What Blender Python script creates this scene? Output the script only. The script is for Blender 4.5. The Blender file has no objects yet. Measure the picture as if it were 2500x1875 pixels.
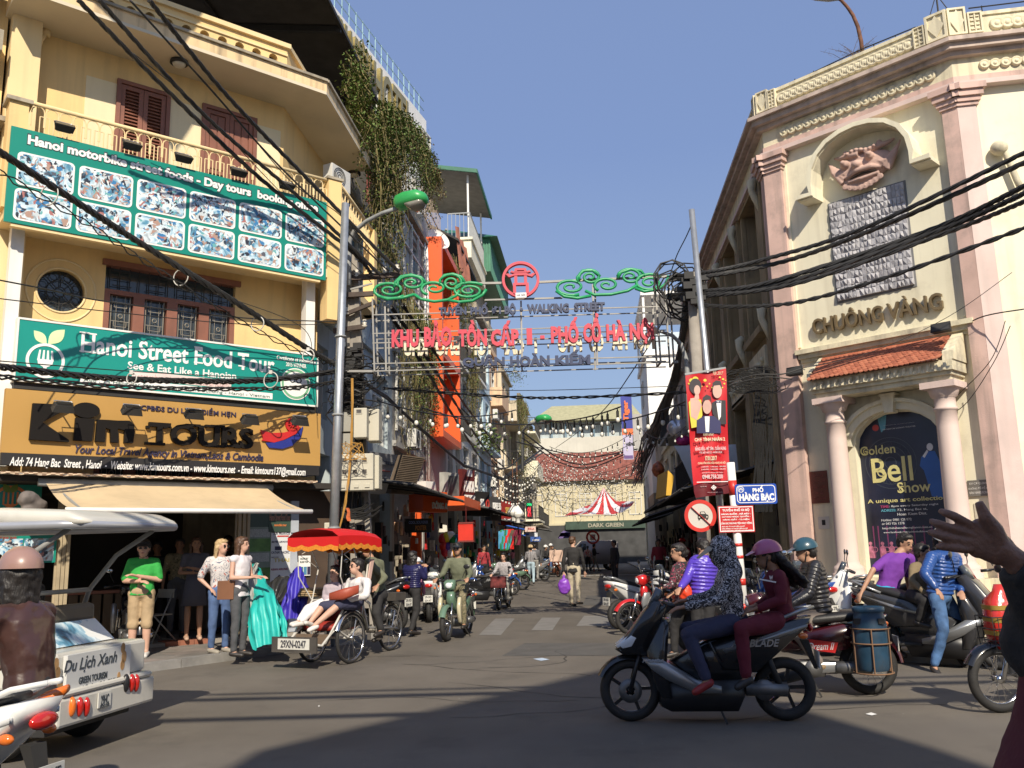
import bpy, math, random
from math import sin,cos,pi
from mathutils import Vector, Matrix, noise
random.seed(7)
R_=math.radians; Vc=Vector; MTr=Matrix.Translation; MRo=Matrix.Rotation
S=bpy.context.scene;COL=S.collection
CAMH=1.53;FPX=2160.0;YAW=5.0;PITCH=10.5;ROLL=1.4
CAMP=Vc((0,0,CAMH))
CR=MRo(R_(YAW),3,'Z')@MRo(R_(90+PITCH),3,'X')@MRo(R_(-ROLL),3,'Z')
FWD=Vc((-sin(R_(YAW)),cos(R_(YAW)),0));RGT=Vc((cos(R_(YAW)),sin(R_(YAW)),0));UP=Vc((0,0,1))
cam=bpy.data.cameras.new('camera');camo=bpy.data.objects.new('camera',cam);COL.objects.link(camo)
camo.matrix_world=MTr(CAMP)@CR.to_4x4()
cam.sensor_width=36;cam.lens=36*FPX/2500;cam.clip_start=.05;cam.clip_end=3000
S.camera=camo
SUN=Vc((.33,-1.22,.98)).normalized()
EL=math.asin(SUN.z);AZ=math.atan2(SUN.x,SUN.y)
w=bpy.data.worlds.new('World');S.world=w;w.use_nodes=True
nt=w.node_tree;bg=nt.nodes['Background']
sky=nt.nodes.new('ShaderNodeTexSky');sky.sky_type='NISHITA';sky.sun_disc=False
sky.sun_elevation=EL;sky.sun_rotation=AZ;sky.air_density=1.0;sky.dust_density=1.0;sky.ozone_density=6.0;
hz=nt.nodes.new('ShaderNodeMix');hz.data_type='RGBA';
tc_=nt.nodes.new('ShaderNodeTexCoord');sx=nt.nodes.new('ShaderNodeSeparateXYZ');nt.links.new(tc_.outputs['Generated'],sx.inputs[0])
rp_=nt.nodes.new('ShaderNodeValToRGB');e_=rp_.color_ramp.elements;e_[0].color=(.26,.32,.40,1);e_[1].position=.42;e_[1].color=(.158,.218,.385,1);nt.links.new(sx.outputs[2],rp_.inputs[0])   # haze paling towards the horizon
sc_=nt.nodes.new('ShaderNodeVectorMath');sc_.operation='SCALE';sc_.inputs[3].default_value=10;nt.links.new(rp_.outputs[0],sc_.inputs[0]);nt.links.new(sc_.outputs[0],hz.inputs[7]);hz.inputs[0].default_value=.78
nt.links.new(sky.outputs[0],hz.inputs[6]);nt.links.new(hz.outputs[2],bg.inputs[0]);bg.inputs[1].default_value=.13
sl=bpy.data.lights.new('sun','SUN');sl.energy=4.8;sl.angle=R_(.5);sl.color=(1,.90,.74)
so=bpy.data.objects.new('sun',sl);COL.objects.link(so)
so.rotation_euler=SUN.to_track_quat('Z','Y').to_euler();so.location=SUN*60
S.view_settings.view_transform='Standard';S.view_settings.look='None';S.view_settings.exposure=.26;S.view_settings.gamma=1;S.view_settings.use_curve_mapping=False
S.cycles.max_bounces=5;S.cycles.diffuse_bounces=3;S.cycles.transparent_max_bounces=6
S.cycles.use_denoising=True
def crop(x0,y0,k): return lambda u,v:(x0+u/k,y0+v/k)
V_=crop(0,0,.8848);A_=crop(0,0,2.4578);B_=crop(0,600,2.4578);C_=crop(0,1150,2.2878);D_=crop(700,0,1.8436)
E_=crop(800,600,2.4578);F_=crop(1600,0,2.4578);G_=crop(1600,600,2.4578);H_=crop(1400,1150,2.0109);I_=crop(650,1150,2.9493)
J_=crop(1200,1000,3.318);K_=crop(660,1280,4.608);L_=crop(1450,1280,3.2526);M_=crop(1950,1270,3.2527);N_=crop(0,1230,2.572)
O_=crop(1000,420,3.456);P_=crop(820,820,3.19);Q_=crop(1480,880,3.19);R2_=crop(2060,0,3.4568);S_=crop(1860,760,2.514)
T_=crop(0,1180,2.9105);U_=crop(1450,1150,4.484);W_=crop(0,0,3.95);X_=crop(1200,1280,7.9)
def ray(p): return CR@Vc(((p[0]-1250)/FPX,-(p[1]-937.5)/FPX,-1))
def dep(p,D):
 d=ray(p);return CAMP+d*(D/d.dot(FWD))
def gnd(p,z=0):
 d=ray(p);return CAMP+d*((z-CAMH)/d.z)
def pdep(v): return (v-CAMP).dot(FWD)
def toPx(v):
 q=CR.transposed()@(v-CAMP);return (1250+FPX*q.x/-q.z, 937.5-FPX*q.y/-q.z)
def tag(o,label=None,cat=None,group=None,kind=None):
 if label: o['label']=label
 if cat: o['category']=cat
 if group: o['group']=group
 if kind: o['kind']=kind
 return o
def thing(name,label,cat,loc=(0,0,0),group=None):
 o=bpy.data.objects.new(name,None);COL.objects.link(o);o.location=loc;o.empty_display_size=.2
 return tag(o,label,cat,group)
def off(o):
 v=Vc((0,0,0))
 while o: v+=o.location;o=o.parent
 return v
def copy_tree(o,parent=None,label=None,loc=None,rz=None,group=None):
 c=o.copy();COL.objects.link(c);c.parent=parent
 if label: c['label']=label
 if group: c['group']=group
 if loc is not None: c.location=loc
 if rz is not None: c.rotation_euler=(0,0,rz)
 for ch in list(o.children): copy_tree(ch,c)
 return c
class MB:
 def __init__(s): s.v=[];s.f=[];s.m=[];s.sm=[];s.mi=0;s.smooth=False;s.X=None
 def _add(s,vs,fs,smooth=None):
  b=len(s.v)
  if s.X is not None: vs=[s.X@Vc(q) for q in vs]
  s.v+= [tuple(q) for q in vs]
  sm=s.smooth if smooth is None else smooth
  for f in fs: s.f.append(tuple(b+i for i in f));s.m.append(s.mi);s.sm.append(sm)
  return s
 def box(s,c,d,R=None):
  c=Vc(c);hx,hy,hz=d[0]/2,d[1]/2,d[2]/2
  vs=[Vc((x,y,z)) for x in(-hx,hx) for y in(-hy,hy) for z in(-hz,hz)]
  if R is not None: vs=[R@q for q in vs]
  return s._add([c+q for q in vs],[(0,1,3,2),(4,6,7,5),(0,4,5,1),(2,3,7,6),(0,2,6,4),(1,5,7,3)],False)
 def hexa(s,p): # 8 pts: 4 bottom ccw, 4 top ccw
  return s._add(p,[(3,2,1,0),(4,5,6,7),(0,1,5,4),(1,2,6,5),(2,3,7,6),(3,0,4,7)],False)
 def quad(s,*p): return s._add(p,[tuple(range(len(p)))],False)
 def bar(s,a,b,w,h=None,up=UP):
  a=Vc(a);b=Vc(b);h=h or w;d=(b-a)
  if d.length<1e-6: return s
  d.normalize();u=d.cross(up)
  if u.length<1e-3: u=d.cross(Vc((1,0,0)))
  u.normalize();v=u.cross(d)
  P=[]
  for q in(a,b):
   for i,j in((-1,-1),(1,-1),(1,1),(-1,1)): P.append(q+u*i*w/2+v*j*h/2)
  return s._add(P,[(3,2,1,0),(4,5,6,7),(0,1,5,4),(1,2,6,5),(2,3,7,6),(3,0,4,7)],False)
 def tube(s,pts,r,n=8,cap=True,closed=False,flat=1.0,up=UP):
  pts=[Vc(p) for p in pts];k=len(pts)
  rs=r if isinstance(r,(list,tuple)) else [r]*k
  fl=flat if isinstance(flat,(list,tuple)) else [flat]*k
  vs=[];fs=[];pu=None
  for i,p in enumerate(pts):
   if closed: d=pts[(i+1)%k]-pts[i-1]
   else: d=pts[min(i+1,k-1)]-pts[max(i-1,0)]
   if d.length<1e-9: d=Vc((0,0,1))
   d.normalize()
   u=d.cross(up) if pu is None else pu-d*pu.dot(d)
   if u.length<1e-3: u=d.cross(Vc((1,0,0)))
   if u.length<1e-3: u=d.cross(Vc((0,1,0)))
   u.normalize();v=u.cross(d);pu=u
   for j in range(n):
    a=2*pi*j/n;vs.append(p+u*cos(a)*rs[i]+v*sin(a)*rs[i]*fl[i])
  for i in range(k if closed else k-1):
   for j in range(n):
    a=i*n+j;b=i*n+(j+1)%n;c=((i+1)%k)*n;fs.append((a,b,c+(j+1)%n,c+j))
  if cap and not closed: fs.append(tuple(range(n-1,-1,-1)));fs.append(tuple((k-1)*n+j for j in range(n)))
  return s._add(vs,fs,n>5)
 def capsule(s,a,b,ra,rb,n=12,flat=1.0,up=UP):
  a=Vc(a);b=Vc(b);d=b-a;L=d.length
  d=d/L if L>1e-6 else Vc((0,0,1))
  pts=[];rs=[]
  for t in(-.99,-.8,-.45,0): pts.append(a+d*t*ra);rs.append(ra*math.sqrt(1-t*t))
  for t in(.25,.5,.75): pts.append(a.lerp(b,t));rs.append(ra+(rb-ra)*t)
  for t in(0,.45,.8,.99): pts.append(b+d*t*rb);rs.append(rb*math.sqrt(1-t*t))
  return s.tube(pts,rs,n,flat=flat,up=up)
 def ell(s,c,r,R=None,n=12,m=8):
  c=Vc(c);vs=[];fs=[]
  for i in range(m+1):
   t=pi*i/m
   for j in range(n):
    a=2*pi*j/n;q=Vc((r[0]*sin(t)*cos(a),r[1]*sin(t)*sin(a),r[2]*cos(t)))
    vs.append(c+(R@q if R is not None else q))
  for i in range(m):
   for j in range(n): fs.append((i*n+j,(i+1)*n+j,(i+1)*n+(j+1)%n,i*n+(j+1)%n))
  return s._add(vs,fs,True)
 def prism(s,poly,o,u,v,n,d,smooth=False): # poly 2d in frame (o,u,v), thickness d along n
  o,u,v,n=map(Vector,(o,u,v,n));k=len(poly)
  a=[o+u*x+v*y for x,y in poly];b=[q+n*d for q in a]
  fs=[tuple(range(k-1,-1,-1)),tuple(range(k,2*k))]+[(i,(i+1)%k,k+(i+1)%k,k+i) for i in range(k)]
  return s._add(a+b,fs,smooth)
 def loft(s,secs,n=16,cap=True): # secs: (center, halfwidth vec, halfheight vec, exponent)
  vs=[];fs=[]
  for c,hw,hh,e in secs:
   c=Vc(c);hw=Vc(hw);hh=Vc(hh)
   for j in range(n):
    a=2*pi*j/n;ca,sa=cos(a),sin(a)
    vs.append(c+hw*(abs(ca)**(2/e)*(1 if ca>0 else -1))+hh*(abs(sa)**(2/e)*(1 if sa>0 else -1)))
  k=len(secs)
  for i in range(k-1):
   for j in range(n): fs.append((i*n+j,i*n+(j+1)%n,(i+1)*n+(j+1)%n,(i+1)*n+j))
  if cap: fs.append(tuple(range(n-1,-1,-1)));fs.append(tuple((k-1)*n+j for j in range(n)))
  return s._add(vs,fs,True)
 def lathe(s,prof,c=(0,0,0),axis=UP,n=20,a0=0,a1=360):
  c=Vc(c);ax=Vc(axis).normalized();u=ax.cross(Vc((1,0,0)))
  if u.length<.1: u=ax.cross(Vc((0,1,0)))
  u.normalize();v=ax.cross(u);vs=[];fs=[];full=abs(a1-a0)>=360;m=n if full else n+1
  for r,h in prof:
   for j in range(m):
    a=R_(a0+(a1-a0)*j/n);vs.append(c+ax*h+(u*cos(a)+v*sin(a))*r)
  for i in range(len(prof)-1):
   for j in range(n):
    j2=(j+1)%m if full else j+1
    fs.append((i*m+j,i*m+j2,(i+1)*m+j2,(i+1)*m+j))
  return s._add(vs,fs,True)
 def torus(s,c,ax,R,r,n=28,k=8,flat=1.0):
  c=Vc(c);ax=Vc(ax).normalized();u=ax.cross(UP)
  if u.length<.1: u=Vc((1,0,0))
  u.normalize();v=ax.cross(u);vs=[];fs=[]
  for i in range(n):
   a=2*pi*i/n;d=u*cos(a)+v*sin(a)
   for j in range(k):
    b=2*pi*j/k;vs.append(c+d*(R+r*cos(b))+ax*r*flat*sin(b))
  for i in range(n):
   for j in range(k): fs.append((i*k+j,i*k+(j+1)%k,((i+1)%n)*k+(j+1)%k,((i+1)%n)*k+j))
  return s._add(vs,fs,True)
 def bd(s,name,mats,parent=None,label=None,cat=None,group=None,kind=None,loc=None,bevel=0,sub=0,remesh=0,disp=0,dsc=.1,dec=0,smoothit=6):
  me=bpy.data.meshes.new(name);o3=off(parent) if parent else Vc(loc or (0,0,0))
  me.from_pydata([tuple(Vc(q)-o3) for q in s.v],[],s.f)
  if not isinstance(mats,(list,tuple)): mats=[mats]
  for m in mats: me.materials.append(m)
  if len(mats)>1: me.polygons.foreach_set('material_index',s.m)
  me.polygons.foreach_set('use_smooth',[bool(x) for x in s.sm]);me.update()
  o=bpy.data.objects.new(name,me);COL.objects.link(o)
  if parent: o.parent=parent
  elif loc is not None: o.location=loc
  if remesh:
   m=o.modifiers.new('r','REMESH');m.mode='VOXEL';m.voxel_size=remesh;m.use_smooth_shade=True
   if smoothit: m=o.modifiers.new('s','SMOOTH');m.factor=.5;m.iterations=smoothit
   if disp:
    m=o.modifiers.new('d','DISPLACE');m.texture=dtex(dsc);m.strength=disp;m.mid_level=.5;m.texture_coords='LOCAL'
  if bevel:
   m=o.modifiers.new('b','BEVEL');m.width=bevel;m.segments=2;m.limit_method='ANGLE';m.angle_limit=R_(40)
  if sub: m=o.modifiers.new('u','SUBSURF');m.levels=sub;m.render_levels=sub
  return tag(o,label,cat,group,kind)
_dt={}
def dtex(sc):
 if sc not in _dt:
  t=bpy.data.textures.new('folds','CLOUDS');t.noise_scale=sc;t.noise_depth=2;_dt[sc]=t
 return _dt[sc]
def inst(o,parent,M): # copy of a piece sharing its mesh
 c=o.copy();COL.objects.link(c);c.parent=parent;c.matrix_local=M;return c
_m={}
def lin(c): return tuple((x/12.92 if x<=.04045 else ((x+.055)/1.055)**2.4) for x in c)
def hexc(h): h=h.lstrip('#');return lin(tuple(int(h[i:i+2],16)/255 for i in(0,2,4)))
def mat(name,col=(.5,.5,.5),rough=.6,metal=0,var=.12,sc=3.0,bump=0,bsc=40,streak=0,dirt=0,dirtc=(.05,.045,.04),coat=0,emit=0,alpha=1,trans=0,spec=.5,stretch=None,detail=5):
 if name in _m: return _m[name]
 if isinstance(col,str): col=hexc(col)
 m=bpy.data.materials.new(name);m.use_nodes=True;n=m.node_tree;L=n.links
 b=n.nodes['Principled BSDF'];b.inputs['Roughness'].default_value=rough;b.inputs['Metallic'].default_value=metal
 b.inputs['Specular IOR Level'].default_value=spec
 b.inputs['Coat Weight'].default_value=coat;b.inputs['Coat Roughness'].default_value=.06
 tc=n.nodes.new('ShaderNodeTexCoord');src=tc.outputs['Object']
 if stretch:
  mp=n.nodes.new('ShaderNodeMapping');mp.inputs['Scale'].default_value=stretch;L.new(src,mp.inputs[0]);src=mp.outputs[0]
 c1=tuple(max(0,x*(1-var)) for x in col)+(1,);c2=tuple(min(1,x*(1+var)) for x in col)+(1,)
 nz=n.nodes.new('ShaderNodeTexNoise');nz.inputs['Scale'].default_value=sc;nz.inputs['Detail'].default_value=detail;L.new(src,nz.inputs[0])
 rp=n.nodes.new('ShaderNodeValToRGB');rp.color_ramp.elements[0].position=.3;rp.color_ramp.elements[1].position=.7
 rp.color_ramp.elements[0].color=c1;rp.color_ramp.elements[1].color=c2;L.new(nz.outputs[0],rp.inputs[0]);out=rp.outputs[0]
 def mixd(fac_out,amt,lo,hi,cc):
  nonlocal out
  r=n.nodes.new('ShaderNodeMapRange');r.inputs[1].default_value=lo;r.inputs[2].default_value=hi;r.inputs[4].default_value=amt;L.new(fac_out,r.inputs[0])
  x=n.nodes.new('ShaderNodeMix');x.data_type='RGBA';x.inputs[7].default_value=tuple(cc)+(1,)
  L.new(r.outputs[0],x.inputs[0]);L.new(out,x.inputs[6]);out=x.outputs[2]
 if streak:
  mp=n.nodes.new('ShaderNodeMapping');mp.inputs['Scale'].default_value=(5,5,.35);L.new(tc.outputs['Object'],mp.inputs[0])
  z=n.nodes.new('ShaderNodeTexNoise');z.inputs['Scale'].default_value=1.2;z.inputs['Detail'].default_value=6;L.new(mp.outputs[0],z.inputs[0]);mixd(z.outputs[0],streak,.5,.8,dirtc)
 if dirt:
  z=n.nodes.new('ShaderNodeTexNoise');z.inputs['Scale'].default_value=1.1;z.inputs['Detail'].default_value=9;z.inputs['Roughness'].default_value=.68;L.new(tc.outputs['Object'],z.inputs[0]);mixd(z.outputs[0],dirt,.52,.72,dirtc)
 L.new(out,b.inputs['Base Color'])
 if bump:
  z=n.nodes.new('ShaderNodeTexNoise');z.inputs['Scale'].default_value=bsc;z.inputs['Detail'].default_value=4;L.new(src,z.inputs[0])
  bp=n.nodes.new('ShaderNodeBump');bp.inputs['Strength'].default_value=bump;bp.inputs['Distance'].default_value=.01;L.new(z.outputs[0],bp.inputs['Height']);L.new(bp.outputs[0],b.inputs['Normal'])
 if emit: L.new(out,b.inputs['Emission Color']);b.inputs['Emission Strength'].default_value=emit
 if trans: b.inputs['Transmission Weight'].default_value=trans
 if alpha<1: b.inputs['Alpha'].default_value=alpha
 _m[name]=m;m['b']=1;return m
def nodes(m): return m.node_tree, m.node_tree.nodes['Principled BSDF']
class Wall:
 def __init__(s,o,ang):   # ang: direction of +a, degrees clockwise from +Y (towards +X)
  s.o=Vc(o);s.u=Vc((sin(R_(ang)),cos(R_(ang)),0));s.v=UP.copy();s.n=s.u.cross(UP)
 def P(s,a,b,c=0): return s.o+s.u*a+s.v*b+s.n*c
 def ab(s,p,c=0):
  d=ray(p);o=s.o+s.n*c;t=(o-CAMP).dot(s.n)/d.dot(s.n);q=CAMP+d*t-s.o
  return q.dot(s.u),q.z
 def box(s,mb,a0,a1,b0,b1,c0,c1):
  return mb.hexa([s.P(a0,b0,c0),s.P(a1,b0,c0),s.P(a1,b0,c1),s.P(a0,b0,c1),s.P(a0,b1,c0),s.P(a1,b1,c0),s.P(a1,b1,c1),s.P(a0,b1,c1)] if True else [])
 def prism(s,mb,poly,c0,c1): return mb.prism(poly,s.P(0,0,c0),s.u,s.v,s.n,c1-c0)
 def rect(s,p,q,c=0): # two photo points -> a0,a1,b0,b1
  a=s.ab(p,c);b=s.ab(q,c);return min(a[0],b[0]),max(a[0],b[0]),min(a[1],b[1]),max(a[1],b[1])
_tc={}
def text(name,s,W,a0,a1,b0,b1,c,depth,m,parent=None,bold=0,shear=0,res=3,flip=False,fit=True,**kw):
 key=(s,bold,res)
 if key not in _tc:
  cu=bpy.data.curves.new('t','FONT');cu.body=s;cu.size=1;cu.offset=bold;cu.extrude=.5;cu.resolution_u=res
  to=bpy.data.objects.new('t',cu);COL.objects.link(to)
  dg=bpy.context.evaluated_depsgraph_get();me=bpy.data.meshes.new_from_object(to.evaluated_get(dg))
  vs=[v.co.copy() for v in me.vertices];fs=[tuple(p.vertices) for p in me.polygons]
  bpy.data.objects.remove(to);bpy.data.curves.remove(cu);bpy.data.meshes.remove(me);_tc[key]=(vs,fs)
 vs,fs=_tc[key]
 if not vs: return None
 x0=min(v.x for v in vs);x1=max(v.x for v in vs);y0=min(v.y for v in vs);y1=max(v.y for v in vs)
 h=b1-b0;wd=(a1-a0)-abs(shear)*h;mb=MB();P=[]
 for v in vs:
  y=(v.y-y0)/(y1-y0);x=(v.x-x0)/(x1-x0);
  if flip: x=1-x
  P.append(W.P(a0+x*wd+shear*h*y,b0+y*h,c+(v.z+.5)*depth))
 mb._add(P,fs,False)
 return mb.bd(name,m,parent,**kw)
# ================================================================ materials used widely
def asphalt():
 m=mat('asphalt',(.146,.129,.108),.88,var=.12,sc=.55,bump=.5,bsc=160,dirt=.45,dirtc=(.055,.051,.047),spec=.25)
 n,b=nodes(m);L=n.links
 tc=n.nodes.new('ShaderNodeTexCoord')
 z=n.nodes.new('ShaderNodeTexNoise');z.inputs['Scale'].default_value=150;z.inputs['Detail'].default_value=3;L.new(tc.outputs['Object'],z.inputs[0])
 src=b.inputs['Base Color'].links[0].from_socket
 r=n.nodes.new('ShaderNodeMapRange');r.inputs[1].default_value=.3;r.inputs[2].default_value=.7;r.inputs[3].default_value=.72;r.inputs[4].default_value=1.28;L.new(z.outputs[0],r.inputs[0])
 x=n.nodes.new('ShaderNodeVectorMath');x.operation='SCALE';L.new(src,x.inputs[0]);L.new(r.outputs[0],x.inputs[3])
 mp=n.nodes.new('ShaderNodeMapping');mp.inputs['Scale'].default_value=(.7,.5,1);mp.inputs['Rotation'].default_value=(0,0,R_(-12));L.new(tc.outputs['Object'],mp.inputs[0])
 t=n.nodes.new('ShaderNodeTexNoise');t.inputs['Scale'].default_value=1.1;t.inputs['Detail'].default_value=7;L.new(mp.outputs[0],t.inputs[0])
 r2=n.nodes.new('ShaderNodeMapRange');r2.inputs[1].default_value=.35;r2.inputs[2].default_value=.7;r2.inputs[3].default_value=.86;r2.inputs[4].default_value=1.14;L.new(t.outputs[0],r2.inputs[0])
 y=n.nodes.new('ShaderNodeVectorMath');y.operation='SCALE';L.new(x.outputs[0],y.inputs[0]);L.new(r2.outputs[0],y.inputs[3]);L.new(y.outputs[0],b.inputs['Base Color'])
 return m
ASPH=asphalt()
PAVE=mat('pavement_stone',(.20,.18,.16),.85,var=.2,sc=2.5,bump=.4,bsc=60,dirt=.5)
KERB=mat('kerb_stone',(.24,.23,.215),.8,var=.2,sc=4,bump=.4,bsc=50,dirt=.5)
YEL=mat('ochre_plaster',(.80,.57,.26),.85,var=.07,sc=.8,bump=.2,bsc=60,streak=.36,dirt=.28,dirtc=(.42,.30,.17))
YELP=mat('pale_ochre_plaster',(.80,.62,.34),.85,var=.05,sc=.8,bump=.15,bsc=60,streak=.25,dirt=.15,dirtc=(.4,.3,.18))
STAINY=mat('stained_ochre_fascia',(.78,.58,.33),.9,var=.08,sc=2,bump=.2,bsc=60,streak=.9,dirt=.35,dirtc=(.12,.10,.08))
SOFF=mat('soffit_plaster',(.66,.58,.44),.9,var=.05,sc=1,dirt=.2,dirtc=(.3,.27,.2))
CREAM=mat('cream_plaster',(.80,.75,.57),.85,var=.06,sc=1,bump=.15,bsc=60,streak=.42,dirt=.38,dirtc=(.36,.31,.23))
CREAMD=mat('weathered_cream_plaster',(.74,.67,.48),.9,var=.12,sc=1.5,bump=.3,bsc=40,streak=.7,dirt=.65,dirtc=(.16,.14,.12))
PINK=mat('pink_plaster',(.68,.53,.48),.85,var=.1,sc=1.2,bump=.2,bsc=50,streak=.45,dirt=.45,dirtc=(.42,.36,.33))
PINKD=mat('weathered_pink_plaster',(.62,.43,.37),.9,var=.15,sc=2,bump=.3,bsc=50,streak=.7,dirt=.6,dirtc=(.20,.17,.15))
OLDW=mat('old_grimy_plaster',(.38,.33,.25),.9,var=.25,sc=1.3,bump=.3,bsc=30,streak=.8,dirt=.8,dirtc=(.09,.08,.065))
BLK=mat('black_plastic',(.018,.018,.02),.35,var=.1,spec=.5)
BLKM=mat('black_matt',(.025,.024,.023),.7,var=.2)
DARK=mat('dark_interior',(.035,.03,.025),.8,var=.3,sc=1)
STEEL=mat('galvanised_steel',(.46,.48,.50),.42,metal=.75,var=.12,sc=9,streak=.2,dirtc=(.2,.2,.2))
GREYM=mat('grey_painted_metal',(.30,.31,.31),.5,var=.1,sc=6,dirt=.3)
CHROME=mat('chrome',(.62,.62,.62),.18,metal=1,var=.03)
RUB=mat('tyre_rubber',(.022,.021,.020),.75,var=.2,sc=12,bump=.3,bsc=90,dirt=.35,dirtc=(.07,.06,.05))
CONC=mat('concrete',(.30,.27,.23),.9,var=.15,sc=5,bump=.4,bsc=60,streak=.5,dirt=.4,dirtc=(.12,.10,.09))
GLASS=mat('window_glass',(.05,.06,.065),.08,var=.2,spec=.8)
GLASSB=mat('bluish_window_glass',(.13,.22,.26),.1,var=.35,sc=1.1,spec=.9)
BROWNW=mat('brown_painted_wood',(.25,.10,.065),.55,var=.12,sc=4,dirt=.2,streak=.2)
WHITEP=mat('white_paint',(.78,.77,.73),.6,var=.05,sc=2,dirt=.2,dirtc=(.4,.37,.32),streak=.2)
WHITEC=mat('white_print',(.82,.81,.78),.5,var=.03)
CABLE=mat('black_cable',(.02,.019,.018),.55,var=.2)
# ================================================================ ground
def sheet(name,poly,z,m,kind='structure',th=0,parent=None):
 mb=MB()
 if th: mb.prism(poly,(0,0,z-th),(1,0,0),(0,1,0),(0,0,1),th)
 else: mb.quad(*[(x,y,z) for x,y in poly])
 return mb.bd(name,m,parent,kind=kind)
sheet('ground',[(-400,-200),(400,-200),(400,900),(-400,900)],-.012,mat('far_ground',(.16,.14,.12),.9,var=.2,sc=.2))
sheet('road',[(-60,-30),(60,-30),(60,26),(3.2,26),(3.2,110),(-4.3,110),(-4.3,26),(-60,26)],0,ASPH)
ZW=mat('worn_road_paint',(.20,.19,.175),.8,var=.12,sc=3,dirt=.85,dirtc=(.13,.12,.108))
zg=[(I_(1530,1180),I_(1650,1062),I_(1790,1062),I_(1690,1180)),(I_(1910,1145),I_(1985,1055),I_(2120,1055),I_(2060,1145)),(V_(1245,1352),V_(1262,1330),V_(1322,1330),V_(1318,1352)),(V_(1040,1363),V_(1075,1334),V_(1112,1334),V_(1075,1363))]
zr=thing('zebra_crossing','worn pale bars of the zebra crossing painted across the street mouth','crossing',(0,18,0))
for q in zg[:3]:
 mb=MB();mb.quad(*[gnd(p,.004) for p in (q[0],q[3],q[2],q[1])]);mb.bd('painted_bar',ZW,zr)
zr2=MB();zr2.quad((-1.2,47.6,.004),(3,47.6,.004),(3,48.3,.004),(-1.2,48.3,.004));tag(zr2.bd('stop_line',mat('road_white',(.5,.49,.47),.8,var=.1,sc=6)),'white painted line across the far end of the narrow street','road marking')
def lit(name,poly,m,label,cat,z=.006):
 mb=MB();mb.quad(*[gnd(p,z) for p in poly]);tag(mb.bd(name,m),label,cat)
lit('crushed_wrapper',[I_(1920,1352),I_(1985,1345),I_(2040,1356),I_(1980,1366)],mat('litter_blue_white',(.5,.6,.72),.4,var=.4,sc=30),'crumpled pale blue wrapper lying on the asphalt','litter')
lit('paper_scrap',[M_(530,1538),M_(575,1526),M_(622,1540),M_(580,1550)],WHITEC,'flattened pale scrap of paper on the road behind the two-up scooter','litter')
lit('paper_bit',[C_(1775,1312),C_(1782,1308),C_(1788,1312),C_(1780,1316)],WHITEC,'tiny white bit of paper on the road left of the big shadow','litter')
rr=random.Random(4)
mb=MB()
for i in range(420):
 x=rr.uniform(-9,6);y=rr.uniform(4,40);s=rr.uniform(.006,.02);a=rr.uniform(0,3)
 mb.quad((x,y,.005),(x+s*cos(a),y+s*sin(a),.007),(x+s*cos(a+1.2),y+s*sin(a+1.2),.005))
mb.bd('grit',mat('grit',(.3,.28,.25),.9),kind='stuff')
for q,lb in(([(-1.4,13.2),(.9,13.0),(1.1,14.6),(-1.2,14.9)],'nearer'),([(-.4,24),(1.7,24.3),(1.6,29),(-.3,28.6)],'further')):
 mb=MB();mb.quad(*[(x,y,.003) for x,y in q]);tag(mb.bd('asphalt_patch',mat('asphalt_patch',(.092,.087,.08),.9,var=.15,sc=3,bump=.5,bsc=120)),'darker repaired patch of asphalt in the street, '+lb,'road patch')
mb=MB()
for k in range(9):
 x=rr.uniform(-6,3);y=rr.uniform(8,15);a=rr.uniform(-.5,.5);pts=[]
 for i in range(14): pts.append((x,y,.0035));x+=.22*cos(a);y+=.22*sin(a);a+=rr.uniform(-.5,.5)
 for i in range(13): u=Vc(pts[i]);v=Vc(pts[i+1]);n_=Vc((-(v-u).y,(v-u).x,0)).normalized()*rr.uniform(.003,.009);mb.quad(u-n_,v-n_,v+n_,u+n_)
mb.bd('cracks',mat('crack_shadow',(.03,.028,.026),.95),kind='stuff')
k1=gnd(C_(820,1120));k2=gnd(C_(1600,1012));kd=(k2-k1).normalized()
k0=k1-kd*14;k2=k1+kd*((-4.05-k1.x)/kd.x)
PZ=.10
lp=[(k0.x,k0.y),(k2.x-.12,k2.y-.1),(-4.05,k2.y+.45),(-4.05,100),(-14,100),(-40,20)]
lpo=sheet('pavement_left',lp,PZ,PAVE,th=.12)
def kerb(name,a,b,par,side,n=None,z=PZ+.012):
 a=Vc((a[0],a[1],0));b=Vc((b[0],b[1],0));L=(b-a).length;d=(b-a)/L;nn=Vc((-d.y,d.x,0))*side;n=n or int(L/.9)
 for i in range(n):
  p=a+d*(L*(i+.5)/n);l=L/n-.012
  mb=MB();x=d*l/2;y=nn*.09;h=z+rr.uniform(-.006,.006)
  mb.hexa([p-x-y+UP*-.01,p+x-y+UP*-.01,p+x+y+UP*-.01,p-x+y+UP*-.01,p-x-y+UP*h,p+x-y+UP*h,p+x+y+UP*h,p-x+y+UP*h]);mb.bd(name,KERB,par)
kerb('kerb_stone',(k1-kd*5)[:2],k2[:2],lpo,1)
kerb('kerb_stone',(k2.x,k2.y+.5),(-4.05,44),lpo,-1,n=26)
fl=[]
kn=Vc((-kd.y,kd.x,0))
FM=[mat('flagstone_%d'%i,c,.85,var=.2,sc=5,bump=.3,bsc=60,dirt=.5) for i,c in enumerate([(.21,.19,.17),(.18,.165,.15),(.235,.20,.18)])]
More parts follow.
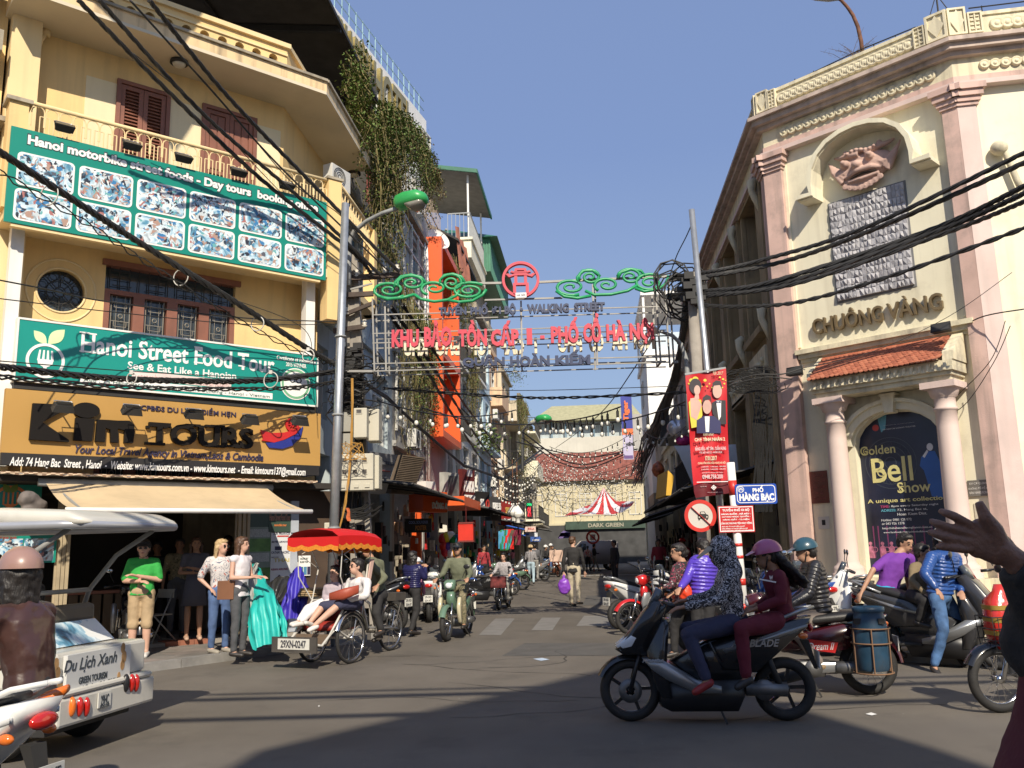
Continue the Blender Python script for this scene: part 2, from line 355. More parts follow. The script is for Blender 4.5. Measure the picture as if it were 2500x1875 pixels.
for i in range(24):
 for j in range(7):
  p=k1+kd*(-4.6+.4*i)+kn*(.33+.4*j)
  if p.x>-4.3: continue
  mb=MB();h=rr.uniform(.001,.006);q=.193
  mb.hexa([p-kd*q-kn*q+UP*(PZ-.01),p+kd*q-kn*q+UP*(PZ-.01),p+kd*q+kn*q+UP*(PZ-.01),p-kd*q+kn*q+UP*(PZ-.01),p-kd*q-kn*q+UP*(PZ+h),p+kd*q-kn*q+UP*(PZ+h),p+kd*q+kn*q+UP*(PZ+h),p-kd*q+kn*q+UP*(PZ+h)])
  mb.bd('flagstone',FM[rr.randrange(3)],lpo)
rp=sheet('pavement_right',[(2.75,100),(2.75,15.2),(3.4,12.4),(4.6,11.55),(9,10.6),(40,8.5),(60,60),(14,100)],PZ,PAVE,th=.12)
kerb('kerb_stone',(2.75,60),(2.75,15.2),rp,1,n=40);kerb('kerb_stone',(3.4,12.4),(4.6,11.55),rp,1);kerb('kerb_stone',(4.6,11.55),(9,10.6),rp,1,n=6)
kerb('kerb_stone',(2.75,15.2),(3.4,12.4),rp,1)
# ================================================================ helpers for facades
def onz(p,z): return gnd(p,z)
def onA(W,p,a):
 d=ray(p);o=W.P(a,0);t=(o-CAMP).dot(W.u)/d.dot(W.u);q=CAMP+d*t-W.o;return q.z,q.dot(W.n)
def arch(a0,a1,bs,bt,n=10):
 r=(a1-a0)/2;cx=(a0+a1)/2;return [(cx-r*cos(pi*i/n),bs+(bt-bs)*sin(pi*i/n)) for i in range(n+1)]
def wall_open(mb,W,a0,a1,b0,b1,ops,c0,c1): # ops: (a0,a1,b0,b1,arch rise)
 x=a0
 for o in sorted(ops):
  if o[0]>x: W.box(mb,x,o[0],b0,b1,c0,c1)
  if o[2]>b0: W.box(mb,o[0],o[1],b0,o[2],c0,c1)
  if o[4]: W.prism(mb,[(o[0],b1)]+arch(o[0],o[1],o[3]-o[4],o[3])+[(o[1],b1)],c0,c1)
  elif o[3]<b1: W.box(mb,o[0],o[1],o[3],b1,c0,c1)
  x=o[1]
 if x<a1: W.box(mb,x,a1,b0,b1,c0,c1)
def floodlight(W,a,b,c,label,arm=.25,tilt=.5):
 t=thing('floodlight',label,'floodlight',W.P(a,b,c),'floodlights along the shop signs')
 mb=MB();X=MTr(W.P(a,b,c))@Matrix(((W.u.x,W.n.x,0,0),(W.u.y,W.n.y,0,0),(0,0,1,0),(0,0,0,1)))@MRo(-tilt,4,'X');mb.X=X
 mb.hexa([(-.13,-.06,-.05),(.13,-.06,-.05),(.15,.05,-.07),(-.15,.05,-.07),(-.11,-.05,.05),(.11,-.05,.05),(.15,.05,.08),(-.15,.05,.08)])
 for i in range(5): mb.box((0,-.06-.004*i,-.04+.02*i),(.2,.02,.006))
 mb.bd('housing',BLKM,t)
 g=MB();g.X=X;g.box((0,.054,.005),(.26,.006,.12));g.bd('glass',mat('lamp_glass',(.06,.06,.06),.12,var=.1),t)
 b2=MB();b2.tube([W.P(a-.12,b,c+.01),W.P(a-.12,b+.1,c-.05),W.P(a+.12,b+.1,c-.05),W.P(a+.12,b,c+.01)],.008,6);b2.tube([W.P(a,b+.1,c-.05),W.P(a,b+.08,c-arm)],.012,6);b2.bd('bracket',STEEL,t)
 return t
kb=gnd(V_(450,1388),PZ);KIM=Wall((kb.x,kb.y,0),46)
kim=thing('corner_building','yellow three-storey corner building with balconies, brown shutters and shop signs','building',(KIM.o.x,KIM.o.y,0))
K0=KIM.ab(A_(95,300),0)[0]-.05
zS=KIM.ab(A_(240,195),-.4)[1]
def kc(p,z): q=onz(p,z)-KIM.o;return q.dot(KIM.u),q.dot(KIM.n)
aE1,cE1=kc(A_(700,130),zS);aE2,cE2=kc(A_(1960,568),zS)
aW=KIM.ab(A_(1705,700),-.4)[0];PW=KIM.P(aW,0,-.4)
E2=KIM.P(aE2,0,cE2)
SIDE=Wall((PW.x,PW.y,0),0)      # street side wall of this building
SL=3.2                          # its length up the street
q3=onz(A_(2185,890),zS)
cS=(E2-SIDE.o).dot(SIDE.n)
def P2(v): return (v.x,v.y)
mb=MB();sp=[P2(KIM.P(K0-.1,0,-2.5)),P2(KIM.P(K0-.1,0,cE1)),P2(E2),P2(SIDE.P(SL,0,cS)),P2(SIDE.P(SL,0,-3))]
mb.prism(sp,(0,0,zS),(1,0,0),(0,1,0),(0,0,1),.06);mb.bd('soffit',SOFF,kim)
mb=MB();mb.prism(sp,(0,0,zS+.06),(1,0,0),(0,1,0),(0,0,1),.2);mb.bd('eaves_slab',STAINY,kim)
mb=MB();o1=.04
mb.bar(KIM.P(K0-.1,zS+.285,cE1),KIM.P(aE2,zS+.285,cE2),.1,.05);mb.bar(E2+UP*(zS+.285),SIDE.P(SL,zS+.285,cS),.1,.05);mb.bd('drip_moulding',OLDW,kim)
zp=zS+.26;aPe,cP=kc(A_(1722,405),zp);bP=KIM.ab(A_(1735,300),cP)[1]
ops=[]
for (x,y) in [(545,10),(665,45),(785,80),(900,115),(1010,152),(1120,190),(1228,222),(1335,258),(1438,292),(1540,328),(1640,360)]:
 a,b=KIM.ab(A_(x,y),cP);ops.append((a-.085,a+.085,b-.13,b+.13,.085))
for i in range(1,9): ops.append((ops[0][0]-.62*i,ops[0][1]-.62*i,ops[0][2],ops[0][3],.085))
mb=MB();wall_open(mb,KIM,K0-3,aPe,zp,bP,ops,cP-.14,cP);
PS=Wall(KIM.P(aPe,0,cP),0);PS.box(mb,0,SL,zp,bP,-.14,0);mb.bd('parapet',YEL,kim)
mb=MB();KIM.box(mb,K0-3,aPe+.05,bP,bP+.09,cP-.2,cP+.06);PS.box(mb,.02,SL,bP+.001,bP+.089,-.2,.06);KIM.box(mb,K0-3,aPe,bP-.16,bP-.12,cP,cP+.03);mb.bd('coping',YELP,kim)
mb=MB();KIM.box(mb,K0-3,aPe,zp,bP-.02,cP-.5,cP-.3);mb.bd('roof_upstand',DARK,kim)
r1=KIM.rect(A_(705,470),A_(1000,1060),-.38);r2=KIM.rect(A_(1215,620),A_(1530,1110),-.38)
bt1=KIM.ab(A_(705,470),-.38)[1];bt2=KIM.ab(A_(1215,618),-.38)[1]
zB=KIM.ab(A_(80,760),.6)[1]-.1      # balcony floor about here
zb1=KIM.ab(V_(12,478),.65)[1]       # bottom of banner
mb=MB();wall_open(mb,KIM,K0,aW,zb1+.2,zS,[(r1[0],r1[1],zb1+.2,bt1,0),(r2[0],r2[1],zb1+.2,bt2,0)],-.6,-.4)
SIDE.box(mb,0,SL,zb1+.2,zS,-.2,0);mb.bd('wall',YEL,kim)
mb=MB();a0,b0=KIM.ab(A_(520,450),-.39);[KIM.box(mb,x,y,zb1+.3,b0,-.4,-.394) for x,y in((a0,r1[0]),(r1[1],r2[0]),(r2[1],r2[1]+.5))];mb.bd('faded_plaster_patch',mat('faded_plaster',(.80,.68,.44),.85,var=.04,sc=1,streak=.2,dirtc=(.5,.4,.25)),kim)
def shutter(W,a0,a1,b0,b1,c,slats=True,name='shuttered_window'):
 fr=MB();t=.07
 W.box(fr,a0,a1,b1-t,b1,c-.1,c+.03);W.box(fr,a0,a0+t,b0,b1-t,c-.1,c+.03);W.box(fr,a1-t,a1,b0,b1-t,c-.1,c+.03)
 f=fr.bd(name,BROWNW,kim);m=(a0+a1)/2
 for (x0,x1) in((a0+t+.005,m-.004),(m+.004,a1-t-.005)):
  lf=MB();s=.075;H=b1-t-.01-b0
  W.box(lf,x0,x0+s,b0,b1-t-.01,c-.05,c);W.box(lf,x1-s,x1,b0,b1-t-.01,c-.05,c)
  rails=[0,.30,.56,1] if slats else [0,.3,.6,1]
  for r in rails: y=b0+(H-s)*r;W.box(lf,x0+s,x1-s,y,y+s,c-.05,c)
  if not slats: W.box(lf,x0+s,x1-s,b0,b1-t-.01,c-.045,c-.03)
  W.box(lf,x0+s,x1-s,b0,b1-t-.01,c-.09,c-.07)
  lf.bd('shutter_leaf',BROWNW,f)
  for k in range(3):
   y0=b0+(H-s)*rails[k]+s;y1=b0+(H-s)*rails[k+1]
   if slats:
    n=int((y1-y0)/.062)
    for i in range(n):
     y=y0+(y1-y0)*(i+.5)/n;mb=MB()
     mb.hexa([W.P(x0+s,y-.028,c-.012),W.P(x1-s,y-.028,c-.012),W.P(x1-s,y+.012,c-.05),W.P(x0+s,y+.012,c-.05),W.P(x0+s,y-.02,c-.008),W.P(x1-s,y-.02,c-.008),W.P(x1-s,y+.02,c-.046),W.P(x0+s,y+.02,c-.046)])
     mb.bd('slat',BROWNW,f)
   else:
    xm=(x0+x1)/2
    for (u0,u1) in((x0+s+.02,xm-.012),(xm+.012,x1-s-.02)):
     mb=MB();W.box(mb,u0,u1,y0+.03,y1-.03,c-.03,c-.012);mb.bd('panel',BROWNW,f)
 return f
shutter(KIM,r1[0],r1[1],zb1+.25,bt1,-.38,True);shutter(KIM,r2[0],r2[1],zb1+.25,bt2,-.38,False)
mb=MB();KIM.box(mb,K0-.02,K0+.42,0,zS,-.39,-.05);mb.bd('corner_pier',YELP,kim)
mb=MB();a,b=KIM.ab(A_(215,400),-.28);mb.tube([KIM.P(a+.08,zS-.08,-.28),KIM.P(a+.03,zS-.2,-.28),KIM.P(a,zS-.35,-.28),KIM.P(a,3,-.28)],.055,10);mb.tube([KIM.P(a+.1,zS-.001,-.28),KIM.P(a+.1,zS-.1,-.28)],.085,10);mb.bd('drainpipe',YELP,kim)
for lab,p in(('round glass ceiling lamp under the yellow eaves, between the shuttered windows',A_(1075,372)),('round glass ceiling lamp under the far corner of the eaves',A_(2125,1040))):
 q=onz(p,zS-.02);t=thing('ceiling_lamp',lab,'lamp',q,'ceiling lamps under the eaves');m1=MB();m1.lathe([(.0,.02),(.15,.02),(.16,-.03),(.13,-.05)],q);m1.bd('rim',BLKM,t);m2=MB();m2.ell(q-UP*.04,(.12,.12,.06));m2.bd('shade',mat('frosted_glass',(.6,.58,.5),.3),t)
cB=.55
pL=KIM.rect(A_(62,575),A_(172,800),cB);pR0=KIM.ab(A_(1972,1100),cB)[0]
zR=KIM.ab(A_(1000,820),cB)[1]      # rail height
BE=KIM.P(pR0+.28,0,cB);BS=Wall((BE.x,BE.y,0),0)
mb=MB();fl=zb1+.1
mb.prism([P2(KIM.P(K0,0,-.5)),P2(KIM.P(K0,0,cB)),P2(BE),P2(BS.P(SL-.3,0,0)),P2(SIDE.P(SL,0,-.1)),P2(PW)],(0,0,fl),(1,0,0),(0,1,0),(0,0,1),.16)
mb.bd('balcony_slab',YELP,kim)
for W,q in((KIM,(pL[0],pL[1]-.02,fl+.16,pL[3]-.06,cB-.3,cB)),(KIM,(pR0,pR0+.28,fl-.8,zR+.02,cB-.28,cB+.002)),(BS,(SL-.6,SL-.35,fl,zR,-.25,0))): mb=MB();W.box(mb,*q);mb.bd('balcony_pier',YEL,kim)
mb=MB();KIM.box(mb,pL[0]-.05,pL[1]+.03,pL[3]-.06,pL[3],cB-.35,cB+.05);KIM.box(mb,pR0-.03,pR0+.31,zR+.02,zR+.07,cB-.31,cB+.03);mb.bd('pier_cap',OLDW,kim)
mb=MB();mb.tube([KIM.P(pL[1],zR,cB-.06),KIM.P(pR0,zR,cB-.06)],.035,8);mb.tube([BS.P(.02,zR,-.06),BS.P(SL-.6,zR,-.06)],.035,8);mb.bd('hand_rail',YELP,kim)
def loopmesh():
 mb=MB();r=.09;h=.34;n=6
 pts=[(-r,-h),(-r,-r)]+[(-r*cos(pi*i/n),-r+r*sin(pi*i/n)) for i in range(1,n)]+[(r,-r),(r,-h)]
 mb.tube([(x,0,y) for x,y in pts],.010,5,up=Vc((0,1,0)))
 d=.20;pts=[(d/2-.07,-.16),(d/2-.07,-.42)]+[(d/2-.07*cos(pi*i/n),-.42-.07*sin(pi*i/n)) for i in range(1,n)]+[(d/2+.07,-.42),(d/2+.07,-.16)]
 mb.tube([(x,.0,y) for x,y in pts],.010,5,up=Vc((0,1,0)));mb.bar((d/2,0,-.16),(d/2,0,-.5),.012);mb.bar((d/2-.07,0,-.16),(d/2+.07,0,-.16),.012);mb.bar((0,0,.0),(0,0,-.02),.01)
 return mb.bd('railing_loop',YELP)
lm=loopmesh();n=int((pR0-pL[1])/.205);first=True
def wm(W,a,b,c): return MTr(W.P(a,b,c)-kim.location)@Matrix(((W.u.x,-W.n.x,0,0),(W.u.y,-W.n.y,0,0),(0,0,1,0),(0,0,0,1)))
for i in range(n):
 M=wm(KIM,pL[1]+.12+i*(pR0-pL[1]-.1)/n,zR-.03,cB-.06)
 if first: lm.parent=kim;lm.matrix_local=M;first=False
 else: inst(lm,kim,M)
for i in range(int((SL-.9)/.205)): inst(lm,kim,wm(BS,.15+i*.205,zR-.03,-.06))
zm1=fl;zm0=2.7
rc=KIM.ab(B_(368,268),-.2);rr_=.36
gx=KIM.rect(B_(638,100),B_(1402,590),-.2);gt=KIM.ab(B_(640,110),-.2)[1]
aK=KIM.ab(B_(1900,700),-.2)[0]
mb=MB();wall_open(mb,KIM,K0,gx[0],zm0,zm1,[(rc[0]-rr_,rc[0]+rr_,rc[1]-rr_,rc[1]+rr_,.0)],-.4,-.2);wall_open(mb,KIM,gx[0],aK,zm0,zm1,[(gx[0],gx[1],zm0,gt,0)],-.4,-.2)
for qx,qy in((-1,-1),(1,-1),(1,1),(-1,1)):   # round the square opening
 pts=[(rc[0]+qx*rr_,rc[1]+qy*rr_)]+[(rc[0]+qx*rr_*cos(pi/2*i/8),rc[1]+qy*rr_*sin(pi/2*i/8)) for i in range(9)]
 if qx*qy<0: pts=pts[::-1]
 KIM.prism(mb,pts,-.4,-.202)
mb.bd('wall',YEL,kim)
mb=MB();mb.torus(KIM.P(rc[0],rc[1],-.2),KIM.n,.52,.018,40,6);mb.torus(KIM.P(rc[0],rc[1],-.2),KIM.n,.37,.02,40,6);rw=mb.bd('round_window',YELP,kim)
mb=MB();KIM.prism(mb,[(rc[0]+.38*cos(t*.3142),rc[1]+.38*sin(t*.3142)) for t in range(20)],-.42,-.36);mb.bd('pane',GLASS,rw)
mb=MB()
for R0 in(.34,.2,.08): mb.torus(KIM.P(rc[0],rc[1],-.3),KIM.n,R0,.008,30,5)
for t in range(8):
 c_,s_=cos(t*pi/4),sin(t*pi/4);mb.bar(KIM.P(rc[0]+.08*c_,rc[1]+.08*s_,-.3),KIM.P(rc[0]+.34*c_,rc[1]+.34*s_,-.3),.012)
 mb.torus(KIM.P(rc[0]+.27*cos(t*pi/4+.39),rc[1]+.27*sin(t*pi/4+.39),-.3),KIM.n,.065,.006,14,4)
mb.bd('iron_grille',BLKM,rw)
gf=MB();KIM.box(gf,gx[0]-.06,gx[1]+.08,gt-.02,gt+.08,-.42,-.14)
w4=(gx[1]-gx[0])/4;tr=gt-.42
KIM.box(gf,gx[0],gx[1],tr-.08,tr,-.3,-.2)
for i in range(5): x=gx[0]+w4*i;KIM.box(gf,max(gx[0],x-.09),min(gx[1],x+.09),zm0,tr-.08,-.3,-.195)
gd=gf.bd('grille_doors',BROWNW,kim)
mb=MB();KIM.box(mb,gx[0],gx[1],zm0,gt-.02,-.36,-.31);mb.bd('pane',GLASS,gd)
mb=MB()
for i in range(14): x=gx[0]+(gx[1]-gx[0])*(i+.5)/14;mb.bar(KIM.P(x,tr,-.25),KIM.P(x,gt-.02,-.25),.012)
for i in range(4):
 for k in range(3): x0=gx[0]+w4*i+.12;y=tr+.09+k*.12;mb.bar(KIM.P(x0,y,-.25),KIM.P(x0+w4-.24,y,-.25),.012)
mb.bd('transom_grille',BLKM,gd)
IR=mat('grille_iron',(.30,.27,.22),.5,metal=.4)
for i in range(4):
 x0=gx[0]+w4*i+.13;x1=gx[0]+w4*(i+1)-.13;xm=(x0+x1)/2;mb=MB()
 for x in(x0,x1): mb.bar(KIM.P(x,zm0,-.24),KIM.P(x,tr-.09,-.24),.014)
 for x in(xm-.07,xm+.07): mb.bar(KIM.P(x,zm0,-.24),KIM.P(x,tr-.09,-.24),.008)
 y=tr-.2
 while y>zm0+.2:
  mb.bar(KIM.P(x0,y,-.24),KIM.P(x1,y,-.24),.010);mb.bar(KIM.P(x0+.05,y-.09,-.24),KIM.P(x1-.05,y-.09,-.24),.010);mb.torus(KIM.P(xm,y-.24,-.24),KIM.n,.035,.008,12,4)
  for sx in(x0+.05,x1-.05): mb.bar(KIM.P(sx,y,-.24),KIM.P(sx,y-.09,-.24),.01)
  y-=.33
 mb.bd('door_grille',IR,gd)
for u in(75,1862): mb=MB();x,_=KIM.ab(B_(u,300),.3);KIM.box(mb,x-.08,x+.1,2.9,fl,.1,.3);mb.bd('white_post',WHITEP,kim)
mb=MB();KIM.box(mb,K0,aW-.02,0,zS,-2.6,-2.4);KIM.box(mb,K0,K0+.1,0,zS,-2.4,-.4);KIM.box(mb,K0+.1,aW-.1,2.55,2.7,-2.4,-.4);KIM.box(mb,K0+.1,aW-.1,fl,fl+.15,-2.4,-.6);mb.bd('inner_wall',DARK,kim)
nb=thing('neighbour_building','ochre wall sliver of the next house with dark cornice at the left edge','building',KIM.P(K0-2,0))
mb=MB();KIM.box(mb,K0-4,K0-.06,0,11.5,-1.5,-.25);mb.bd('wall',YEL,nb)
a,b=KIM.ab(A_(25,180),.25);mb=MB();KIM.box(mb,K0-4,a,b-.35,b,-.25,.25);mb.bd('cornice',OLDW,nb)
a,b=KIM.ab(A_(10,700),.1);mb=MB();KIM.box(mb,K0-4,a+.05,b-.08,b,-.25,.15);KIM.box(mb,K0-4,a,b-4.2,b-4.0,-.25,.15);mb.bd('string_course',OLDW,nb)
# ================================================================ signs on the corner building
GRN=mat('green_sign_vinyl',(.008,.235,.175),.35,var=.04,sc=1)
GRN2=mat('teal_sign_vinyl',(.012,.27,.22),.3,var=.04,sc=1)
def photo_mat(name,tint,sc=9,seed=0):
 m=mat(name,tint,.35);n,b=nodes(m);L=n.links;tc=n.nodes.new('ShaderNodeTexCoord')
 mp=n.nodes.new('ShaderNodeMapping');mp.inputs['Location'].default_value=(seed*3.7,seed*1.3,0);L.new(tc.outputs['Object'],mp.inputs[0])
 a=n.nodes.new('ShaderNodeTexVoronoi');a.inputs['Scale'].default_value=sc;a.feature='F1'
 nz=n.nodes.new('ShaderNodeTexNoise');nz.inputs['Scale'].default_value=4;nz.inputs['Detail'].default_value=8;nz.inputs['Distortion'].default_value=1.5;L.new(mp.outputs[0],nz.inputs[0])
 mx=n.nodes.new('ShaderNodeMix');mx.data_type='VECTOR';mx.inputs[0].default_value=.22;L.new(mp.outputs[0],mx.inputs[4]);L.new(nz.outputs[1],mx.inputs[5]);L.new(mx.outputs[1],a.inputs[0])
 r1=n.nodes.new('ShaderNodeValToRGB');e=r1.color_ramp.elements
 e[0].position=.0;e[0].color=(.02,.025,.035,1);e[1].position=1;e[1].color=(.75,.85,.9,1)
 for p,c in((.32,(.05,.07,.10,1)),(.42,(.10,.28,.42,1)),(.5,(.45,.62,.72,1)),(.58,(.72,.8,.84,1)),(.68,(.25,.3,.33,1))):
  x=e.new(p);x.color=c
 L.new(nz.outputs[0],r1.inputs[0])
 s=n.nodes.new('ShaderNodeSeparateColor');L.new(a.outputs['Color'],s.inputs[0])
 r2=n.nodes.new('ShaderNodeValToRGB');r2.color_ramp.interpolation='CONSTANT';e=r2.color_ramp.elements
 e[0].color=(.03,.035,.05,1);e[1].position=.85;e[1].color=(.75,.76,.74,1)
 for p,c in((.2,(.42,.27,.21,1)),(.38,(.05,.2,.42,1)),(.5,(.4,.16,.14,1)),(.58,(.55,.6,.62,1)),(.7,(.1,.1,.12,1)),(.78,(.15,.4,.42,1))): x=e.new(p);x.color=c
 L.new(s.outputs[0],r2.inputs[0])
 gr=n.nodes.new('ShaderNodeMath');gr.operation='GREATER_THAN';gr.inputs[1].default_value=.5;L.new(s.outputs[1],gr.inputs[0])
 o=n.nodes.new('ShaderNodeMix');o.data_type='RGBA';L.new(gr.outputs[0],o.inputs[0]);L.new(r1.outputs[0],o.inputs[6]);L.new(r2.outputs[0],o.inputs[7]);L.new(o.outputs[2],b.inputs['Base Color'])
 return m
PH=[photo_mat('printed_photo_%d'%i,(.4,.5,.6),sc,i) for i,sc in enumerate((24,20,28,22))]
def rrect(a0,a1,b0,b1,r,n=4):
 P=[]
 for cx,cy,s in((a1-r,b1-r,0),(a0+r,b1-r,1),(a0+r,b0+r,2),(a1-r,b0+r,3)):
  for i in range(n+1): t=pi/2*(s+i/n);P.append((cx+r*cos(t),cy+r*sin(t)))
 return P
def ring(mb,W,a,b,c,r0,r1,d=.006,n=40,t0=0,t1=360,sy=1):
 for i in range(n):
  x=R_(t0+(t1-t0)*i/n);y=R_(t0+(t1-t0)*(i+1)/n)
  W.prism(mb,[(a+r1*cos(x),b+sy*r1*sin(x)),(a+r1*cos(y),b+sy*r1*sin(y)),(a+r0*cos(y),b+sy*r0*sin(y)),(a+r0*cos(x),b+sy*r0*sin(x))],c,c+d)
def disc(mb,W,a,b,c,r,d=.006,n=32,sy=1): W.prism(mb,[(a+r*cos(2*pi*i/n),b+sy*r*sin(2*pi*i/n)) for i in range(n)],c,c+d)
def signbox(name,label,W,a0,a1,b0,b1,c0,c1,m,frame=None,fw=.03,cat='sign',group=None,body='panel'):
 t=thing(name,label,cat,W.P((a0+a1)/2,b0,c1),group)
 mb=MB();W.box(mb,a0,a1,b0,b1,c0,c1);mb.bd(body,m,t)
 if frame:
  mb=MB();W.box(mb,a0-fw,a0,b0-fw,b1+fw,c0,c1+.01);W.box(mb,a1,a1+fw,b0-fw,b1+fw,c0,c1+.01);W.box(mb,a0,a1,b1,b1+fw,c0,c1+.01);W.box(mb,a0,a1,b0-fw,b0,c0,c1+.01);mb.bd('frame',frame,t)
 return t
def ptext(s,W,bl,tr,c,m,par,bold=.0,shear=0,d=.004,name='lettering',**k):
 a0,b0=W.ab(bl,c);a1,b1=W.ab(tr,c);return text(name,s,W,a0,a1,b0,b1,c,d,m,par,bold,shear,**k)
c=.65;a0,b1=KIM.ab(V_(25,271),c);a1,_=KIM.ab(V_(706,437),c);_,b0=KIM.ab(V_(14,478),c);H=b1-b0
bn=signbox('photo_banner','long green banner with white headline above twelve tour photos in two rows',KIM,a0,a1,b0,b1,c-.05,c,GRN,cat='banner')
OUT=mat('dark_outline_print',(.03,.05,.06),.5)
ptext('Hanoi motorbike street foods - Day tours  booking office',KIM,A_(158,886),A_(1915,1222),c+.001,OUT,bn,.075)
ptext('Hanoi motorbike street foods - Day tours  booking office',KIM,A_(164,880),A_(1908,1227),c+.005,WHITEC,bn,.042)
cols=[((100,1000),(445,1080)),((472,1090),(795,1170)),((820,1170),(1115,1240)),((1137,1240),(1412,1310)),((1434,1300),(1690,1370)),((1712,1370),(1943,1420))]
k=0
for l,r in cols:
 x0=KIM.ab(A_(*l),c)[0];x1=KIM.ab(A_(*r),c)[0]
 for f0,f1 in((.25,.60),(.635,.965)):
  mb=MB();KIM.prism(mb,rrect(x0,x1,b1-f1*H,b1-f0*H,.07),c+.002,c+.006);ph=mb.bd('photo_border',WHITEC,bn)
  mb=MB();KIM.prism(mb,rrect(x0+.03,x1-.03,b1-f1*H+.03,b1-f0*H-.03,.06),c+.007,c+.010);mb.bd('printed_photo',PH[k%4],ph);k+=1
mb=MB();KIM.box(mb,a0+.1,a1-.1,b0-.05,b0-.003,c-.12,c-.02);mb.bd('support_rail',YELP,bn)
c=.5;a0,b1=KIM.ab(B_(118,440),c);a1,_=KIM.ab(B_(1902,655),c);_,b0=KIM.ab(B_(78,810),c);b0r=KIM.ab(B_(1895,948),c)[1];b0=(b0+b0r)/2
sg=signbox('tour_sign','teal light-box sign with fork logo reading Hanoi Street Food Tour',KIM,a0,a1,b0,b1,c-.22,c,GRN2,WHITEP,.03)
mb=MB();KIM.box(mb,a0,a1,b0-.13,b0-.031,c-.5,c-.05);mb.bd('underside_tray',BLKM,sg)
ptext('Hanoi Street Food Tour',KIM,B_(483,640),B_(1648,666),c+.003,WHITEC,sg,.022)
mb=MB()
for u,v,w_ in((508,522,44),(556,530,36),(508,634,44),(556,640,36),(1190,610,40),(1190,702,44),(1450,722,36)):
 a,b=KIM.ab(B_(u,v),c);KIM.box(mb,a-w_*.0017,a+w_*.0017,b-.012,b+.012,c+.002,c+.008)
mb.bd('serifs',WHITEC,sg)
ptext('See & Eat Like a Hanoian',KIM,B_(765,738),B_(1418,762),c+.003,WHITEC,sg,.02)
ptext('Certificate of Excellence',KIM,B_(1660,684),B_(1895,684),c+.003,WHITEC,sg,.02);ptext('2015 WINNER',KIM,B_(1716,722),B_(1838,712),c+.003,WHITEC,sg,.02)
mb=MB();x0,y0=KIM.ab(B_(480,818),c);x1,y1=KIM.ab(B_(1635,886),c);KIM.box(mb,x0,x1,y0,y1,c,c+.005);mb.bd('address_strip',WHITEC,sg)
ptext('Add : 74 Hang Bac Street at Kim Tours Building - Hanoi - Vietnam',KIM,B_(500,818),B_(1618,896),c+.007,mat('sign_grey_green',(.12,.22,.18),.5),sg,.0)
mb=MB();x0,y0=KIM.ab(B_(790,800),c);x1,y1=KIM.ab(B_(1388,808),c);KIM.box(mb,x0,x1,y0,y1,c,c+.004);mb.bd('web_strip',mat('pale_pink_strip',(.72,.60,.56),.5),sg)
ptext('www.hanoistreetfoodtour.com',KIM,B_(815,796),B_(1370,816),c+.006,mat('faded_rose_print',(.62,.42,.40),.5),sg)
lx,ly=KIM.ab(B_(272,690),c);lr=abs(KIM.ab(B_(388,700),c)[0]-lx)
mb=MB();ring(mb,KIM,lx,ly,c+.002,lr*.84,lr);mb.bd('logo_ring',WHITEC,sg)
mb=MB()
for dx in(-.72,-.24,.24,.72): KIM.prism(mb,[(lx+dx*lr*.5-.018,ly+lr*.0),(lx+dx*lr*.5+.018,ly+lr*.0),(lx+dx*lr*.42+.012,ly+lr*.6),(lx+dx*lr*.42-.012,ly+lr*.6)],c+.002,c+.007)
KIM.prism(mb,[(lx-lr*.42,ly+.02),(lx-lr*.36,ly-lr*.22),(lx-lr*.08,ly-lr*.38),(lx-lr*.12,ly-lr*.78),(lx+lr*.12,ly-lr*.78),(lx+lr*.08,ly-lr*.38),(lx+lr*.36,ly-lr*.22),(lx+lr*.42,ly+.02)],c+.002,c+.0072)
mb.bd('logo_fork',WHITEC,sg)
def leaf(mb,W,p,q,wd,c,d=.005,n=8):
 pa=W.ab(p,c);pb=W.ab(q,c);dx,dy=pb[0]-pa[0],pb[1]-pa[1];L=math.hypot(dx,dy);nx,ny=-dy/L,dx/L
 P=[(pa[0]+dx*i/n+nx*wd*L*sin(pi*i/n),pa[1]+dy*i/n+ny*wd*L*sin(pi*i/n)) for i in range(n+1)]+[(pa[0]+dx*i/n-nx*wd*L*sin(pi*i/n),pa[1]+dy*i/n-ny*wd*L*sin(pi*i/n)) for i in range(n-1,0,-1)]
 W.prism(mb,P,c,c+d)
LG=mat('pale_lime_print',(.62,.80,.42),.5)
mb=MB();leaf(mb,KIM,B_(280,590),B_(203,508),.27,c+.002);leaf(mb,KIM,B_(288,590),B_(389,504),.27,c+.002);mb.bd('logo_leaves',LG,sg)
lx,ly=KIM.ab(B_(1773,830),c);mb=MB();disc(mb,KIM,lx,ly,c+.002,.29);bd=mb.bd('award_badge',WHITEC,sg)
mb=MB();ring(mb,KIM,lx,ly,c+.009,.23,.27,.003);mb.bd('badge_ring',mat('badge_green',(.18,.42,.24),.5),bd)
mb=MB()
for s in(-1,1): ring(mb,KIM,lx+s*.06,ly+.07,c+.009,.035,.055,.003,16)
KIM.box(mb,lx-.12,lx+.12,ly-.06,ly-.04,c+.009,c+.012);KIM.box(mb,lx-.09,lx+.09,ly-.11,ly-.09,c+.009,c+.012);mb.bd('badge_mark',OUT,bd)
c=.72;GOLD=mat('gold_sign_panel',(.46,.265,.075),.45,var=.06,sc=.8,spec=.4)
a0,_=KIM.ab(B_(8,1200),c);a1,b1=KIM.ab(B_(1925,1000),c);_,b0=KIM.ab(B_(1890,1320),c);b1l=KIM.ab(B_(40,865),c)[1];b1=(b1+b1l)/2
ks=signbox('gold_shop_sign','gold shop sign with raised black lettering reading Kim Tours over a black address strip',KIM,a0,a1,b0,b1,c-.12,c,GOLD)
LB=mat('raised_black_letter',(.009,.007,.006),.6,var=.1,spec=.2)
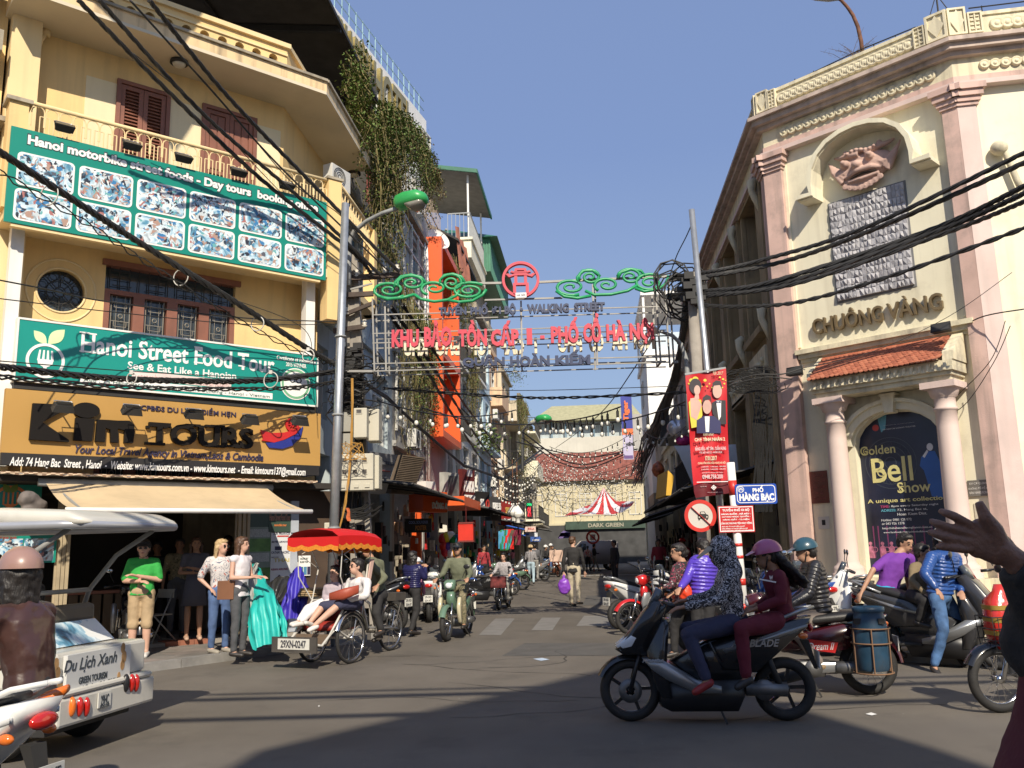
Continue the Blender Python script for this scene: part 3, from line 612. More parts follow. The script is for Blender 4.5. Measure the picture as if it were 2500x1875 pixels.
def kpoly(mb,pts,cc,d): mb2=[KIM.ab(B_(u,v),cc) for u,v in pts];KIM.prism(mb,mb2[::-1],cc,cc+d)
mb=MB();kpoly(mb,[(192,948),(355,955),(430,965),(250,1062),(408,1168),(408,1180),(170,1165)],c,.07);mb.bd('letter_k',LB,ks)
mb=MB();kpoly(mb,[(448,1035),(560,1042),(545,1176),(437,1170)],c,.07)
x,y=KIM.ab(B_(513,990),c);disc(mb,KIM,x,y,c,.19,.07,28,sy=.62);mb.bd('letter_i',LB,ks)
mb=MB();kpoly(mb,[(578,1045),(640,1048),(700,1052),(770,1052),(798,1078),(800,1120),(792,1187),(738,1185),(742,1110),(700,1100),(704,1184),(658,1182),(655,1105),(627,1095),(622,1180),(565,1176)],c,.07);mb.bd('letter_m',LB,ks)
ptext('TOURS',KIM,B_(882,1190),B_(1515,1100),c,LB,ks,.03,d=.07,name='raised_word')
mb=MB()  # bracketed serifs
for u,v,w_ in((925,1190,90),(882,1090,16),(985,1090,16),(1152,1080,70),(1262,1085,60),(1300,1086,70),(1300,1204,80),(1395,1204,60)):
 a,b=KIM.ab(B_(u,v),c);KIM.box(mb,a-w_*.0017,a+w_*.0017,b-.02,b+.02,c,c+.069)
mb.bd('serifs',LB,ks)
NAVY=mat('navy_print',(.035,.03,.075),.5)
ptext('CTY CPBĐS DU LỊCH ĐIỂM HẸN',KIM,B_(732,985),B_(1415,985),c+.002,NAVY,ks,.01,d=.02)
ptext('Your Local Travel Agency in Vietnam,Laos & Cambodia',KIM,B_(432,1258),B_(1586,1250),c+.002,NAVY,ks,.012,shear=.22,d=.02)
mb=MB();x,yt=KIM.ab(B_(1890,1318),c);_,yb=KIM.ab(B_(1880,1378),c);KIM.box(mb,a0,a1-.02,yb,yt-.004,c-.13,c+.012);mb.bd('address_board',mat('black_board',(.02,.018,.018),.5),ks)
ptext('Add: 74 Hang Bac  Street , Hanoi  -  Website: www.kimtours.com.vn - www.kimtours.net  - Email: kimtours137@gmail.com',KIM,B_(52,1335),B_(1836,1334),c+.013,WHITEC,ks,.018,shear=.1)
RED=mat('emblem_red',(.48,.02,.02),.4);BLU=mat('emblem_blue',(.02,.03,.22),.4)
mb=MB();kpoly(mb,[(1560,1105),(1620,1125),(1700,1122),(1760,1105),(1800,1085),(1770,1130),(1700,1165),(1640,1182),(1568,1170),(1575,1160)],c,.04);mb.bd('emblem_hull',RED,ks)
mb=MB();kpoly(mb,[(1590,1183),(1640,1182),(1700,1168),(1775,1132),(1815,1085),(1800,1150),(1750,1200),(1690,1220),(1610,1212)],c,.035);mb.bd('emblem_water',BLU,ks)
x,y=KIM.ab(B_(1750,1075),c);mb=MB();ring(mb,KIM,x,y,c,.085,.125,.04,24);ring(mb,KIM,x,y,c,.02,.04,.04,10)
for t in range(8): mb.bar(KIM.P(x+.03*cos(t*.785),y+.03*sin(t*.785),c+.02),KIM.P(x+.1*cos(t*.785),y+.1*sin(t*.785),c+.02),.018)
mb.bd('emblem_wheel',RED,ks)
CHK=mat('checkered_trim',(.55,.43,.30),.8);n,b=nodes(CHK);tc=n.nodes.new('ShaderNodeTexCoord');mp=n.nodes.new('ShaderNodeMapping');mp.inputs['Rotation'].default_value=(0,0,R_(-44));ck=n.nodes.new('ShaderNodeTexChecker');ck.inputs['Scale'].default_value=17;ck.inputs[1].default_value=(.62,.48,.34,1);ck.inputs[2].default_value=(.27,.17,.11,1)
n.links.new(tc.outputs['Object'],mp.inputs[0]);n.links.new(mp.outputs[0],ck.inputs[0]);n.links.new(ck.outputs[0],b.inputs['Base Color'])
x0,yt=KIM.ab(B_(5,1352),c+.08);x1,_=KIM.ab(B_(1905,1395),c+.08);_,yb=KIM.ab(B_(1890,1422),c+.08)
mb=MB();N=60
for i in range(N):
 A0=x0+(x1-x0)*i/N;A1=x0+(x1-x0)*(i+1)/N;w0=.012*sin(i*1.7);w1=.012*sin((i+1)*1.7)
 mb.quad(KIM.P(A0,yb+w0,c+.08+w0),KIM.P(A1,yb+w1,c+.08+w1),KIM.P(A1,yt,c+.08),KIM.P(A0,yt,c+.08))
va=mb.bd('valance',CHK);tag(va,'checkered brown fabric valance hanging below the black address strip','valance')
mb=MB();KIM.box(mb,x0,x1,yt-.03,yt,c-.1,c+.075);mb.bd('valance_board',GREYM,va)
for u,v,w_ in((385,790,'leftmost'),(790,900,'second from left'),(1100,975,'middle'),(1430,1060,'fourth from left'),(1718,1140,'rightmost')):
 a,b=KIM.ab(A_(u,v-26),.74);floodlight(KIM,a,b,.74,'black floodlight on top of the photo banner, %s'%w_,.15,-.9)
for u,v,w_ in((380,970,'leftmost'),(793,988,'second from left'),(1167,1012,'middle'),(1502,1045,'fourth from left'),(1803,1052,'rightmost')):
 a,b=KIM.ab(B_(u,v),1.15);floodlight(KIM,a,b,1.15,'grey floodlight on an arm above the gold sign, %s'%w_,.42,2.2)
za,ca=onA(KIM,V_(98,1047),KIM.ab(V_(98,1047),.6)[0]);aa0=KIM.ab(V_(98,1047),.62)[0];aa1=KIM.ab(V_(576,1047),.62)[0];za=KIM.ab(V_(300,1047),.62)[1]
zf0,cf0=onA(KIM,V_(152,1101),aa0);cf=min(max(cf0,1.5),2.2);zf=(onA(KIM,V_(400,1101),(aa0+aa1)/2)[0]);
for cc in [1.2+.05*i for i in range(30)]:
 if KIM.ab(V_(668,1103),cc)[0]<=aa1+.04: cf=cc;break
zf=KIM.ab(V_(500,1101),cf)[1]
AWN=mat('tan_awning_canvas',(.60,.46,.28),.8,var=.07,sc=2,bump=.3,bsc=12,streak=.2,dirt=.25,dirtc=(.3,.24,.16))
aw=thing('awning','tan canvas awning pulled out over the shop front','awning',KIM.P((aa0+aa1)/2,za,.62))
mb=MB();mb.smooth=True;N=24;Mm=8;P=[]
for j in range(Mm+1):
 for i in range(N+1):
  t=j/Mm;s=i/N;sag=-.05*sin(pi*t)*(1+.4*sin(s*19));P.append(KIM.P(aa0+(aa1-aa0)*s,za+(zf-za)*t+sag,.62+(cf-.62)*t))
mb._add(P,[(j*(N+1)+i,j*(N+1)+i+1,(j+1)*(N+1)+i+1,(j+1)*(N+1)+i) for j in range(Mm) for i in range(N)],True);mb.bd('canvas',AWN,aw)
mb=MB();mb.tube([KIM.P(aa0-.05,zf-.02,cf),KIM.P(aa1+.08,zf-.02,cf)],.035,8);mb.bd('front_bar',WHITEP,aw)
mb=MB();mb.tube([KIM.P(aa0-.1,za,.62),KIM.P(aa1+.1,za,.62)],.06,8)
for x in(aa0+.15,aa1-.15): mb.bar(KIM.P(x,za-.08,.6),KIM.P(x,zf-.02,cf),.03)
mb.bd('roller_arms',GREYM,aw)
# ================================================================ the old theatre on the right corner
o_=dep(V_(1760,1150),15.6);THE=Wall((o_.x,o_.y,0),131)
th=thing('theatre','cream and pink two-storey old theatre with chamfered columned entrance and carved lion head','building',(THE.o.x,THE.o.y,0))
cL=THE.P(-.36,0,.12);cR=THE.P(3.14,0,.12)
TSD=Wall((cL.x,cL.y,0),180);TRT=Wall((cR.x,cR.y,0),95)
LEN=13.0;RL=16
def corner_run(mb,b0,b1,o,inset=.5,side=True,right=True): # moulding band projecting o beyond the pilaster faces, wrapping both corners
 ex=[];n1=(TSD.n+THE.n).normalized();n2=(THE.n+TRT.n).normalized()
 k1=o/ n1.dot(THE.n);k2=o/n2.dot(THE.n);q1=Vc((cL.x,cL.y,0))+n1*k1;q2=Vc((cR.x,cR.y,0))+n2*k2
 j1=Vc((cL.x,cL.y,0))-n1*inset;j2=Vc((cR.x,cR.y,0))-n2*inset
 A=TSD.P(-LEN,0,o);Ai=TSD.P(-LEN,0,-inset);B=TRT.P(RL,0,o);Bi=TRT.P(RL,0,-inset)
 mb.prism([P2(A),P2(q1),P2(j1),P2(Ai)],(0,0,b0),(1,0,0),(0,1,0),(0,0,1),b1-b0)
 mb.prism([P2(q1),P2(q2),P2(j2),P2(j1)],(0,0,b0),(1,0,0),(0,1,0),(0,0,1),b1-b0)
 mb.prism([P2(q2),P2(B),P2(Bi),P2(j2)],(0,0,b0),(1,0,0),(0,1,0),(0,0,1),b1-b0)
da0,da1,ds,dt=.86,2.28,3.08,3.60
mb=MB();wall_open(mb,THE,-.3,3.17,0,9.3,[(da0,da1,.95,dt,dt-ds)],-.55,0);mb.bd('wall',CREAM,th)
mb=MB();THE.box(mb,da0-.05,da1+.05,.95,3.7,-.7,-.56);mb.bd('backing_wall',DARK,th)
mb=MB();TRT.box(mb,.12,RL,0,9.3,-.6,-.12);mb.bd('wall',CREAM,th)
mb=MB();TRT.box(mb,.30,.34,0,8.7,-.12,-.09);THE.box(mb,.0,.05,4.95,8.7,0,.03);THE.box(mb,2.83,2.87,4.95,8.7,0,.03);mb.bd('wall_moulding',CREAM,th)
mb=MB()
for z0,z1 in((0,8.7),):
 mb.prism([P2(TSD.P(-.30,0,0)),P2(cL),P2(THE.P(.02-.02,0,.12)),P2(THE.P(.0,0,-.2)),P2(TSD.P(-.30,0,-.3))],(0,0,z0),(1,0,0),(0,1,0),(0,0,1),z1-z0)
mb.bd('pilaster',PINKD,th)
mb=MB();THE.box(mb,-.355,-.01,0,8.7,.001,.118);
mb.bd('pilaster',PINK,th)
mb=MB();THE.box(mb,2.9,3.135,0,8.7,.001,.118);mb.bd('pilaster',PINKD,th)
mb=MB();TRT.box(mb,.001,.29,0,8.7,-.2,-.001);mb.bd('pilaster',PINK,th)
mb=MB();corner_run(mb,0,.92,.1,.3);mb.bd('plinth',CREAMD,th)
mb=MB();corner_run(mb,8.70,8.78,.04);mb.bd('architrave',PINK,th)
mb=MB();corner_run(mb,8.78,8.9,-.03);mb.bd('architrave_band',PINKD,th)
mb=MB();corner_run(mb,8.90,9.22,-.05);mb.bd('frieze',CREAMD,th)
mb=MB();corner_run(mb,9.22,9.30,.06);corner_run(mb,9.301,9.40,.16);corner_run(mb,9.401,9.47,.24);mb.bd('cornice',mat('stained_cornice',(.52,.42,.36),.9,var=.2,sc=3,streak=.5,dirt=.7,dirtc=(.12,.10,.09)),th)
mb=MB();corner_run(mb,9.47,9.56,.06);corner_run(mb,9.56,9.9,.0,.25);corner_run(mb,9.901,9.96,.03,.28);mb.bd('parapet',CREAMD,th)
for W,a0,a1,c in((THE,-.44,.07,.12),(THE,2.82,3.2,.12),(TRT,-.06,.37,0)):
 mb=MB()
 for i,(z,e) in enumerate(((8.36,.03),(8.42,.06),(8.50,.1),(8.60,.14))):
  W.box(mb,a0+.08-e,a1-.08+e,z,z+(.06,.08,.1,.1)[i]-.001,c-.1,c+e)
 mb.bd('capital',PINKD,th)
mb=MB()
for i,(z,e) in enumerate(((8.36,.03),(8.42,.06),(8.50,.1),(8.60,.14))): TSD.box(mb,-.32-e,.02+e,z,z+(.06,.08,.1,.1)[i]-.001,-.1,e)
mb.bd('capital',PINKD,th)
def medallion():
 mb=MB();mb.lathe([(.0,.045),(.035,.05),(.04,.035),(.07,.035),(.095,.055),(.11,.03),(.112,0)],(0,0,0),(0,1,0),18);return mb.bd('medallion',CREAMD)
md=medallion();md.parent=th;n=20
def fm(W,a,b,c,s=1): return MTr(W.P(a,b,c)-th.location)@Matrix(((-W.u.x*s,W.n.x,0,0),(-W.u.y*s,W.n.y,0,0),(0,0,s,0),(0,0,0,1)))
md.matrix_local=fm(THE,.16,9.73,.125)
for i in range(1,n): inst(md,th,fm(THE,.16+i*2.36/(n-1),9.73,.125))
for i in range(12): inst(md,th,fm(TRT,.75+i*.155,9.73,0))
for i in range(18): inst(md,th,fm(THE,.12+i*2.66/17,9.06,.075,.8))
for i in range(12): inst(md,th,fm(TRT,.5+i*.16,9.06,-.05,.75))
def block(W,a0,a1,b0,b1,c,kind):
 mb=MB();W.box(mb,a0,a1,b0,b1,c-.2,c+.05)
 w_=(a1-a0)*.12
 W.box(mb,a0,a1,b0,b0+w_,c+.05,c+.08);W.box(mb,a0,a1,b1-w_,b1,c+.05,c+.08);W.box(mb,a0,a0+w_,b0+w_,b1-w_,c+.05,c+.08);W.box(mb,a1-w_,a1,b0+w_,b1-w_,c+.05,c+.08)
 m=(a0+a1)/2;h=(b0+b1)/2
 if kind: W.prism(mb,[(m,b0+w_),(a1-w_,h),(m,b1-w_),(a0+w_,h)],c+.05,c+.075)
 else:
  for k in range(1,5): y=b0+(b1-b0)*k/5;W.box(mb,a0+w_*1.6,m-w_*.6,y-.01,y+.01,c+.05,c+.07);W.box(mb,m+w_*.6,a1-w_*1.6,y-.01,y+.01,c+.05,c+.07)
  W.box(mb,m-w_*.35,m+w_*.35,b0+w_,b1-w_,c+.05,c+.072)
 mb.bd('corner_block',CREAMD,th)
block(THE,-.36,-.12,9.58,10.0,.12,1);block(THE,-.11,.05,9.58,9.95,.12,0);block(THE,2.62,2.80,9.58,9.95,.12,0);block(THE,2.82,3.16,9.58,10.06,.12,1)
block(TRT,.0,.28,9.58,10.06,0,1);block(TRT,.30,.52,9.58,9.95,0,0);block(TSD,-.22,0,9.58,10.0,0,1)
mb=MB();mb.tube([THE.P(.3,10.05,-.05),THE.P(1.6,10.12,-.05),THE.P(2.6,10.10,-.05)],.012,5);mb.tube([TRT.P(.4,10.12,-.1),TRT.P(6,10.14,-.1)],.012,5)
for i in range(7): a=.35+i*.38;mb.tube([THE.P(a,9.9,-.05),THE.P(a,10.1,-.05)],.01,4)
for i in range(6): a=.6+i;mb.tube([TRT.P(a,9.9,-.1),TRT.P(a,10.14,-.1)],.01,4)
mb.bd('roof_rail',BLKM,th)
mb=MB();p0=THE.P(3.0,10.0,.0);mb.tube([p0,p0+UP*1.6],.015,5);mb.tube([p0+UP*.02-THE.u*.2,p0+UP*.5],.008,4);mb.tube([p0+UP*.02+THE.u*.2,p0+UP*.5],.008,4);mb.bd('antenna_mast',BLKM,th)
RUST=mat('rusty_pole',(.16,.07,.04),.8,var=.35,sc=9,bump=.3)
lp=thing('street_lamp','rusty curved lamp pole rising from the theatre parapet','street lamp',THE.P(1.55,9.9,-.1))
D0=14.9;pts=[dep(p,D0) for p in(F_(1243,330),F_(1235,250),F_(1215,160),F_(1185,90),F_(1150,40),F_(1115,2),F_(1080,-20))]
mb=MB();mb.tube(pts,[.04,.038,.036,.033,.03,.028,.026],8);mb.bd('pole',RUST,lp)
mb=MB();q=pts[-1];mb.loft([(q+RGT*.12-UP*.02,FWD*.07,UP*.04,2),(q-RGT*.1,FWD*.12,UP*.07,2.2),(q-RGT*.35,FWD*.09,UP*.05,2),(q-RGT*.45-UP*.02,FWD*.03,UP*.02,2)],12);mb.bd('lamp_head',GREYM,lp)
tw=MB();r3=random.Random(2)
for i in range(26):
 a=THE.P(1.5+r3.uniform(-.15,.15),9.95,0);d=Vc((r3.uniform(-1,1),r3.uniform(-.3,.3),r3.uniform(.1,.7))).normalized()*r3.uniform(.2,.65)
 tw.tube([a,a+d*.5+UP*.05,a+d],[.006,.004,.002],4)
 for k in range(4): b=a+d*(.4+.15*k);tw.tube([b,b+Vc((r3.uniform(-.06,.06),0,r3.uniform(0,.08)))],.002,3)
tag(tw.bd('dry_shrub',mat('dry_twig',(.12,.08,.05),.9)),'dry leafless shrub growing out of the theatre parapet by the rusty pole','plant')
hp=[(.40,7.52),(.70,7.52),(.70,7.75),(.74,8.0),(.86,8.22),(1.05,8.38),(1.30,8.47),(1.56,8.50),(1.82,8.47),(2.07,8.38),(2.26,8.22),(2.38,8.0),(2.42,7.75),(2.42,7.52),(2.74,7.52)]
def sweep(mb,W,pts,t,c0,c1):
 n=len(pts);q=[]
 for i,(x,y) in enumerate(pts):
  a=pts[max(0,i-1)];b=pts[min(n-1,i+1)];dx,dy=b[0]-a[0],b[1]-a[1];l=math.hypot(dx,dy);q.append((x-dy/l*t,y+dx/l*t))
 for i in range(n-1):
  mb.hexa([W.P(*pts[i],c0),W.P(*pts[i+1],c0),W.P(*pts[i+1],c1),W.P(*pts[i],c1),W.P(*q[i],c0),W.P(*q[i+1],c0),W.P(*q[i+1],c1),W.P(*q[i],c1)])
mb=MB();sweep(mb,THE,hp,.07,0,.36);sweep(mb,THE,[(x,y+.02) for x,y in hp],.08,.361,.42);mb.bd('arched_hood',CREAM,th)
LM=mat('pink_carved_stucco',(.52,.35,.29),.8,var=.12,sc=5,bump=.3,bsc=30,dirt=.4,dirtc=(.22,.17,.15))
mb=MB();W=THE;BR=Matrix(((W.u.x,W.n.x,0),(W.u.y,W.n.y,0),(0,0,1)))
def E(a,b,c,ra,rc,rb): mb.ell(W.P(a,b,c),(ra,rc,rb),BR,16,10)
LC=1.56
E(LC,7.90,.06,.50,.16,.26);E(LC-.1,7.68,.05,.36,.14,.16)
E(LC-.08,7.90,.22,.10,.12,.085);E(LC-.30,7.98,.2,.085,.09,.075);E(LC+.14,7.99,.2,.085,.09,.075)
E(LC-.31,8.0,.27,.05,.05,.045);E(LC+.15,8.01,.27,.05,.05,.045)
for s in(-1,1):
 for k in range(5):   # mane locks
  a0=LC+s*(.2+.05*k);mb.tube([W.P(a0,7.74-.06*k+.18,.14),W.P(a0+s*.14,7.82+.02*k,.16),W.P(a0+s*.24,7.95+.05*k,.1)],[.05,.045,.015],8)
 mb.tube([W.P(LC+s*.05,8.09,.2),W.P(LC+s*.22,8.13,.18),W.P(LC+s*.42,8.16,.12),W.P(LC+s*.54,8.21,.08)],[.05,.055,.045,.02],8)
 E(LC+s*.3,8.2,.14,.05,.06,.05)
for k in range(7): E(LC-.24+k*.08,8.15+.03*sin(k),.2,.045,.06,.04)
for k in range(8): # beard curls
 t=k/7;a=LC-.36+.62*t;b=7.60-.09*sin(pi*t);mb.torus(W.P(a,b,.15),W.n,.04,.02,12,6);E(a,b,.15,.02,.03,.02)
mb.tube([W.P(LC-.32,7.74,.17),W.P(LC-.1,7.80,.24),W.P(LC+.15,7.80,.22),W.P(LC+.3,7.76,.14)],[.035,.05,.05,.03],8)
mb.tube([W.P(LC-.3,7.66,.16),W.P(LC-.05,7.645,.2),W.P(LC+.25,7.68,.15)],[.03,.035,.03],8)
hd=mb.bd('carved_lion_head',LM,th,remesh=.012,smoothit=2)
mb=MB();mb.tube([W.P(LC-.24,7.70,.185),W.P(LC-.02,7.725,.215),W.P(LC+.22,7.72,.175)],[.012,.022,.012],8,flat=.6);mb.bd('open_mouth',DARK,hd)
SM=[mat('grey_split_stone_%d'%i,c,.75,var=.15,sc=14,bump=.8,bsc=35) for i,c in enumerate([(.42,.41,.43),(.36,.355,.375),(.47,.46,.475)])]
r4=random.Random(9);nx,ny=19,15
for j in range(ny):
 for i in range(nx):
  a0=.82+i*1.32/nx;b0=5.635+j*1.79/ny;w_=1.32/nx;h_=1.79/ny;dz=[.03+r4.uniform(0,.035) for _ in range(4)];mb=MB();sh=(j%2)*.0
  A0,A1,B0,B1=a0+.002,a0+w_-.002,b0+.002,b0+h_-.002;am=A0+(A1-A0)*r4.uniform(.3,.7)
  mb._add([THE.P(A0,B0,.0),THE.P(A1,B0,.0),THE.P(A1,B1,.0),THE.P(A0,B1,.0),THE.P(A0,B0,dz[0]),THE.P(A1,B0,dz[1]),THE.P(A1,B1,dz[2]),THE.P(A0,B1,dz[3]),THE.P(am,(B0+B1)/2+r4.uniform(-.02,.02),.05+r4.uniform(0,.035))],
   [(0,1,5,4),(1,2,6,5),(2,3,7,6),(3,0,4,7),(4,5,8),(5,6,8),(6,7,8),(7,4,8)],False)
  mb.bd('stone_tile',SM[r4.randrange(3)],th)
mb=MB();THE.box(mb,.79,2.17,5.60,7.455,-.01,.012);mb.bd('panel_bed',mat('grey_mortar',(.2,.2,.2),.9),th)
BRZ=mat('bronze_letter',(.21,.155,.085),.45,metal=.35,var=.15,sc=8)
a0,b0=THE.ab(G_(948,536),.06);a1,_=THE.ab(G_(1728,380),.06);_,b1=THE.ab(G_(1195,366),.06)
nm=thing('name_lettering','raised bronze letters reading Chuong Vang above the tiled porch','lettering',THE.P(a0,b0,0))
text('letters','CHUÔNG',THE,a0,a0+(a1-a0)*.565,b0,b1,.02,.07,BRZ,nm,.012);text('letters','VÀNG',THE,a0+(a1-a0)*.60,a1,b0,b1-.0,.02,.07,BRZ,nm,.012)
mb=MB();THE.box(mb,-.01,2.99,4.80,4.88,0,.16);THE.box(mb,.02,2.95,4.72,4.799,0,.10);THE.box(mb,.04,2.93,4.66,4.719,0,.05);mb.bd('ledge',CREAMD,th)
EA0,EA1,EC=.40,2.80,.62
mb=MB();THE.box(mb,EA0+.02,EA1-.02,4.04,4.10,0,EC);THE.box(mb,EA0+.06,EA1-.06,3.98,4.039,0,EC-.05);THE.box(mb,EA0+.1,EA1-.1,3.90,3.979,0,EC-.1);THE.box(mb,EA0+.02,EA1-.02,4.101,4.20,.0,EC-.02);mb.bd('porch_entablature',CREAMD,th)
mb=MB() # leaf ornament row
for i in range(18):
 a=EA0+.14+i*(EA1-EA0-.28)/17;mb.hexa([THE.P(a-.03,4.045,EC),THE.P(a+.03,4.045,EC),THE.P(a+.01,4.045,EC+.035),THE.P(a-.01,4.045,EC+.035),THE.P(a-.01,4.16,EC),THE.P(a+.05,4.16,EC),THE.P(a+.04,4.16,EC+.02),THE.P(a,4.16,EC+.02)])
mb.bd('ornament_row',CREAMD,th,kind='stuff')
mb=MB()
for (x0,x1) in((EA0-.0,EA0+.06),(EA1-.16,EA1)): THE.prism(mb,[(x0,4.2),(x1,4.2),(x1,4.7),(x0,4.7)],0,.02);mb.hexa([THE.P(x0,4.2,0.02),THE.P(x1,4.2,.02),THE.P(x1,4.2,EC-.02),THE.P(x0,4.2,EC-.02),THE.P(x0,4.72,.02),THE.P(x1,4.72,.02),THE.P(x1,4.34,EC-.04),THE.P(x0,4.34,EC-.04)])
mb.hexa([THE.P(EA0+.06,4.2,.02),THE.P(EA1-.16,4.2,.02),THE.P(EA1-.16,4.2,EC-.06),THE.P(EA0+.06,4.2,EC-.06),THE.P(EA0+.06,4.62,.02),THE.P(EA1-.16,4.62,.02),THE.P(EA1-.16,4.21,EC-.06),THE.P(EA0+.06,4.21,EC-.06)])
mb.bd('roof_gable',CREAMD,th)
TL=[mat('clay_tile_%d'%i,c,.7,var=.18,sc=9,bump=.3,bsc=40,dirt=.25,dirtc=(.2,.12,.09)) for i,c in enumerate([(.40,.125,.068),(.33,.10,.055),(.45,.155,.085)])]
def tile_mesh(m):
 mb=MB();w_,l=.084,.13;pr=[(-w_/2,0),(-w_/2,-l*.6),(-w_*.3,-l*.88),(0,-l),(w_*.3,-l*.88),(w_/2,-l*.6),(w_/2,0)]
 mb.prism([(x,y) for x,y in pr][::-1],(0,0,0),(1,0,0),(0,1,0),(0,0,1),.016);return mb.bd('roof_tile',m)
rows=11;cols_=26;slope=math.atan2(.42,EC-.06)
XW=Matrix(((THE.u.x,THE.n.x,0),(THE.u.y,THE.n.y,0),(0,0,1)))
tm=[tile_mesh(m) for m in TL];used=[0,0,0]
for j in range(rows):
 for i in range(cols_):
  k=r4.randrange(3);t=j/(rows-1);a=EA0+.08+(i+.5*(j%2))*(EA1-.16-EA0-.1)/cols_+.02
  p=THE.P(a,4.235+.42*t+.02,(EC-.02)*(1-t)+.02*t+.03)
  yv=(UP*sin(slope)-THE.n*cos(slope));zv=THE.u.cross(yv);zv=zv if zv.z>0 else -zv
  tlt=.10+r4.uniform(-.03,.03);y2=(yv*cos(tlt)-zv*sin(tlt)).normalized();z2=THE.u.cross(y2);z2=z2 if z2.z>0 else -z2
  M=MTr(p-th.location)@Matrix(((THE.u.x,y2.x,z2.x,0),(THE.u.y,y2.y,z2.y,0),(THE.u.z,y2.z,z2.z,0),(0,0,0,1)))
  if used[k]==0: tm[k].parent=th;tm[k].matrix_local=M;used[k]=1
  else: inst(tm[k],th,M)
for ca in(.70,2.50):
 q=THE.P(ca,0,.30);cl=MB();cl.lathe([(.26,.92),(.26,1.0),(.24,1.0),(.25,1.05),(.23,1.10),(.19,1.13),(.175,1.18),(.172,2.0),(.156,3.2),(.154,3.46),(.175,3.47),(.175,3.5),(.156,3.52),(.156,3.66),(.19,3.68),(.22,3.76),(.24,3.80)],q,UP,28);c_=cl.bd('column',mat('pink_column_plaster',(.68,.54,.48),.75,var=.06,sc=1.5,bump=.1,dirt=.28,dirtc=(.45,.36,.32),streak=.2),th)
 mb=MB();THE.box(mb,ca-.26,ca+.26,3.80,3.90,.02,.56);mb.bd('abacus',PINK,c_)
 mb=MB();THE.box(mb,ca-.32,ca+.32,0,.92,.1,.62);mb.bd('pedestal',CREAMD,c_)
ac=(da0+da1)/2;ra=(da1-da0)/2
mb=MB();P1=[(ac-(ra+.03)*cos(pi*i/16),ds+(dt-ds+.02)*sin(pi*i/16)) for i in range(17)]
sweep(mb,THE,P1,.12,0,.1);sweep(mb,THE,[(ac-(ra+.15)*cos(pi*i/16),ds+(dt-ds+.14)*sin(pi*i/16)) for i in range(17)],.06,0,.16);mb.bd('door_archivolt',CREAM,th)
mb=MB();THE.prism(mb,[(ac-.07,3.56),(ac+.07,3.56),(ac+.11,3.84),(ac-.11,3.84)],0,.2);THE.box(mb,ac-.13,ac+.13,3.84,3.88,0,.21);mb.bd('keystone',CREAM,th)
PC=-.16;DB=mat('poster_midnight',(.012,.016,.04),.3,var=.5,sc=1.4)
ps=thing('show_poster','tall arched dark poster filling the theatre doorway, reading Golden Bell Show','poster',THE.P(ac,.95,PC))
mb=MB();THE.prism(mb,[(da0,.95),(da1,.95)]+arch(da0,da1,ds,dt,16)[::-1],PC-.03,PC);mb.bd('poster_sheet',DB,ps)
GOLDP=mat('poster_gold',(.62,.56,.24),.4);
dx_,dz_=THE.ab(S_(790,930),PC);DR=mat('poster_drum',(.045,.055,.075),.35);mb=MB()
for r_ in(.10,.2,.28,.36,.43): ring(mb,THE,dx_,dz_,PC+.001,r_-.012,r_,.002,40)
for i in range(36): a=i*R_(10);mb.bar(THE.P(dx_+.30*cos(a),dz_+.30*sin(a),PC+.002),THE.P(dx_+.35*cos(a+.08),dz_+.35*sin(a+.08),PC+.002),.012,.002)
mb.bd('printed_drum',DR,ps)
for s,bl,tr,bo in(('Golden',(606,888),(815,812),.0),('Bell',(683,1056),(916,884),.0),('Show',(835,1117),(1032,1037),.0),('A unique art collection',(652,1188),(1135,1128),.0)):
 ptext(s,THE,S_(*bl),S_(*tr),PC+.004,GOLDP,ps,.012)
mb=MB() # blackletter-like swashes
for u,v,r_ in((640,860,.05),(735,990,.07),(862,1090,.05)):
 a,b=THE.ab(S_(u,v),PC);ring(mb,THE,a,b,PC+.006,r_*.75,r_,.002,20,20,330)
mb.bd('swash',GOLDP,ps)
PW_=mat('poster_white',(.6,.6,.62),.4);PR_=mat('poster_magenta',(.35,.05,.14),.4);PGc=mat('poster_cyan',(.1,.32,.42),.4)
ptext('TIME',THE,S_(728,1208),S_(778,1190),PC+.004,PR_,ps,.02);ptext(': 8pm every Saturday night',THE,S_(782,1206),S_(1083,1176),PC+.004,PW_,ps)
ptext('ADRESS:',THE,S_(732,1232),S_(824,1212),PC+.004,PGc,ps,.02);ptext('72. Hang Bac st,',THE,S_(832,1230),S_(1015,1204),PC+.004,PW_,ps)
ptext('Hoan Kiem Dist.',THE,S_(833,1254),S_(1013,1230),PC+.004,PW_,ps);ptext('Hotline: 0981 121 872',THE,S_(735,1290),S_(918,1268),PC+.004,PW_,ps);ptext('or 043 926 1378',THE,S_(738,1312),S_(874,1292),PC+.004,PW_,ps)
ptext('http://nhahatcailuonghanoi.com.vn',THE,S_(742,1342),S_(1045,1316),PC+.004,PW_,ps);ptext('www.facebook.com/goldenbellshow',THE,S_(748,1366),S_(1020,1344),PC+.004,PW_,ps)
ptext('HA NOI CAI LUONG THEATER',THE,S_(742,730),S_(943,700),PC+.004,PW_,ps);ptext('DEPARTMENT OF CULTURE AND SPORTS',THE,S_(745,704),S_(935,680),PC+.004,PW_,ps)
mb=MB();a,b=THE.ab(S_(698,716),PC);disc(mb,THE,a,b,PC+.002,.055,.002,16);mb.bd('printed_emblem',mat('poster_red',(.5,.05,.04),.4),ps)
mb=MB();a,b=THE.ab(S_(735,640),PC)
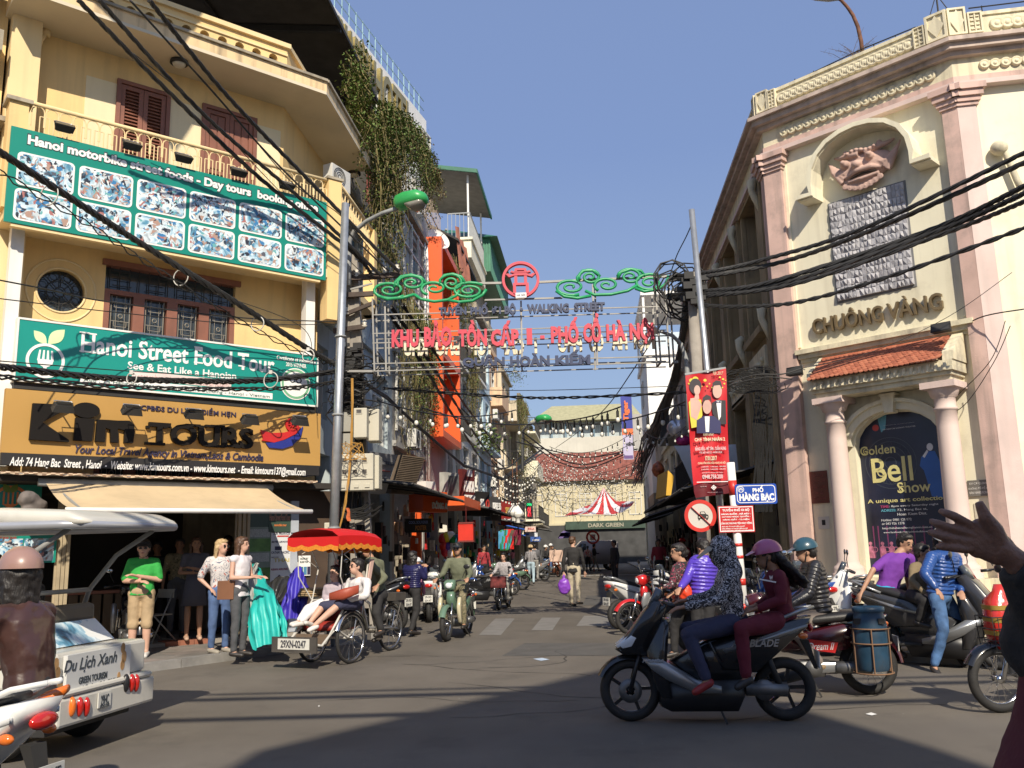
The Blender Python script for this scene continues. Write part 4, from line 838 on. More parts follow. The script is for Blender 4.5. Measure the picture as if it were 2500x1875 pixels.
for k in range(6): mb.quad(*[THE.P(a-.1+.035*k+.02*i*0,b+y,PC+.002) for i,y in((0,.12),)]*1,THE.P(a-.075+.035*k,b+.12,PC+.002),THE.P(a-.02+.012*k,b-.28+.01*k,PC+.002),THE.P(a-.035+.012*k,b-.28+.01*k,PC+.002))
mb.bd('printed_curtain',PGc,ps)
mb=MB();a,b=THE.ab(S_(1022,860),PC);THE.prism(mb,[(a-.02,b),(a+.1,b),(a+.17,b-.2),(a+.15,b-.75),(a-.02,b-.72),(a-.1,b-.3),(a-.16,b-.22),(a-.12,b-.08)],PC+.001,PC+.003);mb.bd('printed_singer_dress',mat('poster_blue',(.02,.10,.36),.4),ps)
mb=MB();disc(mb,THE,a+.03,b+.07,PC+.001,.05,.002,14,1.25);THE.prism(mb,[(a-.1,b-.07),(a-.02,b+.03),(a,b),(a-.07,b-.1)],PC+.003,PC+.005);mb.bd('printed_singer_face',PW_,ps)
mb=MB();r5=random.Random(3);PI2=mat('poster_stage_pink',(.36,.12,.20),.4,var=.5,sc=14)
for u in(672,745,800,850,912,990): # musicians along the foot
 a,b=THE.ab(S_(u,1470),PC);disc(mb,THE,a,b+.12,PC+.001,.03,.002,10);THE.prism(mb,[(a-.05,b-.12),(a+.06,b-.12),(a+.045,b+.06),(a,b+.1),(a-.04,b+.06)],PC+.001,PC+.003);ring(mb,THE,a+.07,b+.02,PC+.001,.035,.045,.002,16)
mb.bd('printed_musicians',PI2,ps)
mb=MB()
for u in(690,720,775,830,880,940,1000,1050): a,b=THE.ab(S_(u,1400),PC);THE.prism(mb,[(a-.006,b-.3),(a+.006,b-.3),(a+.012,b+.22),(a-.012,b+.22)],PC+.0005,PC+.001)
mb.bd('printed_light_beams',mat('poster_beam',(.16,.03,.10),.4),ps)
def plate(name,label,W,p,q,c,m,cat,lines=(),lm=None,th_=.02,bold=.02):
 a0,a1,b0,b1=W.rect(p,q,c);t=thing(name,label,cat,W.P(a0,b0,c));mb=MB();W.box(mb,a0,a1,b0,b1,c-th_,c);mb.bd('plate',m,t)
 n=len(lines)
 for i,(s,f) in enumerate(lines):
  h=(b1-b0)/(n+.6);y=b1-(i+1)*h-.1*h;w_=(a1-a0)*f;text('lettering',s,W,(a0+a1-w_)/2,(a0+a1+w_)/2,y,y+h*.68,c+.001,.003,lm,t,bold)
 return t
MAR=mat('maroon_plaque',(.13,.028,.022),.35,var=.1)
plate('wall_plaque','dark red engraved plaque on the cream wall left of the pink column',THE,S_(290,985),S_(412,1175),.03,MAR,'plaque',[('SỞ VĂN HÓA',.6),('THỂ THAO HÀ NỘI',.8),('NHÀ HÁT CẢI LƯƠNG',.8),('HÀ NỘI',.4),('RẠP CHUÔNG VÀNG',.7)],mat('plaque_text',(.30,.09,.07),.4),.03,.0)
plate('notice_sign','small grey notice plate with white capitals right of the theatre door',THE,S_(1258,1040),S_(1405,1130),.03,mat('grey_notice',(.16,.15,.135),.6),'sign',[('KV CƠ QUAN',.8),('KHÔNG ĐỖ ĐỂ XE',.92),('BÁN HÀNG RONG',.88)],mat('notice_white',(.55,.53,.5),.6))
plate('paper_notice','torn white paper notice with a dark square below the red plaque',THE,S_(342,1262),S_(418,1335),.012,mat('weathered_paper',(.62,.60,.54),.8,var=.1,sc=8,dirt=.3),'notice',[('▪',.3)],BLKM,.01)
plate('paper_notice','pale flyer taped on the cream wall under the grey notice plate',THE,S_(1300,1180),S_(1352,1290),.012,mat('faded_flyer',(.58,.54,.44),.8,var=.1,sc=8),'notice')
pp=plate('concert_poster','dark blue concert poster with a bearded singer at the right edge',TRT,S_(1487,1085),S_(1640,1350),-.1,mat('poster_teal',(.02,.06,.09),.35,var=.4,sc=5),'poster',[('LIVE CONCERT',.8)],PR_,.015)
a0,a1,b0,b1=TRT.rect(S_(1487,1085),S_(1640,1350),-.1);w_=a1-a0;h_=b1-b0
mb=MB();disc(mb,TRT,a0+w_*.62,b0+h_*.72,-.099,w_*.16,.002,18,1.3);mb.bd('printed_face',mat('poster_skin',(.35,.22,.17),.5),pp)
mb=MB();disc(mb,TRT,a0+w_*.62,b0+h_*.79,-.0965,w_*.17,.002,18,.7);disc(mb,TRT,a0+w_*.62,b0+h_*.63,-.0965,w_*.10,.002,18,.8);mb.bd('printed_hair',BLKM,pp)
text('lettering','Silent Night',TRT,a0+w_*.2,a1-w_*.06,b0+h_*.36,b0+h_*.56,-.098,.003,mat('poster_ice',(.4,.65,.75),.4),pp,.01,.3);text('lettering','KIDO',TRT,a0+w_*.35,a1-w_*.2,b0+h_*.22,b0+h_*.33,-.098,.003,mat('poster_red',(.5,.05,.04),.4),pp,.04)
floodlight(THE,.10,4.45,.40,'black floodlight left of the tiled porch roof',.35,-.3);floodlight(THE,2.62,4.73,.42,'black floodlight on the right end of the tiled porch roof',.3,-.3)
mb=MB();q=[TRT.P(*TRT.ab(p,-.0),.0) for p in(R2_(1310,1250),R2_(1360,1290),R2_(1410,1400),R2_(1460,1520),R2_(1500,1600))]
mb.tube(q,.05,10);mb.ell(q[0],(.13,.13,.12));tag(mb.bd('drain_stub',CREAMD,th),None)
mb=MB()
rk=random.Random(5)
for i in range(5): mb.ell(TRT.P(1.02+.13*i,7.0+rk.uniform(-.05,.05),.0),(.14,.1,.09))
for i in range(5): mb.ell(TRT.P(1.05+.1*i,6.8-.1*i,-.05),(.1,.08,.2))
mb.bd('broken_cornice_scroll',CREAMD,th,remesh=.03)
OCH=mat('weathered_ochre_side',(.33,.25,.14),.9,var=.2,sc=1.2,bump=.3,bsc=30,streak=.7,dirt=.7,dirtc=(.13,.11,.085))
ops=[]
bays=[(-2.9,-1.35),(-5.6,-4.05),(-8.3,-6.75),(-11.0,-9.45)]
mb=MB();wall_open(mb,TSD,-LEN,-.3,5.35,9.3,[(a,b,5.75,8.6,0) for a,b in bays],-.75,-.15);wall_open(mb,TSD,-LEN,-.3,0,5.35,[(a,b,1.4,4.7,0) for a,b in bays],-.75,-.15);mb.bd('side_wall',OCH,th)
FWd=mat('dark_red_joinery',(.10,.035,.03),.6,var=.2,sc=6,dirt=.3)
for a,b in bays:
 for z0,z1 in((5.75,8.6),(1.4,4.7)):
  mb=MB();TSD.box(mb,a,b,z0,z1,-.75,-.7);w0=mb.bd('window',FWd,th)
  for k in range(4):
   x0=a+(b-a)*k/4;mb=MB();TSD.box(mb,x0+.02,x0+.07,z0,z1,-.7,-.64);TSD.box(mb,x0+(b-a)/4-.04,x0+(b-a)/4,z0,z1,-.7,-.64)
   for q in range(9): z=z0+(z1-z0)*q/8-.03;TSD.box(mb,x0+.07,x0+(b-a)/4-.04,max(z0,z),min(z1,z+.06),-.7,-.65)
   mb.bd('casement',FWd,w0)
  mb=MB();TSD.box(mb,a-.14,b+.14,z1,z1+.12,-.16,-.02);TSD.box(mb,a-.14,a,z0,z1,-.16,-.06);TSD.box(mb,b,b+.14,z0,z1,-.16,-.06);TSD.box(mb,a-.16,b+.16,z0-.14,z0,-.2,.06);mb.bd('window_surround',OCH,th)
 mb=MB();TSD.box(mb,a-.1,b+.1,4.75,5.35,-.16,-.02)
 for k in range(9): x=a+(b-a)*(k+.5)/9;mb.ell(TSD.P(x,5.1-.1*abs(sin(k*1.2)),0),(.06,.06,.06),None,8,6)
 mb.bd('garland_panel',CREAMD,th)
for a in(-.8,-3.5,-6.2,-8.9,-11.6):
 mb=MB();TSD.box(mb,a-.2,a+.2,0,8.7,-.15,-.02);mb.bd('side_pilaster',OCH,th)
 for z in(8.2,5.6):
  mb=MB();mb.tube([TSD.P(a,z+.4,-.02),TSD.P(a,z+.34,.07),TSD.P(a,z+.16,.08),TSD.P(a,z+.02,.03),TSD.P(a,z-.25,-.04)],[.08,.1,.07,.07,.03],8);mb.bd('scroll_bracket',CREAMD,th)
# ================================================================ buildings along the left side of the street (facing +X)
LX=-5.70;LW=Wall((LX,0,0),0)
RXX=3.75;RW=Wall((RXX,0,0),180)      # right row: a = -Y
rb=random.Random(11)
FRW=mat('white_window_frame',(.62,.61,.57),.5,var=.06,dirt=.3)
def window(W,a0,a1,b0,b1,c,par,frame=FRW,glass=GLASS,mull=2,trans=True,bars=False):
 mb=MB();t=.06
 W.box(mb,a0,a1,b1-t,b1,c-.08,c+.03);W.box(mb,a0,a1,b0,b0+t,c-.08,c+.03);W.box(mb,a0,a0+t,b0+t,b1-t,c-.08,c+.03);W.box(mb,a1-t,a1,b0+t,b1-t,c-.08,c+.03)
 for k in range(1,mull): x=a0+(a1-a0)*k/mull;W.box(mb,x-.03,x+.03,b0+t,b1-t,c-.07,c+.02)
 if trans: y=b1-(b1-b0)*.28;W.box(mb,a0+t,a1-t,y-.02,y+.02,c-.065,c+.015)
 f=mb.bd('window',frame,par)
 mb=MB();W.box(mb,a0+.02,a1-.02,b0+.02,b1-.02,c-.07,c-.05);mb.bd('pane',glass,f)
 if bars:
  mb=MB();n=max(3,int((a1-a0)/.16))
  for k in range(n+1): x=a0+(a1-a0)*k/n;mb.bar(W.P(x,b0,c+.12),W.P(x,b1,c+.12),.018)
  for y in(b0,(b0+b1)/2,b1): mb.bar(W.P(a0,y,c+.12),W.P(a1,y,c+.12),.022);mb.bar(W.P(a0,y,c),W.P(a0,y,c+.12),.02);mb.bar(W.P(a1,y,c),W.P(a1,y,c+.12),.02)
  mb.bd('security_grille',GREYM,f)
 return f
def balcony(W,a0,a1,b,c,d,par,wall=CREAM,rail='bars',h=.95,col=BLKM):
 mb=MB();W.box(mb,a0,a1,b-.14,b,c,c+d);s=mb.bd('balcony_slab',wall,par);mb=MB()
 if rail=='solid': W.box(mb,a0,a1,b,b+h,c+d-.1,c+d-.001);W.box(mb,a0,a0+.1,b,b+h,c,c+d-.1);W.box(mb,a1-.1,a1,b,b+h,c,c+d-.1);mb.bd('parapet',wall,s)
 else:
  n=max(4,int((a1-a0)/.14))
  for k in range(n+1): x=a0+(a1-a0)*k/n;mb.bar(W.P(x,b,c+d-.04),W.P(x,b+h,c+d-.04),.018)
  for k in range(5): y=c+d*k/5;mb.bar(W.P(a0,b,y),W.P(a0,b+h,y),.018);mb.bar(W.P(a1,b,y),W.P(a1,b+h,y),.018)
  for z in(.08,h): mb.bar(W.P(a0,b+z,c+d-.04),W.P(a1,b+z,c+d-.04),.035);mb.bar(W.P(a0,b+z,c),W.P(a0,b+z,c+d),.035);mb.bar(W.P(a1,b+z,c),W.P(a1,b+z,c+d),.035)
  mb.bd('railing',col,s)
 return s
ACW=mat('white_ac_casing',(.60,.59,.55),.5,var=.06,dirt=.35,dirtc=(.25,.22,.18))
def aircon(W,a,b,c,label,s=1,group='air conditioner units on the house fronts'):
 t=thing('air_conditioner',label,'air conditioner',W.P(a,b,c),group);mb=MB();W.box(mb,a-.38*s,a+.38*s,b,b+.55*s,c,c+.28*s);mb.bd('casing',ACW,t,bevel=.01)
 mb=MB();
 for r in(.07,.13,.19,.235): ring(mb,W,a-.08*s,b+.28*s,c+.281*s,(r-.008)*s,r*s,.012,20)
 mb.bd('fan_grille',BLKM,t);mb=MB();mb.bar(W.P(a-.3*s,b-.02,c-.1),W.P(a-.3*s,b-.02,c+.3*s),.04);mb.bar(W.P(a+.3*s,b-.02,c-.1),W.P(a+.3*s,b-.02,c+.3*s),.04);mb.bd('bracket',GREYM,t);return t
mleaf=[mat('leaf_%d'%i,c,.6,var=.3,sc=3,spec=.3) for i,c in enumerate([(.10,.15,.035),(.14,.17,.05),(.07,.11,.03),(.18,.13,.06)])]
def foliage(name,pts,r,n,label,cat,size=.09,ms=(0,1,2),hang=False,parent=None,kind=None,stems=True):
 """leafy mass: n small leaf faces scattered round the given centres"""
 t=thing(name,label,cat,pts[0]) if parent is None else parent
 rr_=random.Random(len(label)*7+n);
 for mi in ms:
  mb=MB()
  for _ in range(n//len(ms)):
   c=pts[rr_.randrange(len(pts))];d=Vc((rr_.gauss(0,1),rr_.gauss(0,1),rr_.gauss(0,1)))*r*.45;p=Vc(c)+d
   u=Vc((rr_.uniform(-1,1),rr_.uniform(-1,1),rr_.uniform(-.6,.3))).normalized();v=u.cross(Vc((rr_.uniform(-1,1),rr_.uniform(-1,1),1))).normalized();s=size*rr_.uniform(.5,1.2)
   mb._add([p,p+u*s*.5+v*s*.3,p+u*s,p+u*s*.5-v*s*.3],[(0,1,2,3)],False)
  mb.bd('foliage',mleaf[mi],t,kind='stuff')
 if stems:
  mb=MB()
  for k in range(max(4,len(pts))):
   a=Vc(pts[k%len(pts)]);b=a+Vc((rr_.gauss(0,r*.4),rr_.gauss(0,r*.4),rr_.gauss(0,r*.4)));mb.tube([a,(a+b)/2+Vc((.03,.02,.05)),b],.012,4)
  mb.bd('stems',mat('vine_stem',(.10,.07,.04),.9,var=.3),t)
 return t
def house(W,a0,a1,h,label,wall,fl=(3.4,3.2,3.2,3.0),nwin=2,style='plain',glass=GLASS,frame=FRW,name='shophouse',bal=None,acs=0,depth=6,shopcol=DARK,cor=True,z0=0,group=None,bars=False,c0=0):
 t=thing(name,label,'building',W.P((a0+a1)/2,0,c0),group);z=fl[0] if z0==0 else z0
 mb=MB();W.box(mb,a0+.002,a1-.002,h-.2,h-.05,-depth,c0-.3);W.box(mb,a0+.004,a0+.2,0,h,-depth,c0-.3);W.box(mb,a1-.2,a1-.004,0,h,-depth,c0-.3);mb.bd('party_wall',OLDW if wall is not WHITEP else WHITEP,t)
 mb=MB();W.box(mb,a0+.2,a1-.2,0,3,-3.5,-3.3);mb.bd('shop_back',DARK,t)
 mb=MB();W.box(mb,a0+.003,a0+.25,0,z,c0-.3,c0);W.box(mb,a1-.25,a1-.003,0,z,c0-.3,c0);mb.bd('shop_pier',wall,t)
 k=1;wi=(a1-a0)/nwin
 while z<h-.6:
  f=fl[min(k,len(fl)-1)];zt=min(z+f,h);ops=[]
  if zt-z>1.6:
   for q in range(nwin):
    x=a0+wi*(q+.5);ww=wi*.30;wb=z+.75;wt=zt-.5
    if bal and k in bal: wb=z+.06
    ops.append((x-ww,x+ww,wb,wt,0))
  mb=MB();wall_open(mb,W,a0+.003,a1-.003,z,zt,ops,c0-.3,c0);mb.bd('wall',wall,t)
  for o in ops: window(W,o[0],o[1],o[2],o[3],c0-.14,t,frame,glass,2,True,bars and not(bal and k in bal))
  if bal and k in bal: balcony(W,a0+.15,a1-.15,z+.02,c0,bal[k] if isinstance(bal,dict) else .8,t,wall,'bars' if (k+int(a1))%3 else 'solid')
  elif cor: mb=MB();W.box(mb,a0+.01,a1-.01,z-.08,z+.08,c0+.001,c0+.1);mb.bd('string_course',wall,t)
  z=zt;k+=1
 if cor: mb=MB();W.box(mb,a0-.02,a1+.02,h-.12,h,c0-.3,c0+.2);W.box(mb,a0,a1,h,h+.5,c0-.2,c0+.02);mb.bd('cornice',OLDW,t)
 return t
def col(n,c,**k): return mat(n,c,.85,var=.08,sc=1.2,bump=.2,bsc=40,streak=.5,dirt=.4,dirtc=(.2,.18,.15),**k)
GREYB=col('grey_blue_plaster',(.42,.48,.50));LBLUE=col('pale_blue_plaster',(.46,.60,.68));BEIGE=col('beige_plaster',(.60,.52,.38));PEACH=col('peach_plaster',(.70,.48,.30));OFFW=col('off_white_plaster',(.70,.68,.60));GREENP=col('mint_plaster',(.40,.56,.48));GREYP=col('grey_plaster',(.40,.39,.37))
ys=PW.y+SL     # where the corner building's street side ends
h0=house(LW,PW.y+.75,ys,zb1-.1,'low blue glazed shopfront tucked under the yellow corner balcony',GREYB,nwin=1,glass=GLASSB,fl=(3.6,3.4),cor=False)
h1=house(LW,ys+.02,25.0,10.2,'narrow blue glass fronted house behind the concrete pole',GREYB,nwin=2,glass=GLASSB,fl=(3.6,3.2,3.2,3.2),bars=False)
h2=house(LW,25.02,29.9,12.4,'vine hung house with tall gridded windows next to the orange frame',GREYP,nwin=2,fl=(4.6,2.8,2.6,2.4),glass=GLASSB)
mb=MB()
for x in(25.3,26.4,27.6,28.7,29.7): mb.bar(LW.P(x,5,.06),LW.P(x,12.2,.06),.07,.07)
for z in(5.2,6.6,8.2,9.7,11.2,12.1): mb.bar(LW.P(25.3,z,.06),LW.P(29.7,z,.06),.06,.06)
mb.bd('window_grid',FRW,h2)
mb=MB();mb.tube([LW.P(29.9,12.4,.12),LW.P(29.95,11.4,.15),LW.P(29.95,3.4,.15)],.05,8);mb.tube([LW.P(29.6,12.3,.12),LW.P(29.65,3.6,.13)],.035,6);mb.bd('drainpipe',WHITEP,h2)
ORG=mat('orange_panel',(.74,.105,.015),.45,var=.05,sc=1,streak=.12)
h3=thing('orange_framed_house','narrow house front wrapped in a tall bright orange box frame','building',LW.P(32,0))
mb=MB();z0,z1=5.4,12.7
LW.box(mb,30.2,30.45,z0,z1,-.3,.62);LW.box(mb,34.2,34.45,z0,z1,-.3,.62);LW.box(mb,30.451,34.199,z1-.25,z1,-.3,.62);LW.box(mb,30.451,34.199,8.3,8.55,-.3,.62);LW.box(mb,30.451,34.199,z0,z0+.25,-.3,.62);mb.bd('orange_frame',ORG,h3)
mb=MB();LW.box(mb,30.451,32.2,8.56,z1-.26,-.28,-.1);LW.box(mb,30.451,34.19,z0+.26,8.29,-.28,-.1);mb.bd('orange_back_panel',ORG,h3)
window(LW,32.3,34.1,8.7,12.3,-.1,h3,FRW,GLASS,2);
mb=MB();LW.box(mb,30.2,34.45,z1+.01,z1+.9,-.3,-.1);LW.box(mb,30.2,34.45,3.2,z0,-.3,0);LW.box(mb,30.2,34.45,0,3.2,-4,-3.8);LW.box(mb,30.2,30.4,0,15,-6,-.31);LW.box(mb,34.25,34.45,0,14,-6,-.31);mb.bd('wall',GREYP,h3)
mb=MB()
for k in range(14): x=30.3+k*.3;mb.bar(LW.P(x,z1+.9,-.1),LW.P(x,z1+2.3,-.1),.025)
for z in(1.0,1.6,2.3): mb.bar(LW.P(30.2,z1+z,-.1),LW.P(34.4,z1+z,-.1),.03)
mb.bd('terrace_trellis',mat('trellis',(.35,.27,.2),.8),h3)
sd=thing('satellite_dish','white satellite dish fixed above the orange frame','satellite dish',LW.P(31.6,13.2,.4));q=dep(O_(245,565),31);mb=MB();ax=Vc((.55,-.55,.35)).normalized();mb.lathe([(0,-.12),(.25,-.08),(.45,.0),(.46,.02)],q,ax,24);mb.bd('dish',WHITEP,sd);mb=MB();mb.tube([q,q+ax*.5],.012,5);mb.ell(q+ax*.52,(.05,.05,.05));mb.tube([q,q-ax*.3-UP*.1,q-ax*.3-UP*.5],.025,6);mb.bd('feed_arm',GREYM,sd)
h4=house(LW,34.5,38.6,11.8,'weathered house with louvred balconies right of the orange frame',OFFW,nwin=2,fl=(3.4,2.9,2.9,2.9),bal={1:.5,2:.5,3:.5})
h5=house(LW,38.65,44.6,12.6,'white plastered house with a plain shadowed flank above the signs',mat('bright_white_wall',(.74,.71,.64),.8,var=.05,sc=1,streak=.35,dirt=.25,dirtc=(.35,.32,.28)),nwin=2,fl=(3.4,3.2,3.1,3.1),bal={3:.5})
h6=house(LW,44.65,50.2,13.8,'tall pale blue house midway up the street',LBLUE,nwin=2,fl=(3.4,3.3,3.3,3.3),bal={2:.6},glass=GLASSB)
h7=house(LW,50.25,54.6,14.2,'peach and green striped narrow house beyond the pale blue one',PEACH,nwin=1,fl=(3.4,3.2,3.2,3.2),bal={1:.6,3:.7})
h8=house(LW,54.65,60.2,12.6,'beige house with planted balconies and many air conditioners',BEIGE,nwin=2,fl=(3.4,3.1,3.0,3.0),bal={1:.9,2:.9,3:.9},c0=.25)
LW2=Wall((-4.75,0,0),0)
h9=house(LW2,60.3,67.0,11.6,'cream house with solid balconies stepping out near the far junction',CREAM,nwin=2,fl=(3.4,3.0,3.0),bal={1:1.1,2:1.1,3:1.0})
h10=house(LW2,67.1,76,9.6,'low old house at the far left end of the street',OLDW,nwin=3,fl=(3.2,3.0,3.0),bal={1:1.0})
GT=mat('green_metal_roof',(.03,.14,.085),.5,var=.15,sc=3,dirt=.3)
tt=thing('terrace_tower','cream balcony tower with green trimmed metal canopy on the skyline','building',LW.P(43,12,0))
mb=MB();LW.box(mb,40.6,46.5,12.6,16.6,-5,-.9);mb.bd('wall',CREAM,tt)
mb=MB();LW.box(mb,39.0,44.5,12.6,15.8,-3,-.2) ;mb.bd('corrugated_flank',mat('corrugated_grey',(.40,.40,.38),.5,metal=.3,var=.1,stretch=(1,14,1),sc=2),tt)
mb=MB();LW.box(mb,41.2,46.9,15.6,16.5,-.9,.25);LW.box(mb,41.1,47.0,16.5,16.62,-.9,.33);mb.bd('balcony_wall',CREAM,tt)
mb=MB();a=43.9;LW.prism(mb,arch(42.6,44.6,15.0,16.3,10)+[(44.6,14.2),(42.6,14.2)][::1],-.898,-.86);mb.bd('arched_niche',OLDW,tt)
bl=MB()
for k in range(26): x=41.2+k*.22;bl.bar(LW.P(x,16.6,.2),LW.P(x,17.9,.2),.03)
for k in range(6): y=-.9+k*.2;bl.bar(LW.P(41.2,16.6,y),LW.P(41.2,17.9,y),.03)
bl.bar(LW.P(41.2,17.9,.2),LW.P(46.9,17.9,.2),.05);bl.bar(LW.P(41.2,17.9,-.9),LW.P(41.2,17.9,.2),.05);bl.bd('railing',GREYM,tt)
mb=MB()
for x,y in((41.4,.1),(46.6,.1),(41.4,-3),(46.6,-3)): mb.bar(LW.P(x,16.6,y),LW.P(x,20,y),.09)
mb.bd('canopy_post',WHITEP,tt)
def roofslab(W,a0,a1,c0,c1,z,dz,th_,m,par,name='roof'):
 mb=MB();mb.hexa([W.P(a0,z+dz,c0),W.P(a1,z+dz,c0),W.P(a1,z,c1),W.P(a0,z,c1),W.P(a0,z+dz+th_,c0),W.P(a1,z+dz+th_,c0),W.P(a1,z+th_,c1),W.P(a0,z+th_,c1)]);return mb.bd(name,m,par)
def corrugated(W,a0,a1,c0,c1,z,dz,m,par=None,n=None,amp=.025,**k):
 n=n or int((a1-a0)/.11);mb=MB();P=[]
 for i in range(n*2+1):
  a=a0+(a1-a0)*i/(2*n);o=amp*(1 if i%2 else -1)
  P+= [W.P(a,z+dz+o,c0),W.P(a,z+o,c1)]
 mb._add(P,[(2*i,2*i+1,2*i+3,2*i+2) for i in range(2*n)],False);return mb.bd(k.pop('name','corrugated_sheet'),m,par,**k)
corrugated(LW,41.0,47.2,-3.6,.6,19.9,.7,mat('grey_roof_underside',(.20,.19,.18),.7,var=.15),tt)
mb=MB();mb.bar(LW.P(40.9,19.95,.62),LW.P(47.3,19.95,.62),.08,.2);mb.bar(LW.P(40.9,19.95,.62),LW.P(40.9,20.65,-3.6),.08,.2);mb.bd('roof_trim',GT,tt)
mb=MB();mb.hexa([LW.P(35.2,15.9,-2.2),LW.P(41.5,15.9,-2.2),LW.P(41.5,14.3,.5),LW.P(35.2,14.3,.5),LW.P(35.2,16.0,-2.2),LW.P(41.5,16.0,-2.2),LW.P(41.5,14.4,.5),LW.P(35.2,14.4,.5)]);mb.bd('lean_to_roof',BLKM,tt)
mb=MB();mb.smooth=True;P=[]
for j in range(7):
 for i in range(9):
  P.append(LW.P(35.3+i*.42,15.0-j*.33+.1*sin(i*1.3+j),.35+.12*sin(i*1.9)+.03*j))
mb._add(P,[(j*9+i,j*9+i+1,(j+1)*9+i+1,(j+1)*9+i) for j in range(6) for i in range(8)],True)
tag(mb.bd('hanging_tarp',mat('faded_orange_tarp',(.52,.19,.11),.8,var=.3,sc=3,stretch=(1,4,1))),'faded orange striped tarp hanging under the black lean-to roof','tarpaulin')
g=thing('green_roofed_block','block with a green corrugated upper wall and wide green roof behind the tower','building',LW.P(50,13,0))
corr=mat('green_corrugated_wall',(.05,.20,.12),.5,var=.15,sc=3)
mb=MB();LW.box(mb,48.5,56,14,17.2,-6,-.5);mb.bd('wall',OLDW,g)
mb=MB();
for k in range(70): x=47+k*.15;LW.box(mb,x,x+.07,16.7,18.6,.52,.56);
for k in range(40): y=.5-k*.15;mb.box(LW.P(46.97,17.6,y),(.07,.04,1.8))
mb.bd('wall_ribs',corr,g,kind='stuff');mb=MB();LW.box(mb,47,57.5,16.7,18.6,-6,.5);mb.bd('corrugated_band',corr,g)
mb=MB();mb.hexa([LW.P(46.6,18.6,-6),LW.P(58,18.6,-6),LW.P(58,18.6,1.0),LW.P(46.6,18.6,1.0),LW.P(49,20.0,-3),LW.P(56,20.0,-3),LW.P(56,20.0,-2),LW.P(49,20.0,-2)]);mb.bd('roof',GT,g)
ht=thing('hotel_building','tall white hotel rising behind the vines with gilt letters along its roof edge','building',LW.P(26,0,-.9))
HB=mat('white_hotel_wall',(.76,.75,.72),.7,var=.04,sc=.6,streak=.12);HC=0
ha,hb=onz(D_(190,0),18.0),onz(D_(628,545),18.0);hd_=hb-ha;HW=Wall((ha.x,ha.y,0),math.degrees(math.atan2(hd_.x,hd_.y)));HL=hd_.length;zt=18.0
mb=MB();HW.box(mb,-1.6,HL,9.2,zt,-6,0);mb.bd('wall',HB,ht)
mb=MB();HW.box(mb,-12,-1.601,15.9,zt,-6,0);mb.bd('upper_wall',HB,ht)
nf=[(D_(330,235),D_(352,280)),(D_(400,370),D_(425,440)),(D_(440,400),D_(458,470)),(D_(500,470),D_(555,530)),(D_(588,570),D_(604,650)),(D_(606,580),D_(620,640))]
for p,q in nf: a0,a1,b0,b1=HW.rect(p,q,HC);b0=b1-1.7;a1=max(a1,a0+.8);window(HW,a0,a1,b0,b1,HC+.06,ht,FRW,GLASSB,2,False)
GL=mat('gilt_letter',(.42,.34,.14),.35,metal=.6,var=.15)
for s_,p,q in (('WIDE',D_(200,50),D_(268,130)),('VIEW',D_(282,130),D_(378,270)),('HOTEL',D_(388,260),D_(558,480))):
 a0=HW.ab(p,HC+.12)[0];a1=HW.ab(q,HC+.12)[0];text('gilt_letters',s_,HW,a0,a1,zt-1.75,zt-.35,HC+.03,.14,GL,ht,.03)
mb=MB();n=26
for k in range(n): a=-5+k*(HL+5)/n;mb.bar(HW.P(a,zt,-.1),HW.P(a,zt+.9,-.1),.035)
for z in(.45,.85): mb.bar(HW.P(-5,zt+z,-.1),HW.P(HL,zt+z,-.1),.025)
mb.bd('roof_railing',mat('blue_steel_rail',(.25,.38,.42),.4,metal=.5),ht)
q=HW.P(HL*.62,zt,-1.2);mb=MB();mb.lathe([(0,0),(.5,0),(.55,.1),(.55,1.1),(.45,1.3),(0,1.35)],q,UP,20);tag(mb.bd('water_tank',mat('stainless_tank',(.45,.55,.62),.3,metal=.8)),'shiny bluish steel water tank on the hotel roof','water tank')
cv=thing('roof_canopy','wide dark corrugated metal canopy on red posts over the corner roof terrace','canopy',LW.P(16,14,0))
za_=14.1;cn=[onz(D_(192,0),za_),onz(D_(265,190),za_),onz(D_(430,465),za_)]
xr=(cn[1].x+cn[2].x)/2
CW=Wall((xr,0,0),0);y1=cn[2].y;corrugated(CW,8.0,y1,-11,0,za_,1.2,mat('dark_roof_sheet',(.055,.052,.05),.7,var=.25,sc=2,metal=.2),cv,amp=.03)
mb=MB()
for k in range(5): y=9+k*(y1-9.5)/4;mb.bar(CW.P(y,za_-.12,0),CW.P(y,za_+1.05,-11),.1,.14)
for c in(0,-3,-6,-9): mb.bar(CW.P(8,za_-.05-c*.109,c),CW.P(y1,za_-.05-c*.109,c),.08,.1)
mb.bd('purlins',BLKM,cv)
mb=MB()
for y,c in((16.5,-3.2),(12.3,-6.5),(y1-.3,-.2)): mb.bar(CW.P(y,zS,c),CW.P(y,za_+.1-c*.1,c),.12)
mb.bd('red_post',mat('dark_red_steel',(.20,.035,.03),.5,var=.15),cv)
mb=MB();CW.box(mb,y1-.1,y1,zS+.2,za_+1.0,-11,-.1);CW.box(mb,8,y1-.1,zS+.2,za_+1.2,-11,-10.9);mb.bd('end_wall',mat('dark_end_wall',(.05,.047,.042),.9,var=.3),cv)  # plain dark walls closing the end and back of the canopy
vr=random.Random(21)
VB=mat('dry_vine',(.17,.14,.055),.9,var=.35,sc=2)
